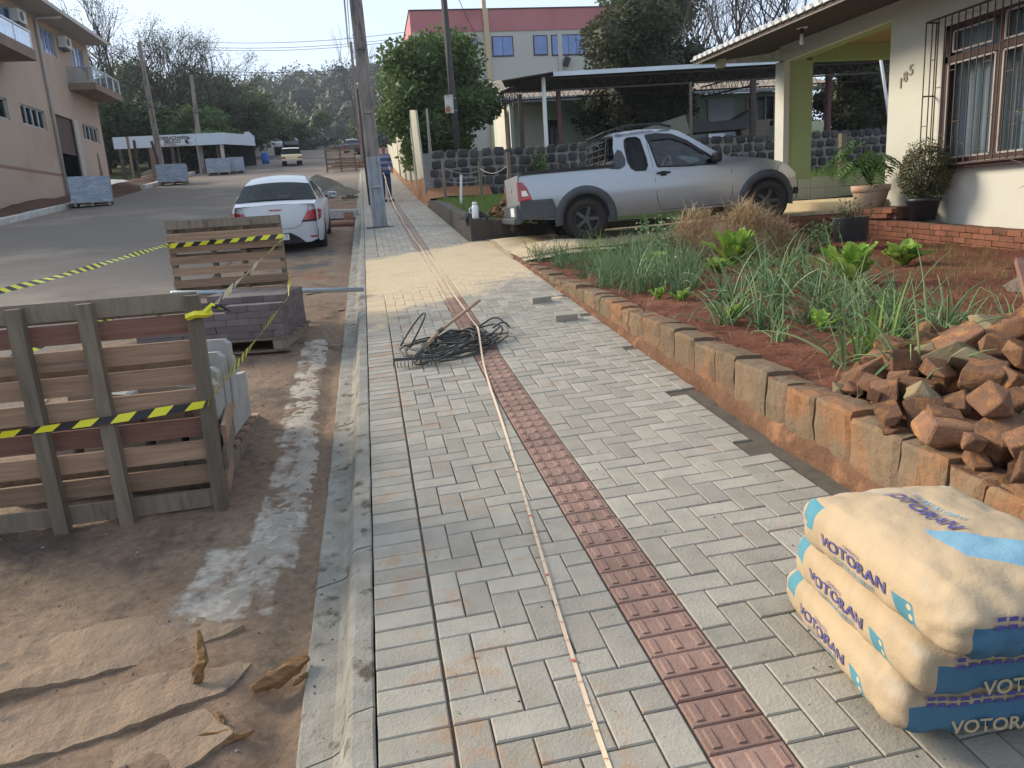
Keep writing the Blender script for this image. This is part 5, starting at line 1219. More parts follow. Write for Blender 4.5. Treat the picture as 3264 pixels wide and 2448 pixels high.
# ------------------------------------------------------------------ retaining wall beyond the driveway, thermos, stones
rw = thing('retaining_wall', 'damp stained concrete retaining wall beyond the driveway mouth', 'retaining wall', (1.7, 12.9, -.5))
mb = MB(); ys_ = [12.85, 14, 16, 18, 20, 21.9]
def ztop(y): return interp(y, [12.8, 16, 18, 20, 22], [-.06, .16, .33, .43, .5])
vs = []
for y in ys_: vs += [(1.66, y, zwalk(1.6, y)-.1), (1.66, y, ztop(y)), (1.86, y, ztop(y)), (1.86, y, zwalk(1.6, y)-.1)]
mb.add(vs, [(4*i+a, 4*i+4+a, 4*i+5+a, 4*i+1+a) for i in range(len(ys_)-1) for a in range(3)]+[(0, 1, 2, 3)])
obj('street_face', mb, M['retain'], rw, world=True)
mb = MB(); mb.prism([(1.86, -.75), (5.3, -.52), (5.3, -.28), (2.9, -.22), (1.86, -.06)], .2, 'y', (0, 12.85, 0)); obj('driveway_face', mb, M['retain'], rw, world=True)
def zyard(x, y):
    return interp(y, [12.9, 14, 18, 22.5], [-.12, 0, .34, .55]) + .035*mn.noise((x*1.5, y*1.5, 0)) + .02*max(0, x-8)
mb = MB(); mb.grid(frange(1.8, 24, .4), frange(13.0, 22.6, .4), lambda x, y: zyard(x, y)-.02-(.12 if x < 7.5 and y < 13.4 else 0)); struct('side_yard', mb, M['yard'], smooth=True)
strands(9000, (1.9, 4.2, 14.4, 21.8), lambda x, y: zyard(x, y)-.02, .09, .009, 'grass', 'grass', 'short green grass behind the retaining wall', 'grass', seed=12)
strands(9000, (9, 21, 15.0, 21.8), lambda x, y: zyard(x, y)-.02, .20, .014, 'grass', 'tall_grass', 'taller grass growing before the black stone wall seen through the porch', 'grass', seed=13)
t = thing('thermos', 'white thermos jug with a handle standing on the retaining wall corner', 'thermos', (1.78, 13.0, -.055))
mb = MB(); mb.lathe([(.055, 0), (.058, .02), (.056, .20), (.045, .225)], 16); obj('body', mb, M['thermo'], t, True)
mb = MB(); mb.lathe([(.042, .222), (.042, .27), (.035, .28)], 16); obj('lid', mb, M['wpost'], t, True)
mb = MB(); mb.tube([(-.055, 0, .19), (-.095, 0, .18), (-.10, 0, .12), (-.057, 0, .09)], .008, 6); obj('handle', mb, M['thermo'], t, True)
mb = MB(); r2 = random.Random(8); n = 14; m_ = 9
vs = [(1.78+(i/n-.5)*.55+.02*r2.gauss(0, 1), 13.15+(j/m_-.5)*.35, -.05+.13*math.sin(math.pi*i/n)*math.sin(math.pi*j/m_)*(1+.4*mn.noise((i*.7, j*.9, 0)))) for j in range(m_+1) for i in range(n+1)]
mb.add(vs, [(j*(n+1)+i, j*(n+1)+i+1, (j+1)*(n+1)+i+1, (j+1)*(n+1)+i) for j in range(m_) for i in range(n)]); mb.tube([(1.62, 13.0, -.03), (1.60, 12.92, -.06), (1.61, 12.83, -.16)], [.03, .02, .008], 5)
tag(obj('black_jacket', mb, M['cloth'], smooth=True), 'crumpled black jacket lying on the wall behind the thermos', 'jacket')
r5 = random.Random(21); placed = []; tr = 0
while len(placed) < 62 and tr < 5000:
    tr += 1; x = r5.uniform(1.95, 3.5); y = r5.uniform(13.0, 14.3); d = math.hypot((x-2.75)/.85, (y-13.65)/.7); h = .62*max(0, 1-d); 
    if h <= 0: continue
    z = zyard(x, y)-.12+h; s = r5.uniform(.13, .2)
    if any((x-a)**2+(y-b)**2+(z-c)**2 < (.40*(s+q))**2 for a, b, c, q in placed): continue
    placed.append((x, y, z, s))
for (x, y, z, s) in placed: tag(inst('broken_stone', r5.choice(SM), None, (x, y, z), (r5.uniform(-.6, .6), r5.uniform(-.6, .6), r5.uniform(0, 6)), s*1.25), 'reddish broken stone in the heap behind the pickup tailgate', 'stone', 'broken stones heaped behind the pickup')
for k, (x, y, h, lx) in enumerate(((2.05, 20.6, .95, 0), (2.15, 17.6, .62, .06), (3.0, 20.4, .95, 0), (3.0, 16.2, 1.05, 0))):
    mb = MB(); mb.bar((x+lx*-1, y, zyard(x, y)-.1), (x, y, zyard(x, y)+h), .075 if k != 1 else .05)
    tag(obj('fence_post', mb, M['woodO'] if k != 1 else M['wpost']), ['weathered fence post nearest the corner of the black stone wall', 'short pale leaning stake in the grass', 'weathered fence post in the middle of the wire', 'tall grey fence post beside the heap of reddish stones'][k], 'fence post')
mb = MB()
for (a, b, s) in (((2.05, 20.6, 1.3), (3.0, 20.4, 1.15), .12), ((3.0, 20.4, 1.2), (3.0, 16.2, 1.0), .15), ((2.05, 20.6, .95), (3.0, 20.4, .9), .06)):
    a = Vector(a); b = Vector(b); mb.tube([a.lerp(b, i/8)-Vector((0, 0, s*math.sin(math.pi*i/8))) for i in range(9)], .008, 4)
tag(obj('fence_wire', mb, M['pipeW']), 'sagging strands of old wire strung between the fence posts', 'wire')

# ------------------------------------------------------------------ black basalt wall
bw = thing('stone_wall', 'long boundary wall of dark basalt blocks with wide grey mortar', 'stone wall', (1.7, 22.2, .3))
mb = MB(); mb.box((12.0, 22.36, .90), (20.7, .26, 1.80)); mort = obj('mortar', mb, M['basmort'], bw, world=True)
def bas(seed, w, h):
    r2 = random.Random(seed); mb = MB(); o = []
    n = 8; 
    for i in range(n):
        a = 2*math.pi*(i+.5)/n; ex = .5; x = (abs(math.cos(a))**ex)*math.copysign(1, math.cos(a))*w/2*r2.uniform(.86, 1.04); z = (abs(math.sin(a))**ex)*math.copysign(1, math.sin(a))*h/2*r2.uniform(.86, 1.04); o.append((x, z))
    vs = [(x*1.02, .03, z*1.02) for x, z in o]+[(x*.86+r2.uniform(-.005, .005), -.035+r2.uniform(-.012, .01), z*.84) for x, z in o]+[(r2.uniform(-.02, .02), -.055, r2.uniform(-.02, .02))]
    mb.add(vs, [(i, (i+1) % n, (i+1) % n+n, i+n) for i in range(n)]+[(i+n, (i+1) % n+n, 2*n) for i in range(n)]); return mb.mesh('wall_stone', M['basalt'])
BS = [bas(i, w_, .245) for i, w_ in enumerate((.28, .34, .24, .31, .27, .37, .22))]; BW = (.28, .34, .24, .31, .27, .37, .22)
cnt = 0
for row in range(6):
    x = 1.78+rnd.uniform(0, .15); z = 1.75-row*.262
    while x < 22.2:
        k = rnd.randrange(7); 
        if cnt < 298 and (x < 17.8): inst('wall_stone', BS[k], mort, (x+BW[k]/2-1.7, 22.215-22.2, z-.3+rnd.uniform(-.02, .02)), (0, rnd.uniform(-.08, .08), 0), (1, 1, rnd.uniform(.9, 1.12))); cnt += 1
        x += BW[k]+rnd.uniform(.01, .06)
mb = MB(); r2 = random.Random(31); 
for row in range(6):
    x = 1.78 if False else 1.78; z = 1.75-row*.262
    pass
tag(inst('climbing_plant', weed(15, 26, .6, 'leaf1', 22, .09), None, (5.0, 21.9, 1.0), (0, 0, 0), 1.0), 'small leafy bush hanging on the black stone wall', 'bush')
# ------------------------------------------------------------------ vehicles (local frame: x forwards, y left, z up, origin on the ground below the rear axle)
def arch(cx, r, z0, n=12):
    return [(cx+r*math.cos(math.pi-math.pi*i/n), z0+r*math.sin(math.pi-math.pi*i/n)) for i in range(n+1)]
def wheel(parent, loc, r, w, side, rimm='alloy', five=True):
    t = MB(); t.lathe([(r*.62, -w/2), (r*.9, -w/2), (r, -w*.36), (r, w*.36), (r*.9, w/2), (r*.62, w/2), (r*.60, 0), (r*.62, -w/2)], 28, caps=False)
    rot = (R(90), 0, 0)
    o = obj('wheel', t, M['rubber'], parent, True, loc=loc, rot=rot)
    m = MB(); s_ = -side*0+1
    zf = w*.40*(1 if side < 0 else -1)     # outer face: local z+ maps to -y for rot 90 about x
    m.lathe([(r*.64, zf), (r*.60, zf*.7), (r*.20, zf*.55)], 24) if False else None
    for k in range(5 if five else 8):
        a = 2*math.pi*k/(5 if five else 8); m.bar((0, 0, zf*.75), (math.cos(a)*r*.62, math.sin(a)*r*.62, zf*.85), r*.17, .02)
    m.tube([(math.cos(a)*r*.62, math.sin(a)*r*.62, zf*.9) for a in [2*math.pi*i/24 for i in range(25)]], .016, 5, cap=False)
    m.tube([(0, 0, zf*.5), (0, 0, zf)], r*.16, 10); 
    obj('rim', m, M[rimm], o)
    m = MB(); m.tube([(0, 0, -w*.2), (0, 0, w*.2)], r*.61, 20); obj('brake_disc', m, M['black'], o)
    return o
def side_panel(root, name, outline, holes, half, m, step=.11, side=-1, smooth=True, off=0.0):
    """half(u,h) -> half width; side -1 is the right side of the vehicle (y negative)"""
    mb = MB(); skin(outline, holes, step, lambda u, h: (u, side*(half(u, h)+off), h), mb, flip=(side > 0)); return obj(name, mb, m, root, smooth)
def strip(mb, prof, half, crown=.02, n=8, e=0.0):
    """top surface between both sides along a profile [(u,h)]"""
    rows = []
    for (u, h) in prof:
        w_ = half(u, h)+e; rows.append([(u, w_*(-1+2*i/n), h+crown*(1-(-1+2*i/n)**2)) for i in range(n+1)])
    o = len(mb.v); mb.add([p for r_ in rows for p in r_], [(j*(n+1)+i, j*(n+1)+i+1, (j+1)*(n+1)+i+1, (j+1)*(n+1)+i) for j in range(len(rows)-1) for i in range(n)]); return mb
def lp(a, b, t): return a+(b-a)*t

# ---- silver pickup -------------------------------------------------------
yaw_t = 0.0
tr = thing('pickup_truck', 'silver small pickup with extended cab parked in the driveway, rear towards the sidewalk', 'pickup truck', (3.26, 11.98, -.462), 0, rot=(0, -math.atan(.032), R(-3)))
def hwT(u, h):
    w_ = .825
    w_ += .012*math.exp(-((h-.68)/.06)**2)
    if h > .92: w_ -= (h-.92)*.34+max(0, h-1.30)**2*1.5
    if h < .5: w_ -= (.5-h)*.12
    if u > 2.6: w_ -= ((u-2.6)/.85)**2.4*.16
    if u < -.75: w_ -= ((-.75-u)/.3)**2*.05
    return w_
RA, FA = 0.0, 2.86; ra = .36
body = [(-.96, 1.02), (-.93, 1.045), (-.6, 1.055), (.0, 1.045), (.45, 1.035), (.50, 1.06), (.50, 1.30), (.54, 1.47), (.62, 1.525), (.95, 1.545), (1.40, 1.515), (1.55, 1.475), (1.80, 1.30), (2.05, 1.13), (2.27, 1.02), (2.55, .985), (2.85, .94), (3.10, .875), (3.25, .80), (3.36, .70), (3.42, .55), (3.40, .32), (3.30, .25),
        (FA+ra, .27)] + arch(FA, ra, .30)[::-1][0:] + [(FA-ra-.02, .27), (2.3, .285), (RA+ra+.02, .30)] + arch(RA, ra, .32)[::-1] + [(RA-ra-.01, .34), (-.8, .37), (-.97, .40), (-1.0, .60), (-.98, .85)]
winQ = [(.74, .98), (.70, 1.08), (.685, 1.30), (.70, 1.40), (.75, 1.425), (.88, 1.425), (.93, 1.39), (.98, 1.10), (.985, .99), (.95, .935), (.80, .94)]
winD = [(1.14, .965), (1.07, 1.30), (1.04, 1.44), (1.20, 1.445), (1.42, 1.405), (1.65, 1.29), (1.90, 1.115), (2.06, .985), (2.06, .93), (1.6, .94)]
for s_ in (-1, 1):
    side_panel(tr, 'body_side', body, [winQ, winD], hwT, M['silver'], .085, s_)
    side_panel(tr, 'side_window', winQ, [], hwT, M['glassd'], .12, s_, off=-.008); side_panel(tr, 'door_window', winD, [], hwT, M['glassc'], .12, s_, off=-.008)
    # black rubber frames, gaps, mouldings
    def line(pts, r_, m, name, off=.004, closed=False):
        p2 = pts+[pts[0]] if closed else pts; mb = MB(); mb.tube([(u, s_*(hwT(u, h)+off), h) for u, h in p2], r_, 5); return obj(name, mb, M[m], tr)
    line(winQ, .014, 'black', 'window_seal', closed=True); line(winD, .012, 'black', 'window_seal', closed=True)
    line([(1.0, 1.50), (1.03, 1.30), (1.07, .98), (1.09, .75), (1.11, .50), (1.16, .33), (2.24, .32), (2.30, .50), (2.29, .80), (2.25, 1.0)], .0045, 'black', 'door_gap', .0)
    # grey lower rear corner, flares, sill line
    side_panel(tr, 'rear_cladding', [(-.985, .66), (-.5, .65), (-.44, .50), (-.40, .36), (-.8, .37), (-.99, .39)], [], hwT, M['plastic'], .1, s_, off=.006)
    for (cx, zc_, nm) in ((RA, .32, 'rear'), (FA, .30, 'front')):
        o_, i_ = [], []
        a0, a1 = R(-10), R(190); n = 18
        vs = []
        for k in range(n+1):
            a = a0+(a1-a0)*k/n
            for (rr, of) in ((ra-.005, .0), (ra+.0, .035), (ra+.075, .040), (ra+.115, .012), (ra+.118, -.01)):
                u = cx+rr*math.cos(a); h = zc_+rr*math.sin(a); vs.append((u, s_*(hwT(u, h)+of), h))
        mb = MB(); mb.add(vs, [(k*5+i, (k+1)*5+i, (k+1)*5+i+1, k*5+i+1) for k in range(n) for i in range(4)]); fl = obj('wheel_flare', mb, M['plastic'], tr, True)
        mb = MB()
        for k in range(7):
            a = R(20+k*23); u = cx+(ra+.08)*math.cos(a); h = zc_+(ra+.08)*math.sin(a); mb.box((u, s_*(hwT(u, h)+.040), h), (.014, .008, .014))
        obj('rivet', mb, M['black'], fl)
        mb = MB(); mb.tube([(cx, s_*.46, zc_+.02), (cx, s_*.79, zc_+.02)], ra-.01, 20); obj('wheel_well', mb, M['dark'], tr)
        wheel(tr, (cx, s_*.745, .305), .305, .19, s_, 'iron')
    mb = MB(); mb.box((1.22, s_*(hwT(1.22, .87)+.022), .87), (.20, .03, .030)); mb.box((1.22, s_*(hwT(1.22, .87)+.004), .86), (.09, .01, .07)); obj('door_handle', mb, M['black'], tr)
    mb = MB(); mb.box((0, 0, 0), (.13, .16, .15), (0, 0, s_*-.25)); o = obj('wing_mirror', mb, M['black'], tr, loc=(2.02, s_*.93, 1.02))
    md = o.modifiers.new('b', 'BEVEL'); md.width = .05; md.segments = 3
    side_panel(tr, 'window_visor', [(1.02, 1.455), (1.05, 1.33), (1.10, 1.36), (1.40, 1.37), (1.62, 1.27), (1.88, 1.09), (1.90, 1.12), (1.66, 1.31), (1.43, 1.435), (1.2, 1.465)], [], hwT, M['black'], .1, s_, off=.018)
    # tail lamp and head lamp
    side_panel(tr, 'tail_lamp', [(-.985, .92), (-.93, .925), (-.86, .83), (-.80, .66), (-.985, .65)], [], lambda u, h: hwT(u, h), M['redlamp'], .06, s_, off=.012)
    side_panel(tr, 'lamp_reverse', [(-.955, .80), (-.885, .80), (-.855, .72), (-.95, .72)], [], lambda u, h: hwT(u, h), M['whlamp'], .05, s_, off=.016)
    side_panel(tr, 'head_lamp', [(3.02, .70), (3.06, .80), (3.14, .85), (3.25, .79), (3.36, .69), (3.38, .63), (3.2, .615), (3.05, .64)], [], hwT, M['whlamp'], .06, s_, off=.010)
    mb = MB(); mb.box((3.38, s_*.66, .42), (.06, .12, .10)); obj('fog_lamp', mb, M['black'], tr)
    # black fairing where the cab meets the bed
    side_panel(tr, 'cab_fairing', [(.44, 1.045), (.50, 1.20), (.56, 1.27), (.62, 1.235), (.66, 1.12), (.645, 1.03), (.55, .995), (.40, 1.015)], [], hwT, M['plastic'], .08, s_, off=.03)
    mb = MB(); mb.bar((-.93, s_*.80, 1.055), (.48, s_*.80, 1.045), .05, .03); obj('bed_rail', mb, M['black'], tr)
    mb = MB(); mb.tube([(.60, s_*.60, 1.565), (.70, s_*.59, 1.60), (1.25, s_*.575, 1.60), (1.45, s_*.575, 1.545)], .019, 6); mb.box((.66, s_*.60, 1.575), (.10, .05, .05)); obj('roof_rail', mb, M['black'], tr)
# upper surfaces
hw = lambda u, h: hwT(u, h)
mb = MB(); strip(mb, [(.52, 1.44), (.62, 1.525), (.95, 1.545), (1.40, 1.515), (1.55, 1.475)], hw, .022); obj('roof', mb, M['silver'], tr, True)
mb = MB(); strip(mb, [(1.55, 1.475), (1.80, 1.30), (2.05, 1.13), (2.27, 1.02)], lambda u, h: hwT(u, h)-.005, .035); obj('windscreen', mb, M['glassc'], tr, True)
mb = MB(); strip(mb, [(2.27, 1.02), (2.55, .985), (2.85, .94), (3.10, .875), (3.25, .80), (3.36, .70)], hw, .035); obj('bonnet', mb, M['silver'], tr, True)
mb = MB(); strip(mb, [(3.36, .70), (3.43, .55), (3.42, .32), (3.30, .25)], lambda u, h: hwT(u, h)-.0, .0); obj('front_bumper', mb, M['silver'], tr, True)
# bed: floor, inner walls, tailgate, bumper
mb = MB(); mb.box((-.24, 0, .60), (1.44, 1.56, .03)); mb.box((-.24, .76, .80), (1.44, .03, .48)); mb.box((-.24, -.76, .80), (1.44, .03, .48)); mb.box((.49, 0, .80), (.03, 1.5, .50)); obj('bed', mb, M['plastic'], tr)
mb = MB(); mb.box((-.965, 0, .81), (.05, 1.50, .44), ch=0); obj('tailgate', mb, M['silverw'], tr)
for s_ in (-1, 1): mb = MB(); mb.box((-.985, s_*.765, .79), (.03, .11, .27)); obj('tail_lamp', mb, M['redlamp'], tr)
mb = MB(); mb.box((-1.0, 0, .50), (.10, 1.58, .20)); mb.box((-1.04, 0, .37), (.12, 1.60, .09)); o = obj('rear_bumper', mb, M['plastic'], tr); md = o.modifiers.new('b', 'BEVEL'); md.width = .02; md.segments = 2
mb = MB(); mb.box((-1.055, -.42, .50), (.01, .40, .13)); obj('number_plate', mb, M['plate'], tr)
mb = MB(); mb.tube([(-.995, -.0, .85), (-1.0, -.0, .85)], .05, 14); obj('badge', mb, M['railm'], tr)
# rear cab wall with glass and guard bars
mb = MB(); strip(mb, [(.50, 1.04), (.49, 1.12)], hw, 0); obj('cab_back', mb, M['silver'], tr)
mb = MB(); strip(mb, [(.49, 1.12), (.515, 1.44)], lambda u, h: hwT(u, h)-.10, 0); obj('rear_window', mb, M['glassd'], tr)
mb = MB()
for h in (1.13, 1.22, 1.31, 1.40): mb.tube([(.40, -.60, h), (.40, .60, h)], .011, 6)
for y in (-.60, -.2, .2, .60): mb.tube([(.36, y, 1.04), (.40, y, 1.13), (.44, y, 1.44)], .014, 6)
obj('window_guard', mb, M['black'], tr)
mb = MB(); mb.box((.50, 0, 1.555), (.20, 1.15, .03), (0, -.2, 0)); o = obj('roof_spoiler', mb, M['black'], tr); md = o.modifiers.new('b', 'BEVEL'); md.width = .012; md.segments = 2
# interior
for s_ in (-1, 1):
    mb = MB(); mb.box((1.05, s_*.36, .95), (.14, .46, .55), (0, -.2, 0)); mb.box((1.02, s_*.36, 1.28), (.09, .24, .15)); o = obj('seat', mb, M['seat'], tr); md = o.modifiers.new('b', 'BEVEL'); md.width = .05; md.segments = 3
mb = MB(); mb.box((1.95, 0, .92), (.35, 1.4, .12)); obj('dashboard', mb, M['black'], tr)
mb = MB(); mb.tube([(1.66+.05*math.cos(a)*0+.06*math.sin(a), .36+.18*math.cos(a), .99+.17*math.sin(a)) for a in [i/20*6.283 for i in range(21)]], .014, 6); obj('steering_wheel', mb, M['plate'], tr, True)
mb = MB(); mb.box((1.2, 0, .38), (3.6, 1.3, .12)); mb.box((1.35, 0, .62), (1.7, 1.5, .06)); obj('chassis', mb, M['dark'], tr)
for (u, y, z) in ((.25, .2, .68), (-.3, -.1, .66)): pass
mb = MB(); mb.box((2.24, -.05, 0), (.001, .001, .001))

# ---- white sedan (parked, seen from behind) ---------------------------------
def sedan(label, loc, pitch, m, rz=R(90), hs=1.0, group=None, full=True):
    t = thing('parked_car', label, 'car', loc, 0, group, rot=Euler((0, -pitch, rz)))
    def hwS(u, h):
        w_ = .862
        if h > .86: w_ -= (h-.86)*.46+max(0, h-1.25)**2*1.2
        if h < .45: w_ -= (.45-h)*.20
        if u > 2.7: w_ -= ((u-2.7)/.8)**2.2*.20
        if u < -.5: w_ -= ((-.5-u)/.46)**2.6*.10
        return w_
    RA, FA, ra = 0, 2.60, .335; zw = .31
    top = [(-.96, .60), (-.955, .86), (-.90, .985), (-.83, 1.005), (-.52, 1.035)]; rg = [(-.52, 1.035), (-.30, 1.15), (.02, 1.34)]; rf = [(.02, 1.34), (.20, 1.405), (.6, 1.455), (1.1, 1.46), (1.45, 1.41)]
    ws = [(1.45, 1.41), (1.85, 1.20), (2.30, .965)]; bn = [(2.30, .965), (2.8, .90), (3.15, .80), (3.30, .66), (3.34, .45), (3.28, .25)]
    body = top+rg[1:]+rf[1:]+ws[1:]+bn[1:]+[(FA+ra, .24)]+arch(FA, ra, zw)[::-1]+[(FA-ra, .22), (1.3, .21), (ra, .22)]+arch(RA, ra, zw)[::-1]+[(-ra, .24), (-.85, .27), (-.94, .32)]
    wr = [(.18, 1.02), (.02, 1.10), (.12, 1.24), (.36, 1.34), (.88, 1.385), (.90, 1.00)]; wf = [(.97, 1.0), (.96, 1.385), (1.36, 1.345), (1.72, 1.17), (2.02, .99), (2.0, .95)]
    for s_ in (-1, 1):
        side_panel(t, 'body_side', body, [wr, wf], hwS, m, .11 if full else .3, s_)
        side_panel(t, 'rear_door_window', wr, [], hwS, M['glassd'], .15, s_, off=-.006); side_panel(t, 'front_door_window', wf, [], hwS, M['glassd'], .15, s_, off=-.006)
        for cx in (RA, FA):
            mb = MB(); mb.tube([(cx, s_*.45, zw+.01), (cx, s_*.81, zw+.01)], ra-.01, 18); obj('wheel_well', mb, M['dark'], t); wheel(t, (cx, s_*.765, .305), .305, .19, s_)
        if full:
            mb = MB(); mb.tube([(u, s_*(hwS(u, h)+.002), h) for u, h in [(.93, 1.40), (.94, 1.0), (.95, .5), (.99, .28)]], .004, 4); mb.tube([(u, s_*(hwS(u, h)+.002), h) for u, h in [(.05, 1.1), (.10, .8), (.32, .62), (.40, .35)]], .004, 4); obj('door_gap', mb, M['black'], t)
            mb = MB(); mb.box((0, 0, 0), (.10, .20, .14)); o = obj('wing_mirror', mb, m, t, loc=(1.95, s_*1.0, 1.0)); md = o.modifiers.new('b', 'BEVEL'); md.width = .04; md.segments = 3
            mb = MB(); mb.box((-.052, 0, 0), (.004, .17, .11)); obj('mirror_glass', mb, M['gbalc'], o); mb = MB(); mb.box((.03, -s_*.10, -.03), (.05, .12, .05)); obj('mirror_arm', mb, M['black'], o)
    for (nm, pr, mm, cr) in (('boot_lid', top[2:], m, .02), ('rear_window', rg, M['glassd'], .05), ('roof', rf, m, .045), ('windscreen', ws, M['glassd'], .05), ('bonnet', bn[:4], m, .03), ('front_bumper', bn[3:], m, 0)):
        mb = MB(); strip(mb, pr, (lambda u, h: hwS(u, h)-.0), cr, 10); obj(nm, mb, mm, t, True)
    # rear face, curved in plan
    def rear(y, h):   # y across, h height
        k = abs(y)/.80; bul = .045*math.sin(math.pi*min(1, max(0, (h-.30)/.75))); return (-.955+.14*k**2.6-bul*(1-k*k)+ (h-.6)*.08*(h > .6), y, h)
    hwr = lambda h: hwS(-.955, h)
    out = [(-hwr(.27), .30), (-.60, .26), (.60, .26), (hwr(.27), .30), (hwr(.6), .6), (hwr(.86), .86), (hwS(-.90, .985), .97), (.4, 1.0), (-.4, 1.0), (-hwS(-.90, .985), .97), (-hwr(.86), .86), (-hwr(.6), .6)]
    mb = MB(); skin(out, [], .07, rear, mb, flip=True); obj('rear_panel', mb, m, t, True)
    def onrear(poly, d, name, mm, st=.05):
        mb = MB(); skin(poly, [], st, lambda y, h: tuple(Vector(rear(y, h))+Vector((-d, 0, 0))), mb, flip=True); return obj(name, mb, mm, t, True)
    for s_ in (-1, 1):
        onrear([(s_*.80, .885), (s_*.60, .86), (s_*.47, .66), (s_*.79, .665)], .014, 'tail_lamp', M['redlamp']); onrear([(s_*.79, .69), (s_*.485, .685), (s_*.47, .655), (s_*.79, .66)], .018, 'lamp_strip', M['black'])
        side_panel(t, 'tail_lamp', [(-.90, .885), (-.70, .86), (-.80, .70), (-.92, .665)], [], hwS, M['redlamp'], .08, s_, off=.008)
        if full: onrear([(s_*.74, .375), (s_*.58, .375), (s_*.62, .345), (s_*.74, .345)], .010, 'reflector', M['redlamp'])
    # dark lower diffuser with plate
    onrear([(-.50, .26), (.50, .26), (.40, .36), (.24, .46), (-.24, .46), (-.40, .36)], .012, 'bumper_insert', M['black'])
    onrear([(-.20, .33), (.20, .33), (.20, .44), (-.20, .44)], .022, 'number_plate', M['plate'])
    if full:
        lettering('7', .085, M['black'], t, (-1.03, -.155, .385), (R(90), 0, R(-90)), .001, .002)
        mb = MB(); pts = [(-.64, .97), (-.56, .76), (-.45, .60), (-.30, .545), (0, .54), (.30, .545), (.45, .60), (.56, .76), (.64, .97)]; mb.tube([tuple(Vector(rear(y, h))+Vector((-.003, 0, 0))) for y, h in pts], .0045, 4); obj('boot_gap', mb, M['plastic'], t)
        onrear([(-.13, .915), (.13, .915), (.10, .89), (-.10, .89)], .012, 'brake_lamp', M['redlamp'])
        onrear([(-.075, .808), (-.03, .808), (-.03, .822), (.03, .822), (.03, .808), (.075, .808), (.067, .782), (.03, .782), (.03, .768), (-.03, .768), (-.03, .782), (-.067, .782)], .020, 'emblem', M['gold'], .03)
        onrear([(.34, .695), (.26, .695), (.26, .67), (.34, .67)], .014, 'badge', M['black']); onrear([(.22, .70), (.17, .70), (.17, .685), (.22, .685)], .014, 'badge', M['bluep'])
        onrear([(.42, .705), (.28, .702), (.28, .696), (.42, .698)], .014, 'badge', M['railm'])
        onrear([(-.42, .70), (-.44, .68), (-.40, .68)], .014, 'badge', M['railm'])
        mb = MB(); mb.tube([(-.70, -.66, .995), (-.70, .66, .995)], .003, 4); obj('boot_edge', mb, M['plastic'], t)
        for y in (-.36, .36):
            mb = MB(); mb.box((1.2, y, .80), (.16, .46, .6)); mb.box((1.16, y, 1.16), (.09, .24, .16)); o = obj('seat', mb, M['seat'], t); md = o.modifiers.new('b', 'BEVEL'); md.width = .05; md.segments = 2
        mb = MB(); mb.box((.15, 0, .85), (.14, 1.25, .45)); 
        for y in (-.38, .38): mb.box((.12, y, 1.12), (.08, .22, .12))
        o = obj('rear_seat', mb, M['seat'], t); md = o.modifiers.new('b', 'BEVEL'); md.width = .04; md.segments = 2
        mb = MB(); mb.box((-.30, 0, 1.0), (.45, 1.2, .02)); obj('parcel_shelf', mb, M['black'], t)
    mb = MB(); mb.box((1.2, 0, .36), (3.9, 1.3, .14)); obj('chassis', mb, M['dark'], t)
    return t
sedan('white four door sedan parked behind the far pallet, seen from the rear', (-1.77, 16.45, -.475), math.atan(.085), M['white'], R(90.5))

# ---- old cream car driving away, hatchbacks at the crest ----------------------
t = thing('old_car', 'old boxy cream coloured two door car driving up the hill', 'car', (-5.4, 62.5, zroad(-5, 62.5)), rot=Euler((0, -math.atan(.11), R(96))))
def hwO(u, h): return .77-(max(0, h-.82))*.30-(max(0, -.7-u))**2*.5
body = [(-.98, .45), (-.98, .78), (-.9, .84), (-.35, .88), (.0, 1.28), (.3, 1.34), (1.0, 1.34), (1.25, 1.28), (1.6, .92), (2.7, .86), (2.85, .75), (2.85, .4), (2.62, .35)]+arch(2.3, .32, .30)[::-1]+[(1.9, .25), (.32, .25)]+arch(0, .32, .30)[::-1]+[(-.35, .32), (-.95, .34)]
w1 = [(.0, .93), (.12, 1.22), (.55, 1.27), (.55, .93)]; w2 = [(.63, .93), (.63, 1.27), (1.18, 1.24), (1.45, .93)]
for s_ in (-1, 1):
    side_panel(t, 'body_side', body, [w1, w2], hwO, M['cream'], .25, s_); side_panel(t, 'side_window', w1, [], hwO, M['glassd'], .3, s_, off=-.01); side_panel(t, 'side_window', w2, [], hwO, M['glassd'], .3, s_, off=-.01)
    for cx in (0, 2.3): wheel(t, (cx, s_*.66, .29), .29, .16, s_); mb = MB(); mb.tube([(cx, s_*.4, .31), (cx, s_*.72, .31)], .3, 12); obj('wheel_well', mb, M['dark'], t)
    mb = MB(); mb.box((-1.0, s_*.60, .66), (.03, .28, .10)); obj('tail_lamp', mb, M['redlamp'], t)
for nm, pr, mm in (('boot_lid', [(-.98, .45), (-.98, .78), (-.9, .84), (-.35, .88)], M['cream']), ('rear_window', [(-.35, .88), (.0, 1.28)], M['glassd']), ('roof', [(.0, 1.28), (.3, 1.34), (1.0, 1.34), (1.25, 1.28)], M['cream']), ('windscreen', [(1.25, 1.28), (1.6, .92)], M['glassd']), ('bonnet', [(1.6, .92), (2.7, .86), (2.85, .75), (2.85, .4)], M['cream'])):
    mb = MB(); strip(mb, pr, hwO, .015, 6); obj(nm, mb, mm, t, True)
mb = MB(); mb.box((-1.03, 0, .46), (.07, 1.5, .09)); obj('rear_bumper', mb, M['alloy'], t)
sedan('grey car parked on the left verge near the crest of the hill', (-9.2, 88, zroad(-9, 88)-.05), math.atan(.11), M['silver'], R(-84), full=False)
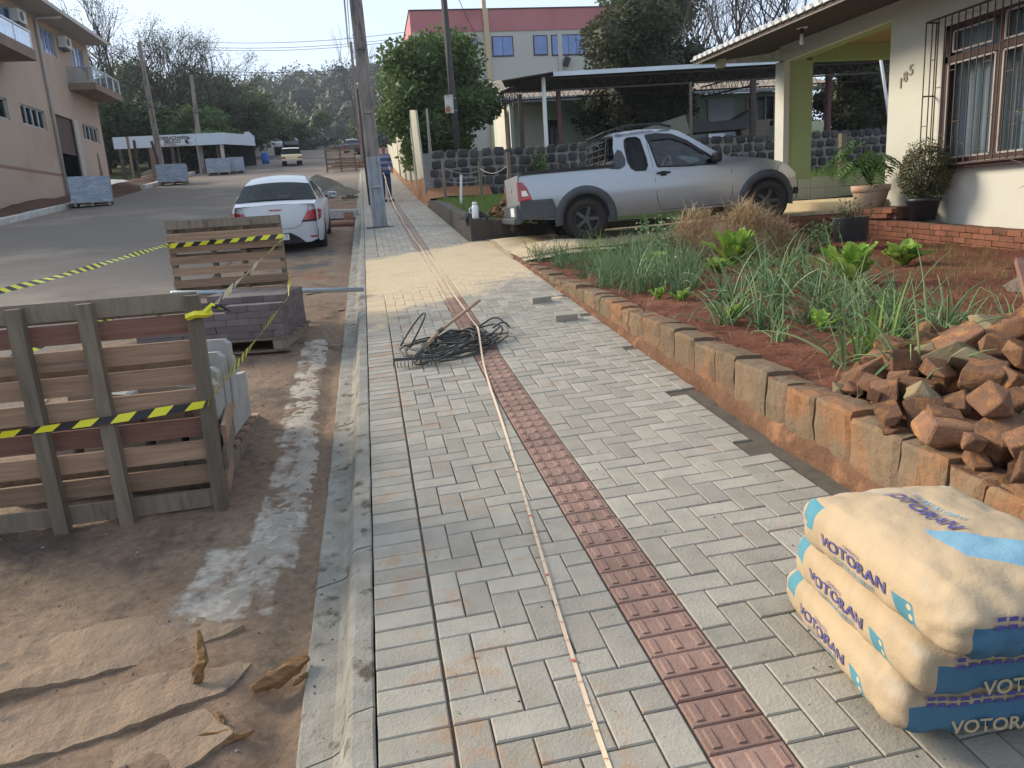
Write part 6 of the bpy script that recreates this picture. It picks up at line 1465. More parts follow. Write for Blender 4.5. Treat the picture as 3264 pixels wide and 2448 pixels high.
sedan('dark grey car parked behind the grey one at the crest', (-8.1, 95, zroad(-9, 95)-.05), math.atan(.11), mat('dark grey car paint', (.10, .10, .11), .4, coat=.7), R(-84), full=False)
sedan('white car coming over the crest in the middle of the road', (.3, 116, zroad(0, 116)-.95), 0, M['white'], R(-90), full=False)
sedan('black car parked on the right just below the crest', (-.95, 80, zroad(-1, 80)-.02), math.atan(.11), mat('black car paint', (.02, .022, .03), .35, coat=.8), R(90), full=False)
# ------------------------------------------------------------------ poles and wires
def conc_pole(label, x, y, h, lean=(0, 0), w0=.30, w1=.17, zb=None, name='utility_pole', web=True, up='concP', split=None):
    z = zb if zb is not None else zwalk(x, y); t = thing(name, label, 'utility pole', (x, y, z-.05), 0)
    n = 14; H = h
    def sec(k): return lp(w0, w1, k)
    for nm, a, b, m in ((('shaft_foot', 0, split, 'concB'), ('shaft', split, 1, up)) if split else (('shaft', 0, 1, up),)):
        mb = MB()
        for s_ in (-1, 1):            # two flanges
            for (q0, q1) in ((a, b),):
                w_a, w_b = sec(q0), sec(q1); za, zb_ = H*q0, H*q1
                vs = []
                for (zz_, ww) in ((za, w_a), (zb_, w_b)):
                    ox, oy = lean[0]*zz_/H, lean[1]*zz_/H
                    for (px, py) in ((s_*ww/2, -ww*.38), (s_*(ww/2-ww*.19), -ww*.38), (s_*(ww/2-ww*.19), ww*.38), (s_*ww/2, ww*.38)): vs.append((px+ox, py+oy, zz_))
                f = [(0, 1, 5, 4), (1, 2, 6, 5), (2, 3, 7, 6), (3, 0, 4, 7), (0, 3, 2, 1), (4, 5, 6, 7)]
                if s_ > 0: f = [q[::-1] for q in f]
                mb.add(vs, f)
        for (zz_, ww, z2, w2) in ((H*a, sec(a), H*b, sec(b)),):   # web
            vs = []
            for (z_, w_) in ((zz_, ww), (z2, w2)):
                ox, oy = lean[0]*z_/H, lean[1]*z_/H
                for (px, py) in ((-w_*.33, -w_*.26), (w_*.33, -w_*.26), (w_*.33, w_*.26), (-w_*.33, w_*.26)): vs.append((px+ox, py+oy, z_))
            mb.add(vs, [(0, 1, 5, 4), (1, 2, 6, 5), (2, 3, 7, 6), (3, 0, 4, 7), (4, 5, 6, 7)])
        z_ = H*a+.9
        while z_ < H*b:               # crosspieces of the recessed face
            k = z_/H; w_ = sec(k); mb.box((lean[0]*k, lean[1]*k-w_*.30, z_), (w_*.66, w_*.14, .05)); z_ += 1.25
        obj(nm, mb, M[m], t)
    return t
conc_pole('big tapered concrete utility pole standing in the paving, pale at its foot', .22, 17.0, 9.5, (-.08, 0), .315, .19, split=.16, up='concP')
mb = MB(); mb.box((0, 0, .004), (.60, .34, .012)); tag(obj('base_plate', mb, M['dark'], loc=(.22, 17.0, zwalk(.2, 17)-.006)), 'dark gap in the paving round the foot of the concrete pole', 'paving gap')
t = obj('iron_post', MB().tube([(.08, 24.3, zwalk(.1, 24.3)-.1), (.03, 24.3, zwalk(0, 24.3)+3.4)], .045, 8), M['darkst'], smooth=True); tag(t, 'thin dark iron post standing just behind the big concrete pole', 'post')
conc_pole('far concrete pole with a white painted foot behind the iron post', -.02, 60, 8.5, (0, 0), .30, .18, zb=zwalk(0, 60), up='concP')
conc_pole('bare concrete pole left of the tyre shop sign', -12.0, 50.3, 8.0, (-.15, 0), .36, .20, zb=zroad(-12, 50), up='concP')
conc_pole('shorter concrete pole standing before the right end of the tyre shop', -11.3, 58.6, 6.7, (.2, 0), .36, .2, zb=zroad(-11, 58), up='concP')
# wooden pole with meter box
t = thing('wooden_pole', 'slim dark wooden pole with a rusty meter box behind the black stone wall', 'utility pole', (3.1, 25.6, 1.0))
mb = MB(); mb.tube([(0, 0, -.4), (-.06, 0, 3), (-.14, 0, 9)], [.125, .11, .085], 12); obj('shaft', mb, mat('dark pole wood', (.085, .078, .075), .9, (.055, .05, .05), 3, 5, .4, 12, stretch=(4, 4, .6)), t, True)
mb = MB(); mb.box((-.20, -.12, 2.52), (.26, .12, .52)); mb.prism([(-.14, 0), (.14, 0), (.12, .04), (-.12, .04)], .14, 'y', (-.20, -.19, 2.78)); o = obj('meter_box', mb, mat('rusty white box', (.60, .58, .54), .6, (.45, .42, .38), 2, 3, c3=(.30, .12, .05), s3=3.4, th3=.5), t)
mb = MB(); mb.tube([(-.16, -.13, 2.8), (-.12, -.14, 4.5), (-.15, -.12, 8)], .018, 6); mb.tube([(-.1, -.13, 2.25), (-.04, -.14, 1.4), (.0, -.13, .3)], .02, 6); obj('conduit', mb, M['wire'], t)
for z in (2.35, 2.72): mb = MB(); mb.tube([(-.06+.125*math.cos(a), .125*math.sin(a), z) for a in [i/12*6.283 for i in range(13)]], .008, 4); obj('strap', mb, M['railm'], t)
# lattice ladder post
t = thing('lattice_post', 'narrow pale lattice mast at the corner of the black stone wall', 'mast', (1.86, 22.55, .6)); mb = MB()
for x, y in ((0, 0), (.12, 0), (.06, .1)): mb.tube([(x, y, -.2), (.06+(x-.06)*.25, .04, 2.45)], .010, 4)
for i in range(9): z = .1+i*.26; k = 1-.75*z/2.45; mb.tube([(.06-.06*k, 0, z), (.06+.06*k, 0, z+.13), (.06-.06*k, 0, z+.26)], .006, 4)
obj('frame', mb, M['pipeW'], t)
# overhead cables
def cable(pts_, sag, r, label, m='wire'):
    mb = MB()
    for (a, b) in pts_:
        a = Vector(a); b = Vector(b); mb.tube([a.lerp(b, i/16)-Vector((0, 0, sag*4*(i/16)*(1-i/16))) for i in range(17)], r, 4)
    return tag(obj('overhead_cable', mb, M[m]), label, 'overhead cable')
cable([((.14, 17, 9.0), (-.1, 60, 12.6)), ((.0, 17, 9.0), (-.25, 60, 12.6)), ((.02, 17, 8.8), (-.2, 60, 12.4))], 1.0, .022, 'bundle of cables running along the street from the big concrete pole')
cable([((-14, 72, 15.9), (6, 66, 15.0)), ((-14, 72, 15.5), (6, 66, 14.6)), ((-14, 72, 15.3), (6, 66, 14.4))], .5, .02, 'highest set of cables crossing the street')
cable([((-11.5, 58.6, 11.1), (6, 70, 13.4)), ((-11.5, 58.6, 10.9), (6, 70, 13.1))], .5, .02, 'middle pair of cables crossing the street')
cable([((-14.2, 47.0, 7.6), (-.1, 60, 7.7))], .5, .018, 'lowest cable crossing the street before the far trees')
cable([((-14.1, 44.0, 8.6), (-13.0, 50.3, 10.8)), ((-12.6, 50.3, 7.8), (-11.5, 58.6, 9.2))], .3, .016, 'cable hanging from the tan building to the poles')
cable([((3.0, 25.5, 8.0), (8, 49.9, 10.6))], .4, .014, 'thin cable from the wooden pole to the red topped building')

# ------------------------------------------------------------------ person
def skinned(name, pts, edges, rad, m, parent, sub=1):
    me = bpy.data.meshes.new(name); me.from_pydata(pts, edges, []); o = bpy.data.objects.new(name, me); sc.collection.objects.link(o)
    md = o.modifiers.new('s', 'SKIN'); 
    for i, r_ in enumerate(rad): me.skin_vertices[0].data[i].radius = r_ if isinstance(r_, tuple) else (r_, r_)
    me.skin_vertices[0].data[0].use_root = True
    sb = o.modifiers.new('d', 'SUBSURF'); sb.levels = sub; sb.render_levels = sub
    dg = bpy.context.evaluated_depsgraph_get(); m2 = bpy.data.meshes.new_from_object(o.evaluated_get(dg)); bpy.data.objects.remove(o); m2.materials.clear(); m2.materials.append(m); m2.shade_smooth(); m2.name = name
    return inst(name, m2, parent)
def add_skin_layer(me):
    if not me.skin_vertices: bm = bmesh.new(); bm.from_mesh(me); bm.verts.layers.skin.verify(); bm.to_mesh(me); bm.free()
def skinned(name, pts, edges, rad, m, parent, sub=1):
    me = bpy.data.meshes.new(name); bm = bmesh.new(); lay = bm.verts.layers.skin.verify(); vs = [bm.verts.new(p) for p in pts]
    for i, r_ in enumerate(rad): vs[i][lay].radius = r_ if isinstance(r_, tuple) else (r_, r_); vs[i][lay].use_root = (i == 0)
    for a, b in edges: bm.edges.new((vs[a], vs[b]))
    bm.to_mesh(me); bm.free(); o = bpy.data.objects.new(name, me); sc.collection.objects.link(o)
    o.modifiers.new('s', 'SKIN'); sb = o.modifiers.new('d', 'SUBSURF'); sb.levels = sub; sb.render_levels = sub
    dg = bpy.context.evaluated_depsgraph_get(); m2 = bpy.data.meshes.new_from_object(o.evaluated_get(dg)); bpy.data.objects.remove(o); m2.materials.clear(); m2.materials.append(m); m2.shade_smooth(); m2.name = name
    return inst(name, m2, parent)
pr = thing('person', 'man in a blue striped jumper and dark jeans holding the measuring tape', 'person', (.64, 25.2, zwalk(.64, 25.2)), R(195))
# local: faces +y after rotation he looks towards the camera and down
P0 = [(0, 0, .95), (0, 0, 1.10), (0, .01, 1.25), (0, .0, 1.40), (0, .02, 1.49), (0, .05, 1.56), (0, .07, 1.64), (0, .075, 1.72),
      (-.09, 0, .90), (-.10, .02, .52), (-.11, -.02, .12), (-.11, .10, .04), (.09, 0, .90), (.11, .04, .52), (.12, .03, .12), (.12, .15, .04),
      (-.17, 0, 1.42), (-.22, .0, 1.16), (-.20, .14, .98), (-.17, .20, .93), (.17, 0, 1.42), (.23, .0, 1.16), (.20, .10, .95), (.16, .18, .90)]
E0_ = [(0, 1), (1, 2), (2, 3), (3, 4), (4, 5), (5, 6), (6, 7), (0, 8), (8, 9), (9, 10), (10, 11), (0, 12), (12, 13), (13, 14), (14, 15), (3, 16), (16, 17), (17, 18), (18, 19), (3, 20), (20, 21), (21, 22), (22, 23)]
R0 = [(.13, .095), (.125, .09), (.14, .10), (.13, .09), .055, .055, (.078, .095), (.07, .085), .08, .055, .038, .035, .08, .055, .038, .035, .055, .042, .034, .036, .055, .042, .034, .036]
skinned('body', P0, E0_, R0, M['skin'], pr, 2)
mb = MB()
for s_ in (-1, 1):
    base = Vector(P0[19] if s_ < 0 else P0[23])
    for k in range(4): mb.tube([base+Vector(((k-1.5)*.016, .02, -.01)), base+Vector(((k-1.5)*.018, .045, -.04)), base+Vector(((k-1.5)*.017, .035, -.075+.006*abs(k-1.5)))], [.009, .008, .006], 5)
    mb.tube([base+Vector((-s_*.03, .01, 0)), base+Vector((-s_*.045, .03, -.03)), base+Vector((-s_*.03, .05, -.05))], [.010, .008, .006], 5)
obj('hands', mb, M['skin'], pr, True)
stripe = new_mat('striped jumper'); t_ = stripe.node_tree; N = t_.nodes; L_ = t_.links; b_ = N["Principled BSDF"]; b_.inputs["Roughness"].default_value = .9
co = N.new("ShaderNodeTexCoord"); sx = N.new("ShaderNodeSeparateXYZ"); L_.new(co.outputs["Object"], sx.inputs[0]); mm = N.new("ShaderNodeMath"); mm.operation = 'MULTIPLY'; mm.inputs[1].default_value = 5.6; L_.new(sx.outputs[2], mm.inputs[0])
fr = N.new("ShaderNodeMath"); fr.operation = 'FRACT'; L_.new(mm.outputs[0], fr.inputs[0]); gt = N.new("ShaderNodeMath"); gt.operation = 'GREATER_THAN'; gt.inputs[1].default_value = .55; L_.new(fr.outputs[0], gt.inputs[0])
mi = N.new("ShaderNodeMix"); mi.data_type = 'RGBA'; mi.inputs[6].default_value = (.055, .065, .17, 1); mi.inputs[7].default_value = (.20, .24, .40, 1); L_.new(gt.outputs[0], mi.inputs[0]); L_.new(mi.outputs[2], b_.inputs["Base Color"])
idx = [0, 1, 2, 3, 16, 17, 18, 20, 21, 22]; mp = {a: i for i, a in enumerate(idx)}
skinned('jumper', [P0[i] for i in idx], [(mp[a], mp[b]) for a, b in E0_ if a in mp and b in mp], [tuple(q+.022 for q in R0[i]) if isinstance(R0[i], tuple) else R0[i]+.02 for i in idx], stripe, pr, 2)
idx = [0, 8, 9, 10, 12, 13, 14]; mp = {a: i for i, a in enumerate(idx)}
skinned('jeans', [P0[i] for i in idx], [(mp[a], mp[b]) for a, b in E0_ if a in mp and b in mp], [tuple(q+.012 for q in R0[i]) if isinstance(R0[i], tuple) else R0[i]+.016 for i in idx], M['jean'], pr, 2)
mb = MB(); mb.lathe([(.09, 0), (.094, .03), (.08, .085), (.04, .115), (.005, .12)], 14, (0, .045, 1.665)); obj('hair', mb, M['dark'], pr, True)
for s_ in (-1, 1):
    mb = MB(); mb.box((s_*.115, .09 if s_ < 0 else .12, .035), (.09, .27, .075)); o = obj('shoe', mb, M['black'], pr); md = o.modifiers.new('b', 'BEVEL'); md.width = .03; md.segments = 2
mb = MB(); mb.box((0, .155, 1.63), (.022, .03, .04)); mb.box((0, .145, 1.585), (.05, .012, .010)); obj('nose', mb, M['skin'], pr)
mb = MB(); [mb.box((s_*.032, .150, 1.655), (.018, .008, .010)) for s_ in (-1, 1)]; obj('eyes', mb, M['dark'], pr)
mb = MB(); mb.lathe([(.068, 0), (.062, .035)], 14, (0, .02, 1.47)); obj('collar', mb, mat('bright blue collar', (.03, .16, .5), .8), pr, True)

# ------------------------------------------------------------------ leaning cement slab fence on the clay bank
fs = thing('slab_fence', 'tall pale fence of stained cement slabs leaning along the sidewalk', 'fence', (1.75, 26, 1.2))
tops = [(23.6, 3.15, 26.3, 3.52), (26.4, 2.95, 29.4, 3.45), (29.5, 3.0, 33, 3.55), (33.1, 3.3, 38, 3.9), (38.1, 3.6, 44, 4.2), (44.1, 4.0, 52, 4.9)]
for (ya, za, yb, zb_) in tops:
    lo = lambda y: zwalk(1.7, y)+interp(y, [23, 27, 34, 60], [.62, .40, .08, .05]); mb = MB()
    n = 6; vs = []
    for i in range(n+1):
        y = lp(ya, yb, i/n); zt = lp(za, zb_, i/n)
        for (x, z) in ((1.74, lo(y)), (1.66, zt), (1.72, zt), (1.80, lo(y))): vs.append((x+.01*mn.noise((y, z, 0)), y, z))
    mb.add(vs, [(4*i+a, 4*i+4+a, 4*i+5+a, 4*i+1+a) for i in range(n) for a in range(3)]+[(0, 1, 2, 3), (4*n+3, 4*n+2, 4*n+1, 4*n)]); obj('fence_slab', mb, M['fenceS'], fs, world=True)
for y in (26.35, 29.45, 33.05, 38.05): mb = MB(); mb.box((1.70, y, zwalk(1.7, y)+1.3), (.09, .12, 2.7)); obj('fence_post', mb, M['fenceS'], fs, world=True)
mb = MB(); vs = []; ys_ = frange(21.6, 62, .5)
for y in ys_:
    h = interp(y, [21.6, 23, 27, 34, 62], [.2, .75, .5, .16, .1])
    for (x, dz) in ((1.60, -.08), (1.66+.05*mn.noise((y, 0, 0)), h*.5), (1.72+.04*mn.noise((y*2, 3, 0)), h), (2.3, h+.05), (3.5, h)): vs.append((x, y, zwalk(1.6, y)+dz))
mb.add(vs, [(5*i+a, 5*i+a+1, 5*i+a+6, 5*i+a+5) for i in range(len(ys_)-1) for a in range(4)]); struct('clay_bank', mb, M['clayface'], smooth=True)

# ------------------------------------------------------------------ things in the parking strip farther up
mb = MB()
def heap(cx, cy, rx, ry, h, m, label, cat, name, zf, seed=0, n=26):
    mb = MB(); vs = []; K = 12
    for k in range(K+1):
        r_ = 1-k/K
        for i in range(n):
            a = 2*math.pi*i/n; x = cx+rx*r_*math.cos(a)*(1+.12*mn.noise((math.cos(a)*2, math.sin(a)*2, seed))); y = cy+ry*r_*math.sin(a)
            vs.append((x, y, zf(x, y)-.02+h*(1-r_)**1.0*(1-.25*(1-r_)**2)+h*.12*mn.noise((x*2, y*2, seed))*(1-r_*.6)))
    mb.add(vs, [(k*n+i, k*n+(i+1) % n, (k+1)*n+(i+1) % n, (k+1)*n+i) for k in range(K) for i in range(n)]); return tag(obj(name, mb, m, smooth=True), label, cat)
heap(-2.0, 35.5, 1.25, 1.6, .95, M['gsand'], 'heap of grey gravelly sand in the parking strip beyond the white car', 'sand heap', 'sand_heap', zroad)
heap(-1.1, 33.0, .9, 1.2, .45, M['gsand'], 'lower heap of dark sand towards the kerb', 'sand heap', 'sand_heap', zroad, 3)
for k in range(7): 
    mb = MB(); mb.box((0, 0, .05), (.20, .10, .08)); tag(obj('loose_paver', mb, M['pav2'], loc=(-.85+.14*(k % 4), 30.0+.25*(k//4), zroad(-.8, 30)+(.06 if k > 4 else 0)), rot=(0, 0, k*.9)), 'grey paver lying in a loose pile at the foot of the low sand heap', 'paver', 'loose pavers by the sand heap')
mb = MB(); mb.box((0, 0, .12), (1.3, .5, .22)); tag(obj('concrete_slab', mb, M['conc'], loc=(-1.9, 31.0, zroad(-1.9, 31)), rot=(R(3), 0, R(4))), 'pale flat concrete trough lying before the grey sand heap', 'concrete slab')
mb = MB(); mb.lathe([(.02, 0), (.22, .02), (.24, .14), (.10, .26), (.03, .28)], 12); tag(obj('plastic_bag', mb, M['paper'], loc=(-1.95, 31.2, zroad(-1.9, 31)+.22)), 'knotted white plastic bag lying on the concrete trough', 'plastic bag')
mb = MB(); mb.box((0, 0, .10), (1.25, .5, .22)); tag(obj('concrete_slab', mb, M['conc'], loc=(-.95, 22.6, zroad(-1, 22.6)+.05), rot=(R(4), R(2), R(-3))), 'pale concrete slab lying right of the white car mirror', 'concrete slab')
mb = MB(); mb.box((0, 0, .10), (.24, .22, .2)); tag(obj('timber_block', mb, M['woodR'], loc=(-.55, 21.6, zroad(-.5, 21.6)+.05), rot=(0, 0, .2)), 'short brown timber block near the slab by the kerb', 'timber block')
mb = MB(); mb.tube([(-1.6, 20.6, zroad(-1.6, 20.6)+.07), (-.4, 20.4, zroad(-.4, 20.4)+.07)], .07, 8); tag(obj('log', mb, M['woodR']), 'brown log lying across the parking strip', 'log')
t = thing('upright_pallet', 'small far pallet standing on edge before a pile of boards up the street', 'pallet', (-1.4, 51.0, zroad(-1.4, 51)), 0, 'wooden pallets standing on edge')
for i in range(5): board(t, (0, 0, .25+i*.27), (1.9, .03, .15), M['wood'])
for x in (-.9, 0, .9): mb = MB(); mb.box((0, 0, .7), (.1, .1, 1.4)); obj('post', mb, M['woodO'], t, loc=(x, -.06, 0))
for k in range(6): mb = MB(); mb.box((0, 0, 0), (2.6, .25, .08)); tag(obj('timber_board', mb, M['wood'], loc=(-.9+.1*k, 52.5+.4*(k % 2), zroad(-1, 52.5)+.2+.10*k), rot=(0, .02*k, .05*k)), 'board in the pile stacked behind the far pallet', 'board', 'boards piled behind the far pallet')
t = thing('traffic_cone', 'small orange and white traffic cone standing on the far kerb', 'traffic cone', (-.3, 54, zwalk(0, 54)-.1)); mb = MB(); mb.lathe([(.17, 0), (.15, .04), (.05, .6), (.03, .62)], 12); obj('cone', mb, M['redlamp'], t, True); mb = MB(); mb.lathe([(.135, .18), (.095, .38)], 12); obj('band', mb, M['plate'], t, True)
mb = MB(); mb.box((0, 0, .0), (.35, .25, .012)); tag(obj('broken_tile', mb, M['fibre'], loc=(-.78, 10.4, zbay(-.7, 10.4)+.01), rot=(.05, 0, .3)), 'small flat grey shard lying on the dirt by the gutter', 'shard')
mb = MB(); mb.box((0, 0, 0), (.30, .03, .02)); tag(obj('stick', mb, M['woodG'], loc=(-.48, 7.2, zbay(-.5, 7.2)+.01), rot=(0, 0, -.5)), 'dark stick lying across the rut beside the paver stack', 'stick')
# ------------------------------------------------------------------ tan building on the left
BX = -14.3; by0, by1 = 27.0, 47.9
tb = thing('apartment_building', 'two storey tan building with balconies and a roller shutter on the left', 'building', (BX, 34, 1.5))
def WB(name, mb, m, parent=None, smooth=False): return obj(name, mb, M[m], parent or tb, smooth, world=True)
# facade with openings: built from vertical strips
wins = [(37.55, 40.1, 5.13, 5.98, 4), (44.88, 47.3, 5.23, 6.04, 4), (33.9, 36.3, 5.12, 5.97, 3), (41.4, 43.05, 8.88, 10.0, 3), (45.27, 46.95, 8.92, 10.0, 3), (37.2, 39.8, 8.6, 9.95, 4), (29.5, 32, 5.1, 5.95, 4), (33.2, 35, 8.8, 10, 3), (28.5, 30.5, 8.8, 10, 3)]
holes = [[(a, c), (b, c), (b, d), (a, d)] for a, b, c, d, n in wins]+[[(41.0, 1.2), (43.9, 1.2), (43.9, 6.05), (41.0, 6.05)]]
mb = MB(); skin([(by0, -2), (by1, -2), (by1, 10.4), (by0, 10.4)], holes, 4.0, lambda y, z: (BX, y, z), mb, flip=False); 
mb.v = [tuple(v) for v in mb.v]; WB('front_wall', mb, 'tanwall')
for h in holes:
    mb = MB()
    for i in range(4): a, b = h[i], h[(i+1) % 4]; mb.add([(BX, a[0], a[1]), (BX, b[0], b[1]), (BX-.16, b[0], b[1]), (BX-.16, a[0], a[1])], [(0, 1, 2, 3)])
    WB('reveal', mb, 'tanwall')
mb = MB(); mb.box((BX-5, by1-.06, 4.2), (9.9, .12, 12.4)); mb.box((BX-5, by0+.06, 4.2), (9.9, .12, 12.4)); mb.box((BX-10, (by0+by1)/2, 4.2), (.12, by1-by0, 12.4)); WB('end_wall', mb, 'tanwall')
mb = MB(); mb.box((BX-1.4, (by0+by1)/2, 4), (.05, by1-by0-1, 12)); WB('inner_wall', mb, 'dark')
for (a, b, c, d, n) in wins:
    t = MB(); t.box((BX-.10, (a+b)/2, c+.03), (.08, b-a, .06)); t.box((BX-.10, (a+b)/2, d-.03), (.08, b-a, .06)); t.box((BX-.10, a+.03, (c+d)/2), (.08, .06, d-c)); t.box((BX-.10, b-.03, (c+d)/2), (.08, .06, d-c))
    for i in range(1, n): t.box((BX-.10, a+(b-a)*i/n, (c+d)/2), (.07, .07, d-c))
    wf = WB('window', t, 'railm'); mb = MB(); mb.box((-.11, (a+b)/2-34, (c+d)/2-1.5), (.01, b-a-.08, d-c-.08)); obj('pane', mb, M['glassb'] if c > 8 else M['glassd'], wf)
mb = MB(); mb.box((BX-.14, 42.45, 5.15), (.05, 2.9, 1.75)); sh = WB('roller_shutter', mb, 'shutter')
for i in range(14): mb = MB(); mb.box((-.105, 42.45-34, 4.33+i*.122-1.5), (.02, 2.86, .10)); obj('slat', mb, M['shutter'], sh)
mb = MB(); mb.box((BX+.02, 43.85, 3.9), (.08, .55, 4.3)); WB('door_jamb', mb, 'pipeW')
mb = MB(); mb.box((BX+.008, (by0+40.95)/2, 3.16), (.012, 40.95-by0, .12)); mb.box((BX+.008, (44.2+by1)/2, 3.16), (.012, by1-44.2, .12)); WB('stripe', mb, 'tanband')
mb = MB(); mb.tube([(BX+1.15, 41.0, 10.22), (BX+.12, 40.9, 10.2), (BX+.10, 40.87, 9.9), (BX+.10, 40.87, 2.1)], .07, 10); WB('downpipe', mb, 'pipeW', smooth=True)
# eave
mb = MB(); mb.box((BX+.58, (by0+47.0)/2-.0, 10.36), (1.25, 47.6-by0, .05)); mb.box((BX+1.22, (by0+47)/2, 10.42), (.10, 47.7-by0, .18)); WB('eave', mb, 'pipeW')
mb = MB(); mb.add([(BX+1.25, by0-.5, 10.46), (BX+1.25, 47.9, 10.46), (BX-5, 47.9, 12.2), (BX-5, by0-.5, 12.2), (BX-11, 47.9, 10.46), (BX-11, by0-.5, 10.46)], [(0, 1, 2, 3), (3, 2, 4, 5), (1, 4, 2)]); WB('roof', mb, 'fibre')
for (ya, yb, z0, z1) in ((43.9, 48.25, 7.52, 7.86), (30.5, 36.75, 7.48, 7.90)):
    mb = MB(); mb.box((BX+.66, (ya+yb)/2, (z0+z1)/2), (1.28, yb-ya, z1-z0)); bl = WB('balcony', mb, 'slabB')
    mb = MB(); mb.box((1.22, (ya+yb)/2-34, (z1+8.62)/2-1.5), (.012, yb-ya-.08, 8.5-z1)); mb.box((.66, ya+.05-34, (z1+8.62)/2-1.5), (1.1, .012, 8.5-z1)); obj('glass_panel', mb, M['gbalc'], bl)
    mb = MB(); mb.bar((1.22, ya-34, 8.62-1.5), (1.22, yb-34, 8.62-1.5), .06); mb.bar((0, ya+.05-34, 8.62-1.5), (1.22, ya+.05-34, 8.62-1.5), .06)
    for k in range(5): y = ya+.05+(yb-ya-.1)*k/4-34; mb.bar((1.22, y, z1-1.5), (1.22, y, 8.62-1.5), .045)
    obj('railing', mb, M['railm'], bl)
for (y, z) in ((43.85, 10.0), (38.6, 9.95)):
    mb = MB(); mb.box((BX+.22, y, z-.28), (.36, .80, .52)); ac = WB('ac_unit', mb, 'acw'); mb = MB(); mb.tube([(.41, y-.1-34, z-.28-1.5), (.42, y-.1-34, z-.28-1.5)], .19, 16); obj('fan_grille', mb, M['acD'], ac); mb = MB(); mb.box((.15, y-34, z-.60-1.5), (.3, .7, .04)); obj('bracket', mb, M['acD'], ac)
# kerb stones, dug earth and wrapped pallets along the left side
lk = thing('kerb', 'broken line of white kerb stones along the left side of the road', 'kerb', (-11.8, 40, 2))
for (a, b) in ((18, 21), (21.1, 24), (24.1, 26.5), (27.3, 29.7), (29.9, 33), (33.1, 36.2), (45.2, 47.6), (47.7, 50.0), (53.2, 55.8), (55.9, 58.4)):
    mb = MB(); mb.bar((-11.85+rnd.uniform(-.08, .08), a, zroad(-11.8, a)+.05), (-11.85+rnd.uniform(-.08, .08), b, zroad(-11.8, b)+.05), .26, .26); obj('kerb_stone', mb, M['kerbW'], lk, world=True)
mb = MB(); mb.grid(frange(-14.4, -11.9, .25), frange(14, 62, .5), lambda x, y: zroad(-11.8, y)-.05+(.34+.22*mn.noise((x*.9, y*.5, 0)))*math.sin(math.pi*min(1, max(0, (-11.9-x)/2.6)))+.05*mn.noise((x*3, y*3, 0))-(.25 if 40.6 < y < 44.2 else 0)); struct('verge', mb, M['dirtdark'], smooth=True)
def wrapped(label, x, y, rz, w_=1.35, d=1.1, h=.95):
    t = thing('wrapped_pallet', label, 'wrapped pallet', (x, y, zroad(x, y)), rz, 'pallets of pavers wrapped in grey film')
    for k in (-1, 0, 1): mb = MB(); mb.box((k*w_*.42, 0, .06), (.12, d, .12)); obj('runner', mb, M['woodG'], t)
    mb = MB(); mb.box((0, 0, .13), (w_, d, .03)); obj('deck', mb, M['woodG'], t)
    mb = MB(); n = 12
    vs = []
    for k in range(7):
        z = .15+(h-.15)*k/6
        for i in range(4*n):
            s_ = i//n; q = (i % n)/n; a = [(-1, -1), (1, -1), (1, 1), (-1, 1)]; p0, p1 = a[s_], a[(s_+1) % 4]; px, py = lp(p0[0], p1[0], q)*w_/2, lp(p0[1], p1[1], q)*d/2
            e = .022*mn.noise((px*4, py*4, z*9+x)); vs.append((px*(1+e), py*(1+e), z))
    mb.add(vs, [(k*4*n+i, k*4*n+(i+1) % (4*n), (k+1)*4*n+(i+1) % (4*n), (k+1)*4*n+i) for k in range(6) for i in range(4*n)]+[tuple(6*4*n+i for i in range(4*n))]); obj('film', mb, M['film'], t); return t
wrapped('large film wrapped pallet before the roller shutter door', -10.9, 33.9, R(14), 1.45, 1.2, 1.15)
wrapped('film wrapped pallet before the concrete pole left of the sign', -10.7, 47.0, R(8), 1.55, 1.2, 1.1)
wrapped('film wrapped pallet left of the pair under the tyre shop', -9.5, 54.8, R(6), 1.5, 1.2, 1.05)
wrapped('film wrapped pallet right of the pair under the tyre shop', -8.5, 55.6, R(10), 1.0, 1.1, 1.05)
heap(-14.6, 49.6, 1.6, 1.3, .5, M['paper'], 'crumpled pale plastic sheeting lying beside the tan building corner', 'plastic sheeting', 'plastic_sheet', zroad, 7)
heap(-14.5, 63, 2.2, 2, .8, M['gsand'], 'heap of rubble under the tyre shop roof', 'rubble heap', 'rubble_heap', lambda x, y: zroad(-11.8, y), 9)
for k, (x, y, h, ln, lab) in enumerate(((-14.3, 46.5, 3.3, -.2, 'thick grey timber post at the corner of the tan building'), (-14.0, 51.5, 2.7, 0, 'white banded timber post left of the tyre shop'), (-13.3, 50.0, 2.5, .06, 'thin dark leaning post left of the tyre shop'), (-13.0, 52.6, 2.0, 0, 'short tan timber post behind the leaning concrete pole'), (-11.9, 49.9, 2.4, -.35, 'dark leaning stub beside the first concrete pole'), (-12.8, 59.0, 2.4, 0, 'tan post under the middle of the sign'), (-10.1, 59, 2.4, -.1, 'tan post right of the tyre shop'))):
    mb = MB(); mb.bar((x, y, zroad(-11.8, y)-.1), (x+ln, y, zroad(-11.8, y)+h), .24 if k in (0, 3) else .13); tag(obj('timber_post', mb, M['woodO'] if k not in (2, 4) else M['darkst']), lab, 'post')
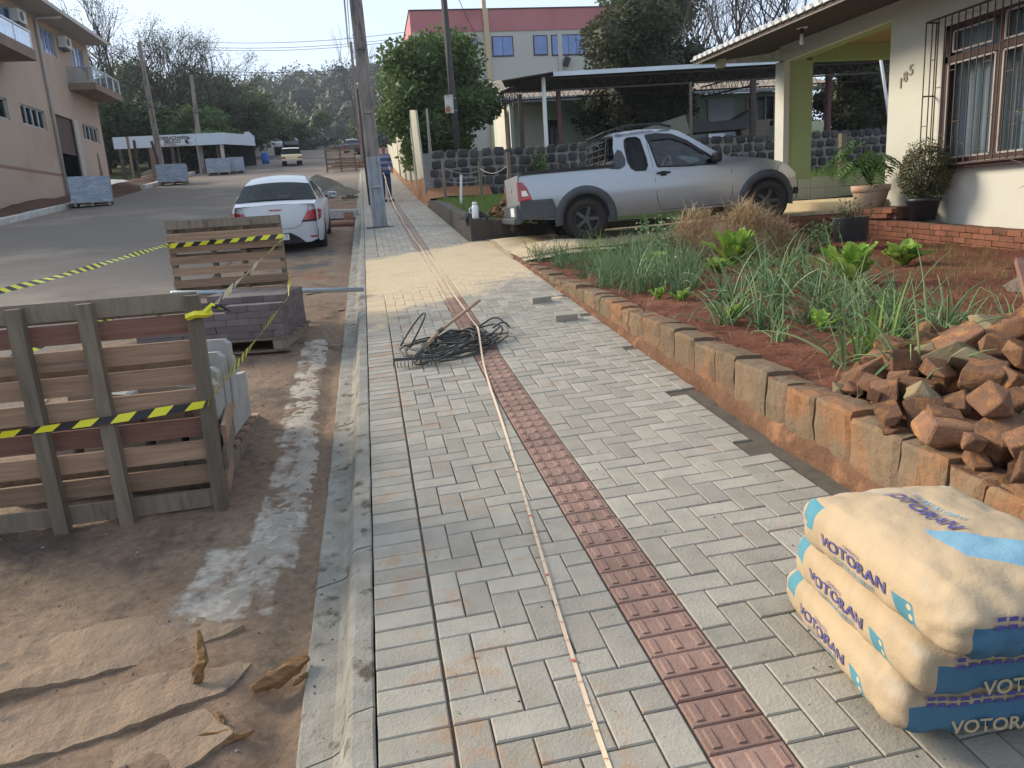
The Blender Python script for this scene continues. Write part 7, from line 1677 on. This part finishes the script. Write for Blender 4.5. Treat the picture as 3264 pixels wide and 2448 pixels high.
# ------------------------------------------------------------------ tyre shop
ks = thing('tyre_shop', 'open tyre repair shop with a pale ribbed fascia and a painted sign', 'shop', (-13, 58, 4.0))
def WK(name, mb, m, parent=None): return obj(name, mb, m if not isinstance(m, str) else M[m], parent or ks, world=True)
mb = MB(); mb.box((-13.05, 57.97, 6.40), (7.3, .05, .78)); fa = WK('fascia', mb, 'blueW'); mb = MB()
for i in range(36): mb.box((-16.6+i*.2, 57.935, 6.40), (.03, .03, .76))
WK('rib', mb, 'blueW'); mb = MB(); mb.add([(-9.4, 58.0, 6.01), (-8.4, 66, 6.6), (-8.4, 66, 7.4), (-9.4, 58.0, 6.79)], [(0, 1, 2, 3)]); mb.add([(-9.45, 58.05, 6.01), (-8.45, 66, 6.6), (-8.45, 66, 7.4), (-9.45, 58.05, 6.79)], [(3, 2, 1, 0)]); WK('side_fascia', mb, 'blueW')
mb = MB(); mb.add([(-16.7, 58, 6.5), (-9.4, 58, 6.5), (-8.4, 66, 6.9), (-16.7, 66, 6.9), (-16.7, 58, 6.45), (-9.4, 58, 6.45), (-8.4, 66, 6.85), (-16.7, 66, 6.85)], [(0, 1, 2, 3), (7, 6, 5, 4)]); WK('roof', mb, 'metald')
mb = MB(); mb.box((-12.6, 66, 5.5), (8.2, .1, 2.6)); WK('back_wall', mb, 'dark')
for x in (-16.4, -13.0, -9.7): mb = MB(); mb.box((x, 58.2, 5.0), (.22, .22, 2.4)); WK('post', mb, 'pipeW' if x > -10 else 'retain')
mb = MB(); mb.box((-13.05, 57.90, 6.40), (2.45, .02, .64)); sg = WK('sign', mb, mat('sign board', (.50, .56, .60), .5))
sgk = mat('sign dark paint', (.03, .035, .05), .6)
lettering('BORRACHARIA', .30, sgk, sg, (.20, -.13, 2.57), (R(90), 0, 0), .006); lettering('BELICO', .33, sgk, sg, (.15, -.13, 2.33), (R(90), 0, 0), .006); lettering('99112-2262', .16, mat('sign red paint', (.35, .10, .10), .6), sg, (-.05, -.13, 2.14), (R(90), 0, 0), .002)
for s_ in (-1, 1):
    mb = MB(); c = s_*1.0+.12; mb.tube([(c, -.13, 2.30), (c, -.14, 2.30)], .15, 14); mb.tube([(c+.12, -.13, 2.5), (c+.12, -.14, 2.5)], .08, 10); obj('sign_emblem', mb, sgk, sg)
t = thing('road_sign', 'grey back of an octagonal road sign under the trees', 'road sign', (-8.9, 66, zroad(-9, 66))); mb = MB(); mb.tube([(0, 0, -.1), (0, 0, 2.3)], .035, 6); obj('post', mb, M['pipeG'], t); mb = MB(); mb.prism(circ((0, 2.3), .38, 8, R(22.5), R(382.5)), .03, 'y', (0, -.05, 0)); obj('sign_plate', mb, M['metalw'], t)
t = thing('street_name_sign', 'thin post with a small street name plate before the tyre shop', 'street sign', (-11.0, 56.5, zroad(-11, 56))); mb = MB(); mb.tube([(0, 0, -.1), (-.05, 0, 2.5)], .03, 6); obj('post', mb, M['pipeG'], t); mb = MB(); mb.box((-.25, 0, 2.35), (.6, .02, .16)); obj('name_plate', mb, M['blueW'], t)
mb = MB(); mb.lathe([(.30, 0), (.31, .3), (.31, .85), (.29, .9)], 14); tag(obj('plastic_drum', mb, M['bdrum'], loc=(-8.0, 68, zroad(-9, 68)), smooth=True), 'blue plastic drum standing on the verge under the trees', 'drum')
mb = MB(); mb.box((0, 0, 0), (3.4, .12, 1.5)); tag(obj('white_wall', mb, M['kerbW'], loc=(-10.6, 84, zroad(-9, 84)+.9), rot=(0, 0, R(10))), 'low white wall beside the grey parked car near the crest', 'wall')
# ------------------------------------------------------------------ house at the crest
t = thing('white_house', 'small white walled house with a low tiled roof beyond the crest', 'house', (-1.5, 128, 10.0))
mb = MB(); mb.box((1.6, 0, .4), (2.2, 5, 2.6)); obj('wall', mb, M['kerbW'], t); mb = MB(); mb.box((-3, 1, 1.0), (5, 5, 2.4)); obj('wall', mb, M['fibre'], t); mb = MB(); mb.add([(-3.2, -3.5, 1.6), (3.2, -3.5, 1.6), (3.2, 3.5, 1.6), (-3.2, 3.5, 1.6), (-1, 0, 2.8), (1, 0, 2.8)], [(0, 1, 5, 4), (1, 2, 5), (2, 3, 4, 5), (3, 0, 4)]); obj('roof', mb, M['trunk'], t)
# ------------------------------------------------------------------ red topped building
py = 50.0
pb = thing('apartment_block', 'large pale building with a faded red parapet and blue windows behind the trees', 'building', (10, py, 4))
def WP(name, mb, m, parent=None): return obj(name, mb, M[m], parent or pb, world=True)
mb = MB(); mb.box((10.3, py+6, 7.3), (13.1, 12, 7.7)); mb.box((10.3, py+6, 4), (13.1, 12, 4)) if False else None; WP('wall', mb, 'beigeB')
mb = MB(); mb.box((10.28, py+6, 11.78), (13.2, 12.1, 1.27)); pa = WP('parapet', mb, 'pink'); mb = MB(); mb.box((.28, 6, 8.44), (13.3, 12.2, .06)); obj('coping', mb, M['darkst'], pa)
mb = MB(); mb.box((8.37, py-.1, 7.8), (.30, .26, 9.3)); mb.box((8.30, py-.12, 13.4), (.24, .24, 3.4)); WP('pilaster', mb, 'tanB')
mb = MB(); mb.box((13.05, py-.04, 7.0), (.28, .10, 8)); WP('downpipe', mb, 'beigeB')
for (x0, x1, z0, z1, n) in ((7.0, 7.72, 10.22, 10.74, 1), (8.72, 9.98, 9.7, 10.8, 2), (11.38, 12.2, 9.7, 10.8, 1), (12.55, 14.65, 9.65, 10.8, 4), (15.1, 15.9, 9.7, 10.8, 1)):
    for q in range(n):
        a = x0+(x1-x0)*q/n; b = x0+(x1-x0)*(q+1)/n
        if q == 0: mbw = MB(); mbw.box(((x0+x1)/2, py-.02, (z0+z1)/2), (x1-x0+.10, .06, z1-z0+.10)); wf = WP('window', mbw, 'darkst')
        mb = MB(); mb.box(((a+b)/2-10, -.06, (z0+z1)/2-4), (b-a-.03, .03, z1-z0-.03)); obj('pane', mb, M['glassb'], wf)
mb = MB(); mb.box((4.55, py-.2, 10.45), (.46, .42, .46)); ac = WP('ac_unit', mb, 'acw'); mb = MB(); mb.box((-5.45, -.42, 6.45), (.36, .02, .34)); obj('fan_grille', mb, M['acD'], ac)
mb = MB(); mb.box((13.4, py-.25, 9.2), (.35, .3, .5), (0, .4, 0)); WP('floodlight', mb, 'black')
mb = MB(); mb.lathe([(1.0, 0), (1.05, .45), (1.0, .5)], 20, (3.7, py+2.2, 10.2)); mb.lathe([(1.0, 0), (1.05, .45), (1.0, .5)], 20, (3.5, py+3, 7.6)); WP('round_canopy', mb, 'tanB')
mb = MB(); mb.box((3.72, py+5, 8), (.06, 7, 7)); WP('side_wall', mb, 'pink')
# ------------------------------------------------------------------ neighbour's house
nh = thing('mint_house', 'low mint green house with a corrugated fibre cement roof behind the stone wall', 'house', (12, 31, 1.2))
def WN(name, mb, m, parent=None): return obj(name, mb, M[m], parent or nh, world=True)
mb = MB(); mb.box((12.6, 33.6, 2.7), (13.0, 5.0, 3.2)); WN('wall', mb, 'wallM')
mb = MB(); mb.box((5.75, 32, 2.7), (.12, 2, 3.2)); mb.box((6.9, 30.98, 3.0), (.9, .1, 2.2)); WN('porch_wall', mb, 'wallH')
mb = MB(); mb.box((5.82, 30.2, 2.6), (.14, .14, 3.2)); WN('porch_post', mb, 'wpost')
mb = MB(); mb.box((7.6, 31.05, 2.5), (.7, .06, 2.1)); WN('glass_door', mb, 'glassd'); mb = MB(); [mb.box((7.3+.2*i, 31.0, 2.5), (.04, .05, 2.1)) for i in range(4)]; WN('door_frame', mb, 'frameR')
mb = MB(); n = 230; vs = []
for i in range(n+1):
    x = 4.9+15.0*i/n; w_ = .035*math.sin(i*2*math.pi/3.0)
    vs += [(x, 30.0, 4.30+w_), (x, 35.5, 5.85+w_)]
mb.add(vs, [(2*i, 2*i+2, 2*i+3, 2*i+1) for i in range(n)]); mb.add([(4.9, 30, 4.26), (19.9, 30, 4.26), (19.9, 35.5, 5.80), (4.9, 35.5, 5.80)], [(3, 2, 1, 0)]); rf = WN('roof', mb, 'fibre')
mb = MB(); mb.box((12.4, 29.95, 4.22), (15.0, .14, .12)); WN('gutter', mb, 'metalw')
for (a, b) in ((16.1, 18.9),):
    mbw = MB(); mbw.box(((a+b)/2, 31.06, 3.5), (b-a, .04, 1.25)); wf = WN('window', mbw, 'glassd'); mb = MB()
    for i in range(8): mb.box((a+(b-a)*i/7-12, -.0, 2.3), (.05, .05, 1.25))
    for z in (2.93, 1.68, 1.95): mb.box(((a+b)/2-12, -.0, z), (b-a, .05, .05))
    obj('frame', mb, M['wpost'], wf)
mb = MB(); mb.box((14.9, 31.02, 3.35), (1.15, .06, 1.5)); WN('shutter_panel', mb, 'blueW')
# carport
cp = thing('carport', 'long metal carport roof on rusty lattice trusses beside the black stone wall', 'carport', (10, 25, .8))
def WC(name, mb, m, parent=None): return obj(name, mb, M[m], parent or cp, world=True)
mb = MB(); n = 160; vs = []
for i in range(n+1): x = 5.2+13.5*i/n; w_ = .02*(1 if (i//2) % 2 else -1); vs += [(x, 23.9, 4.02+.018*(x-5)+w_), (x, 29.2, 4.40+.018*(x-5)+w_)]
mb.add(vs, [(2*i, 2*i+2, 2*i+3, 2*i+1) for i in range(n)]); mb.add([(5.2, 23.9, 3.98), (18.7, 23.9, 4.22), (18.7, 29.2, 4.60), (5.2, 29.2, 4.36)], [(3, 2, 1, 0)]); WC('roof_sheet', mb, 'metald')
mb = MB(); mb.bar((5.6, 23.88, 4.06), (18.7, 23.88, 4.30), .04, .13); WC('front_flashing', mb, 'metalw')
mb = MB(); mb.bar((4.5, 24.3, 3.9), (6.0, 23.9, 4.03), 1.2, .03); WC('bent_sheet', mb, 'darkst')
def truss(a, b, h, m='darkst'):
    mb = MB(); a = Vector(a); b = Vector(b); L = (b-a).length; n = max(4, int(L/.42)); dz = Vector((0, 0, -h)); mb.bar(a, b, .045); mb.bar(a+dz, b+dz, .045)
    for i in range(n): p = a.lerp(b, i/n); q = a.lerp(b, (i+.5)/n); r_ = a.lerp(b, (i+1)/n); mb.tube([p, q+dz, r_], .012, 4)
    return WC('truss', mb, m)
truss((5.0, 24.1, 3.95), (18.7, 24.1, 4.15), .34); truss((5.0, 27.6, 4.2), (18.7, 27.6, 4.4), .34); truss((5.0, 24.1, 3.9), (5.0, 28, 4.15), .42); truss((10.6, 24.1, 3.9), (10.6, 28.5, 4.2), .36); truss((12.9, 24.1, 3.95), (12.9, 28.5, 4.2), .36)
for (x, y, m, r_, zt) in ((4.95, 24.15, 'darkst', .075, 3.55), (5.68, 23.95, 'wpost', .065, 4.0), (6.3, 24.6, 'redpost', .08, 3.7), (10.5, 24.0, 'woodO', .05, 3.7), (12.7, 24.1, 'darkst', .10, 3.75), (16.1, 25.2, 'redpost', .11, 4.2)):
    mb = MB(); mb.tube([(x, y, .3), (x, y, zt)], r_, 10); WC('post', mb, m)
# dark trailer under the carport
t = thing('trailer', 'dark sided farm trailer with a faded green side parked under the carport', 'trailer', (11.5, 25.5, 1.9))
mb = MB(); mb.prism([(-.55, .35), (1.55, .40), (1.75, 1.05), (1.1, .72), (.2, .68), (-.75, .95)], .9, 'y', (0, -.5, 0)); obj('body', mb, M['boatd'], t)
mb = MB(); mb.prism([(-1.9, .05), (-.62, .32), (-.80, .93), (-2.3, .55)], .05, 'y', (0, -.6, 0)); obj('side_panel', mb, M['green2'], t)
mb = MB(); mb.box((.3, 0, .12), (2.6, .9, .12)); mb.box((1.2, 0, -.2), (.12, .9, .6)); mb.box((-.6, 0, -.2), (.12, .9, .6)); mb.bar((-1.2, -.3, .1), (1.6, -.3, .0), .08); obj('frame', mb, M['darkst'], t)
mb = MB(); mb.box((.35, -.52, .22), (.6, .03, .12)); obj('number_plate', mb, M['metalw'], t)
for x in (-.4, 1.3): mb = MB(); mb.tube([(x, -.45, -.25), (x, -.25, -.25)], .30, 16); obj('wheel', mb, M['rubber'], t)
mb = MB(); mb.prism([(1.75, -.3), (2.6, -.3), (2.65, .75), (1.5, .55)], .4, 'y', (0, 0, 0)); tag(obj('sheet_stack', mb, M['woodG'], loc=(11.5, 25.6, 1.9)), 'grey weathered boards stacked beside the dark trailer', 'boards')
for k in range(4): mb = MB(); mb.bar((13.6+.18*k, 24.6, 1.0), (14.4+.18*k, 25.0, 2.5), .10, .03); tag(obj('leaning_board', mb, M['woodG']), 'grey board leaning under the window of the mint house', 'board', 'boards leaning under the window')
heap(9.2, 21.4, 1.3, .5, 1.55, M['paper'], 'pale crumpled tarpaulin over a heap behind the pickup bonnet', 'tarpaulin', 'tarpaulin', lambda x, y: zyard(x, y)-.3, 12)
mb = MB(); mb.tube([(16.6, 22.4, 1.5), (16.2, 22.6, 4.0)], .05, 6); tag(obj('white_pole', mb, M['wpost']), 'thin white pole leaning beside the maroon post seen through the porch', 'pole')
mb = MB(); mb.tube([(17.6, 22.1, .3), (17.6, 22.1, 3.0)], .09, 8); tag(obj('concrete_post', mb, M['kerbW']), 'short white post rising behind the stone wall seen through the porch', 'post')
heap(20.5, 26, 2.5, 1.5, 2.1, M['brick'], 'heap of red roof tiles behind the stone wall seen through the porch', 'tile heap', 'tile_heap', lambda x, y: 1.0, 14)
for x in (13.2, 14.7): mb = MB(); mb.bar((x-.6 if x < 14 else x, 19, .3), (x-.6 if x < 14 else x, 19, 1.5), .16); tag(obj('fence_post', mb, M['woodO']), 'old timber post in the tall grass, left of the two seen through the porch' if x < 14 else 'old timber post in the tall grass, right of the two seen through the porch', 'fence post')
# ------------------------------------------------------------------ trees
def leafcloud(mb, blobs, n, size, r2, shell=.55, flat=.0, core=0):
    """blobs: (centre, radii); n leaves per unit; leaves are small folded quads"""
    tot = sum(b[1][0]*b[1][1]*b[1][2] for b in blobs)**1.0
    wts = [(b[1][0]*b[1][1]*b[1][2])**.67 for b in blobs]; S_ = sum(wts)
    for b, w_ in zip(blobs, wts):
        c, rad = b; k = int(n*w_/S_); tone = r2.random()
        if core:      # dense inner foliage as one rough body, dark tone painting the crown's inner shade
            vs = []
            for i in range(5):
                for j in range(8):
                    th = math.pi*(i+.5)/5; a = 2*math.pi*j/8; v = Vector((math.sin(th)*math.cos(a), math.sin(th)*math.sin(a), math.cos(th))); q_ = core*(1+.25*mn.noise(v*2+Vector(c))); vs.append((c[0]+v.x*rad[0]*q_, c[1]+v.y*rad[1]*q_, c[2]+v.z*rad[2]*q_))
            mb.add(vs, [(i*8+j, i*8+(j+1) % 8, (i+1)*8+(j+1) % 8, (i+1)*8+j) for i in range(4) for j in range(8)]+[tuple(range(8))[::-1], tuple(32+j for j in range(8))], .1)
        for _ in range(k):
            v = Vector((r2.gauss(0, 1), r2.gauss(0, 1), r2.gauss(0, 1))).normalized(); rr = shell+(1-shell)*r2.random()**.6; rr *= 1+.22*mn.noise(v*2.3+Vector(c))
            p = Vector((c[0]+v.x*rad[0]*rr, c[1]+v.y*rad[1]*rr, c[2]+v.z*rad[2]*rr))
            q = (v*.5+Vector((r2.gauss(0, 1), r2.gauss(0, 1), r2.gauss(0, .8)))).normalized(); s_ = q.orthogonal().normalized()
            if r2.random() < .5: s_ = q.cross(s_)
            L = size*r2.uniform(.6, 1.3); va = min(1, max(0, tone*.5+r2.random()*.55))
            mb.add([p, p+q*L*.5+s_*L*.32, p+q*L, p+q*L*.5-s_*L*.32], [(0, 1, 2, 3)], va)
    return mb
def branching(mb, p, d, L, r, depth, r2, spread=.5, up=.15, tips=None, kids=(2, 3), seg=3, thin=.62):
    pts = [p]; q = p.copy(); dd = d.copy()
    for i in range(seg):
        dd = (dd+Vector((r2.gauss(0, .10), r2.gauss(0, .10), up*.3))).normalized(); q = q+dd*L/seg; pts.append(q.copy())
    mb.tube(pts, [r*(1-.35*i/seg) for i in range(seg+1)], 6 if r > .06 else (4 if r > .02 else 3), 0, False)
    if depth == 0:
        if tips is not None: tips.append(q)
        return
    for k in range(r2.randint(*kids)):
        a = r2.uniform(0, 6.28); o = dd.orthogonal().normalized(); o2 = dd.cross(o); e = (o*math.cos(a)+o2*math.sin(a)); s_ = spread*r2.uniform(.6, 1.3)
        nd = (dd*math.cos(s_)+e*math.sin(s_)+Vector((0, 0, up))).normalized(); st = pts[-1] if k < 2 else pts[r2.randint(1, seg)]
        branching(mb, st, nd, L*r2.uniform(.62, .88), r*thin*r2.uniform(.85, 1.1), depth-1, r2, spread, up, tips, kids, seg, thin)
def leafy(name, label, loc, blobs, n, size, lm, trunk_h, tr_, seed, group=None, shell=.5, limbs=5):
    r2 = random.Random(seed); t = thing(name, label, 'tree', loc, 0, group); mb = MB(); leafcloud(mb, blobs, n, size, r2, shell, core=.62); obj('crown', mb, M[lm], t)
    mb = MB(); mb.tube([(0, 0, -.6), (.05, 0, trunk_h*.5), (0, 0, trunk_h)], [tr_*1.2, tr_, tr_*.8], 8)
    for b in sorted(blobs, key=lambda b: -b[1][0])[:limbs]:
        c = Vector(b[0]); s_ = Vector((0, 0, trunk_h*.8)); mb.tube([s_, s_.lerp(c, .5)+Vector((0, 0, -.1)), c], [tr_*.55, tr_*.35, tr_*.12], 5, 0, False)
    obj('trunk', mb, M['trunk'], t, True); return t
def blobset(R_, H, z0, k, seed, rr=(.3, .5)):
    r2 = random.Random(seed); bs = [((0, 0, z0+H/2), (R_*.72, R_*.72, H*.42))]
    for _ in range(k):
        a = r2.uniform(0, 6.28); h = r2.random(); q = R_*.72*math.sin(math.pi*(.15+.7*h))*r2.uniform(.7, 1.22); s_ = R_*r2.uniform(*rr); bs.append(((q*math.cos(a), q*math.sin(a), z0+H*(.12+.76*h)), (s_, s_, s_*.85)))
    return bs
leafy('round_tree', 'round bushy bright topped green tree behind the pale slab fence', (2.75, 28.3, 1.3), blobset(2.45, 4.5, .35, 34, 3, (.15, .40)), 18000, .17, 'leaf1', 2.0, .16, 3)
leafy('dark_tree', 'broad dark olive tree standing behind the carport', (10.6, 30.4-1.0, 1.3), blobset(2.75, 5.9, .5, 30, 5, (.25, .42)), 20000, .16, 'leaf2', 2.4, .22, 5)
leafy('tall_tree', 'tall green tree rising behind the right end of the red topped building', (19.6, 52, 5), blobset(4.4, 8.0, 5.2, 26, 8, (.26, .42)), 15000, .26, 'leaf1', 6, .35, 8)
leafy('dark_shrub_tree', 'dense dark tree seen through the open porch', (20.6, 29.0, 1.0), blobset(2.6, 4.6, .7, 18, 9, (.3, .45)), 12000, .16, 'leaf2', 2, .2, 9)
leafy('hedge_tree', 'low leafy tree behind the far end of the slab fence', (4.2, 46, 3.2), blobset(2.5, 3.2, .3, 14, 10), 6000, .24, 'leaf1', 1.5, .15, 10)
leafy('dark_tree', 'dark tree on the right of the far road behind the poles', (6.5, 92, 8.5), blobset(5, 6, .5, 16, 31), 7000, .42, 'leafD', 3, .3, 31)
# left mass: individual trees, shared meshes
protos = []
for k, (R_, H, n, lm) in enumerate(((4.2, 6.0, 8000, 'leafD'), (3.6, 5.2, 7000, 'leafD'), (4.8, 7.2, 9000, 'leafD'), (3.4, 4.6, 6500, 'leaf1'))):
    protos.append(leafy('broadleaf_tree', 'x', (0, 0, 0), blobset(R_, H, 1.0, 20, 20+k, (.26, .42)), n, .36, lm, 2.4, .25, 50+k))
left = [(-27, 70, 0, 1.0, 'dark green tree behind the left end of the tyre shop'), (-21.5, 72, 2, 1.0, 'large dark tree behind the tyre shop sign'), (-17, 74, 1, 1.15, 'dark tree behind the middle of the tyre shop'), (-13.3, 72, 3, 1.1, 'green tree over the right end of the tyre shop'), (-24, 82, 2, 1.2, 'tall dark tree in the second row behind the tyre shop'),
        (-17.5, 85, 0, 1.25, 'dark tree in the second row left of the road'), (-12.3, 80, 2, 1.05, 'dark tree between the tyre shop and the white wall'), (-11.6, 92, 0, 1.0, 'dark tree beside the cars at the crest'), (-15.5, 98, 2, 1.25, 'tall dark tree farther back near the crest'), (-33, 78, 2, 1.3, 'big dark tree left behind the tan building corner'), (-31, 62, 1, 1.1, 'dark tree close behind the tan building'), (-22, 98, 2, 1.5, 'highest dark crown in the tree belt'), (-30, 100, 0, 1.6, 'far dark tree on the left skyline'), (-10.2, 104, 1, 1.0, 'last dark tree at the left of the crest'), (-12.0, 66.5, 3, .7, 'small green tree under the shop roof edge')]
for i, (x, y, k, s_, lab) in enumerate(left):
    t = protos[k] if not protos[k].get('used') else copy_tree(protos[k]); protos[k]['used'] = 1
    t.location = (x, y, zroad(-10, y)+.02*max(0, -x-13)-.4); s_ *= (.78 if y < 90 else .86); t.scale = (s_*1.15, s_*1.15, s_); t.rotation_euler = (0, 0, i*1.7); tag(t, lab, 'tree', 'trees behind the tyre shop')
    if 'used' in t.keys(): pass
for o in col.objects:
    if 'used' in o.keys(): del o['used']
# bare winter trees
def bare(label, loc, H, seed, spread=.42, n0=5, depth=5, leaves=0, r0=.22, group=None, ls=.13, kids=(2, 3), lm='leafD', lean=.45, wide=.62):
    r2 = random.Random(seed); t = thing('bare_tree', label, 'tree', loc, 0, group); mb = MB(); tips = []
    mb.tube([(0, 0, -1), (0, 0, H*.12)], [r0*1.3, r0], 8)
    for k in range(n0):
        a = 2*math.pi*k/n0+r2.uniform(-.4, .4); d = Vector((math.cos(a)*lean*r2.uniform(.5, 1.2), math.sin(a)*lean*r2.uniform(.5, 1.2), 1)).normalized(); branching(mb, Vector((0, 0, H*.10)), d, H*.27, r0*wide, depth, r2, spread, .10, tips, kids)
    obj('branches', mb, M['trunkL'], t)
    if leaves:
        mb = MB()
        for _ in range(leaves):
            p = r2.choice(tips)+Vector((r2.gauss(0, .25), r2.gauss(0, .25), r2.gauss(0, .22))); q = Vector((r2.gauss(0, 1), r2.gauss(0, 1), r2.gauss(0, 1))).normalized(); s_ = q.orthogonal().normalized(); L = ls*r2.uniform(.5, 1.2); mb.add([p, p+q*L*.5+s_*L*.35, p+q*L, p+q*L*.5-s_*L*.35], [(0, 1, 2, 3)], r2.random()*.7)
        obj('crown', mb, M[lm], t)
    return t
bare('huge spreading tree with thin remaining leaves above the tyre shop', (-20.5, 76, 6.0), 13.6, 5, .48, 9, 5, 9000, .34, kids=(2, 3), lean=.95)
bare('half bare spreading tree right of the huge one', (-14.8, 78, 6.6), 11.6, 7, .48, 8, 5, 7500, .28, lean=.9)
bare('pale leafless tree between the tan building and the huge tree', (-28, 76, 6.2), 12.0, 9, .5, 6, 5, 250, .2, lean=.7)
bare('thin pale leafless tree at the corner of the tan building', (-35, 82, 6.5), 11.5, 12, .5, 5, 5, 150, .2)
bare('reddish bare branches rising behind the pickup and carport', (20.5, 44, 3), 10.5, 14, .5, 6, 5, 0, .2, lean=.6)
bare('bare tree with tangled twigs behind the porch roof', (27.0, 48, 3), 12.5, 16, .5, 6, 5, 300, .24, lean=.6)
bare('second bare tree left of the house eave', (24.0, 52, 3.5), 13, 18, .5, 5, 5, 0, .2, lean=.5)
bare('thin leafless sapling beside the round canopy building', (-.2, 96, 9.6), 12, 21, .3, 3, 4, 60, .12, lean=.2)
# wooded hill beyond the crest: reads as one mass
r2 = random.Random(77); mb = MB(); mb2 = MB(); k = 0
for _ in range(620):
    x = r2.uniform(-110, 120); y = r2.uniform(118, 300)
    if -5 < x < 5 and y < 135: continue
    ang_ = x/y
    if ang_ > .42 or ang_ < -.55: continue
    R_ = r2.uniform(3.5, 7.0); z = hill(x, y); m_ = mb if r2.random() < .75 else mb2
    leafcloud(m_, [((x, y, z+R_*.75), (R_, R_, R_*.95))], int(230*R_/4.5), .80, r2, .62, core=.60)
tag(obj('wooded_hill', mb, M['leafF']), 'wooded hill rising beyond the crest of the road', 'woodland', kind='stuff'); tag(obj('wooded_hill', mb2, M['leafD']), 'darker evergreen patches on the wooded hill', 'woodland', kind='stuff')
for k, (x, y, s_, lab) in enumerate(((-5.5, 128, .5, 'lone round topped tree on the skyline left of the big pole'), (2.5, 140, 1.1, 'dark round tree on the skyline right behind the big pole'))):
    t = copy_tree(protos[3 if k == 0 else 0]); t.location = (x, y, hill(x, y)+(5.2 if k == 0 else 2.5)); t.scale = (s_,)*3; tag(t, lab, 'tree', 'skyline trees')
    if 'group' in t: del t['group']
# palm trunk foot and twigs at the right edge
t = thing('palm_stump', 'grey fibrous trunk base with exposed roots at the right edge of the bed', 'tree trunk', (5.35, 4.95, zsoil(5.3, 5))); mb = MB(); n = 18; vs = []
for k in range(9):
    z = k*.12-.05; rr = .17+.40*math.exp(-k*.55)
    for i in range(n): a = 2*math.pi*i/n; q = rr*(1+.20*mn.noise((math.cos(a)*3, math.sin(a)*3, k*.5))+.10*mn.noise((math.cos(a)*9, math.sin(a)*9, k*1.5))); vs.append((q*math.cos(a)+.06*k*.3, q*math.sin(a), z))
mb.add(vs, [(k*n+i, k*n+(i+1) % n, (k+1)*n+(i+1) % n, (k+1)*n+i) for k in range(8) for i in range(n)]); obj('trunk', mb, mat('fibrous grey bark', (.20, .155, .13), .95, (.10, .07, .055), 16, 6, 1, 26), t)
mb = MB(); r2 = random.Random(3)
for k in range(16): a = r2.uniform(1.5, 5.0); L = r2.uniform(.3, .62); mb.tube([(0, 0, .22), (math.cos(a)*L*.55, math.sin(a)*L*.55, .08), (math.cos(a)*L, math.sin(a)*L, -.03)], [.035, .02, .008], 5)
obj('roots', mb, mat('root bark', (.17, .125, .10), .95, (.10, .07, .055), 16, 4, .6, 30), t)
mb = MB()
for k in range(26): a = r2.uniform(2.0, 4.6); z = r2.uniform(.2, .9); L = r2.uniform(.15, .4); mb.tube([(.1, 0, z), (.1+math.cos(a)*L*.6, math.sin(a)*L*.6, z+.10), (.1+math.cos(a)*L, math.sin(a)*L, z+r2.uniform(-.1, .15))], [.010, .008, .002], 4)
obj('stubs', mb, M['rot'], t)
t = thing('overhanging_branch', 'thin twigs with a few reddish green leaves hanging before the window', 'branch', (6.4, 6.2, .25)); mb = MB(); lv = MB(); r2 = random.Random(6)
def twig(pts, r_):
    mb.tube(pts, [r_*(1-.8*i/(len(pts)-1)) for i in range(len(pts))], 4, 0, False)
main = [(.3, -.7, .25), (.2, -.3, .12), (.1, .1, -.05), (.05, .45, -.12), (.05, .8, .0), (.0, 1.15, .12), (0, 1.4, .22)]; twig(main, .014)
twig([(.3, -.7, .1), (.2, -.3, -.12), (.1, .05, -.16), (.0, .25, -.25), (0, .5, -.33)], .012); twig([(.1, -.35, -.1), (.0, -.3, -.35), (.0, -.45, -.48), (.1, -.7, -.40)], .009); twig([(.2, -.2, .0), (.05, .1, .10), (.0, .5, .28), (.0, .8, .5)], .009)
for (c, n_, sp) in (((.15, -.75, .85), 60, .17), ((.1, -.25, .05), 16, .10), ((.05, .15, .0), 14, .10), ((.0, -.55, -.15), 9, .06), ((.0, .0, .30), 8, .06), ((.0, .45, .40), 6, .06), ((.1, -.75, .35), 16, .1)):
    for _ in range(n_):
        p = Vector(c)+Vector((r2.gauss(0, sp*.6), r2.gauss(0, sp), r2.gauss(0, sp*.6))); q = Vector((r2.gauss(0, .6), r2.gauss(0, 1), r2.gauss(-.6, .5))).normalized(); s_ = q.orthogonal().normalized(); L = .075*r2.uniform(.6, 1.2); lv.add([p, p+q*L*.5+s_*L*.28, p+q*L, p+q*L*.5-s_*L*.28], [(0, 1, 2, 3)], r2.random())
twig([(.3, -.9, .6), (.15, -.75, .85), (.1, -.6, .9)], .01)
obj('twigs', mb, M['trunkL'], t); obj('leaves', lv, M['bushl'], t)
# ------------------------------------------------------------------ morning haze
mb = MB(); mb.box((0, 140, 22), (900, 560, 84))
hm_ = bpy.data.materials.new('thin morning haze'); hm_.use_nodes = True; N = hm_.node_tree.nodes; N.clear(); o_ = N.new("ShaderNodeOutputMaterial"); v_ = N.new("ShaderNodeVolumePrincipled")
v_.inputs["Color"].default_value = (.78, .86, 1, 1); v_.inputs["Density"].default_value = .00042; v_.inputs["Anisotropy"].default_value = .2; hm_.node_tree.links.new(v_.outputs[0], o_.inputs["Volume"])
tag(obj('haze', mb, hm_), kind='stuff')
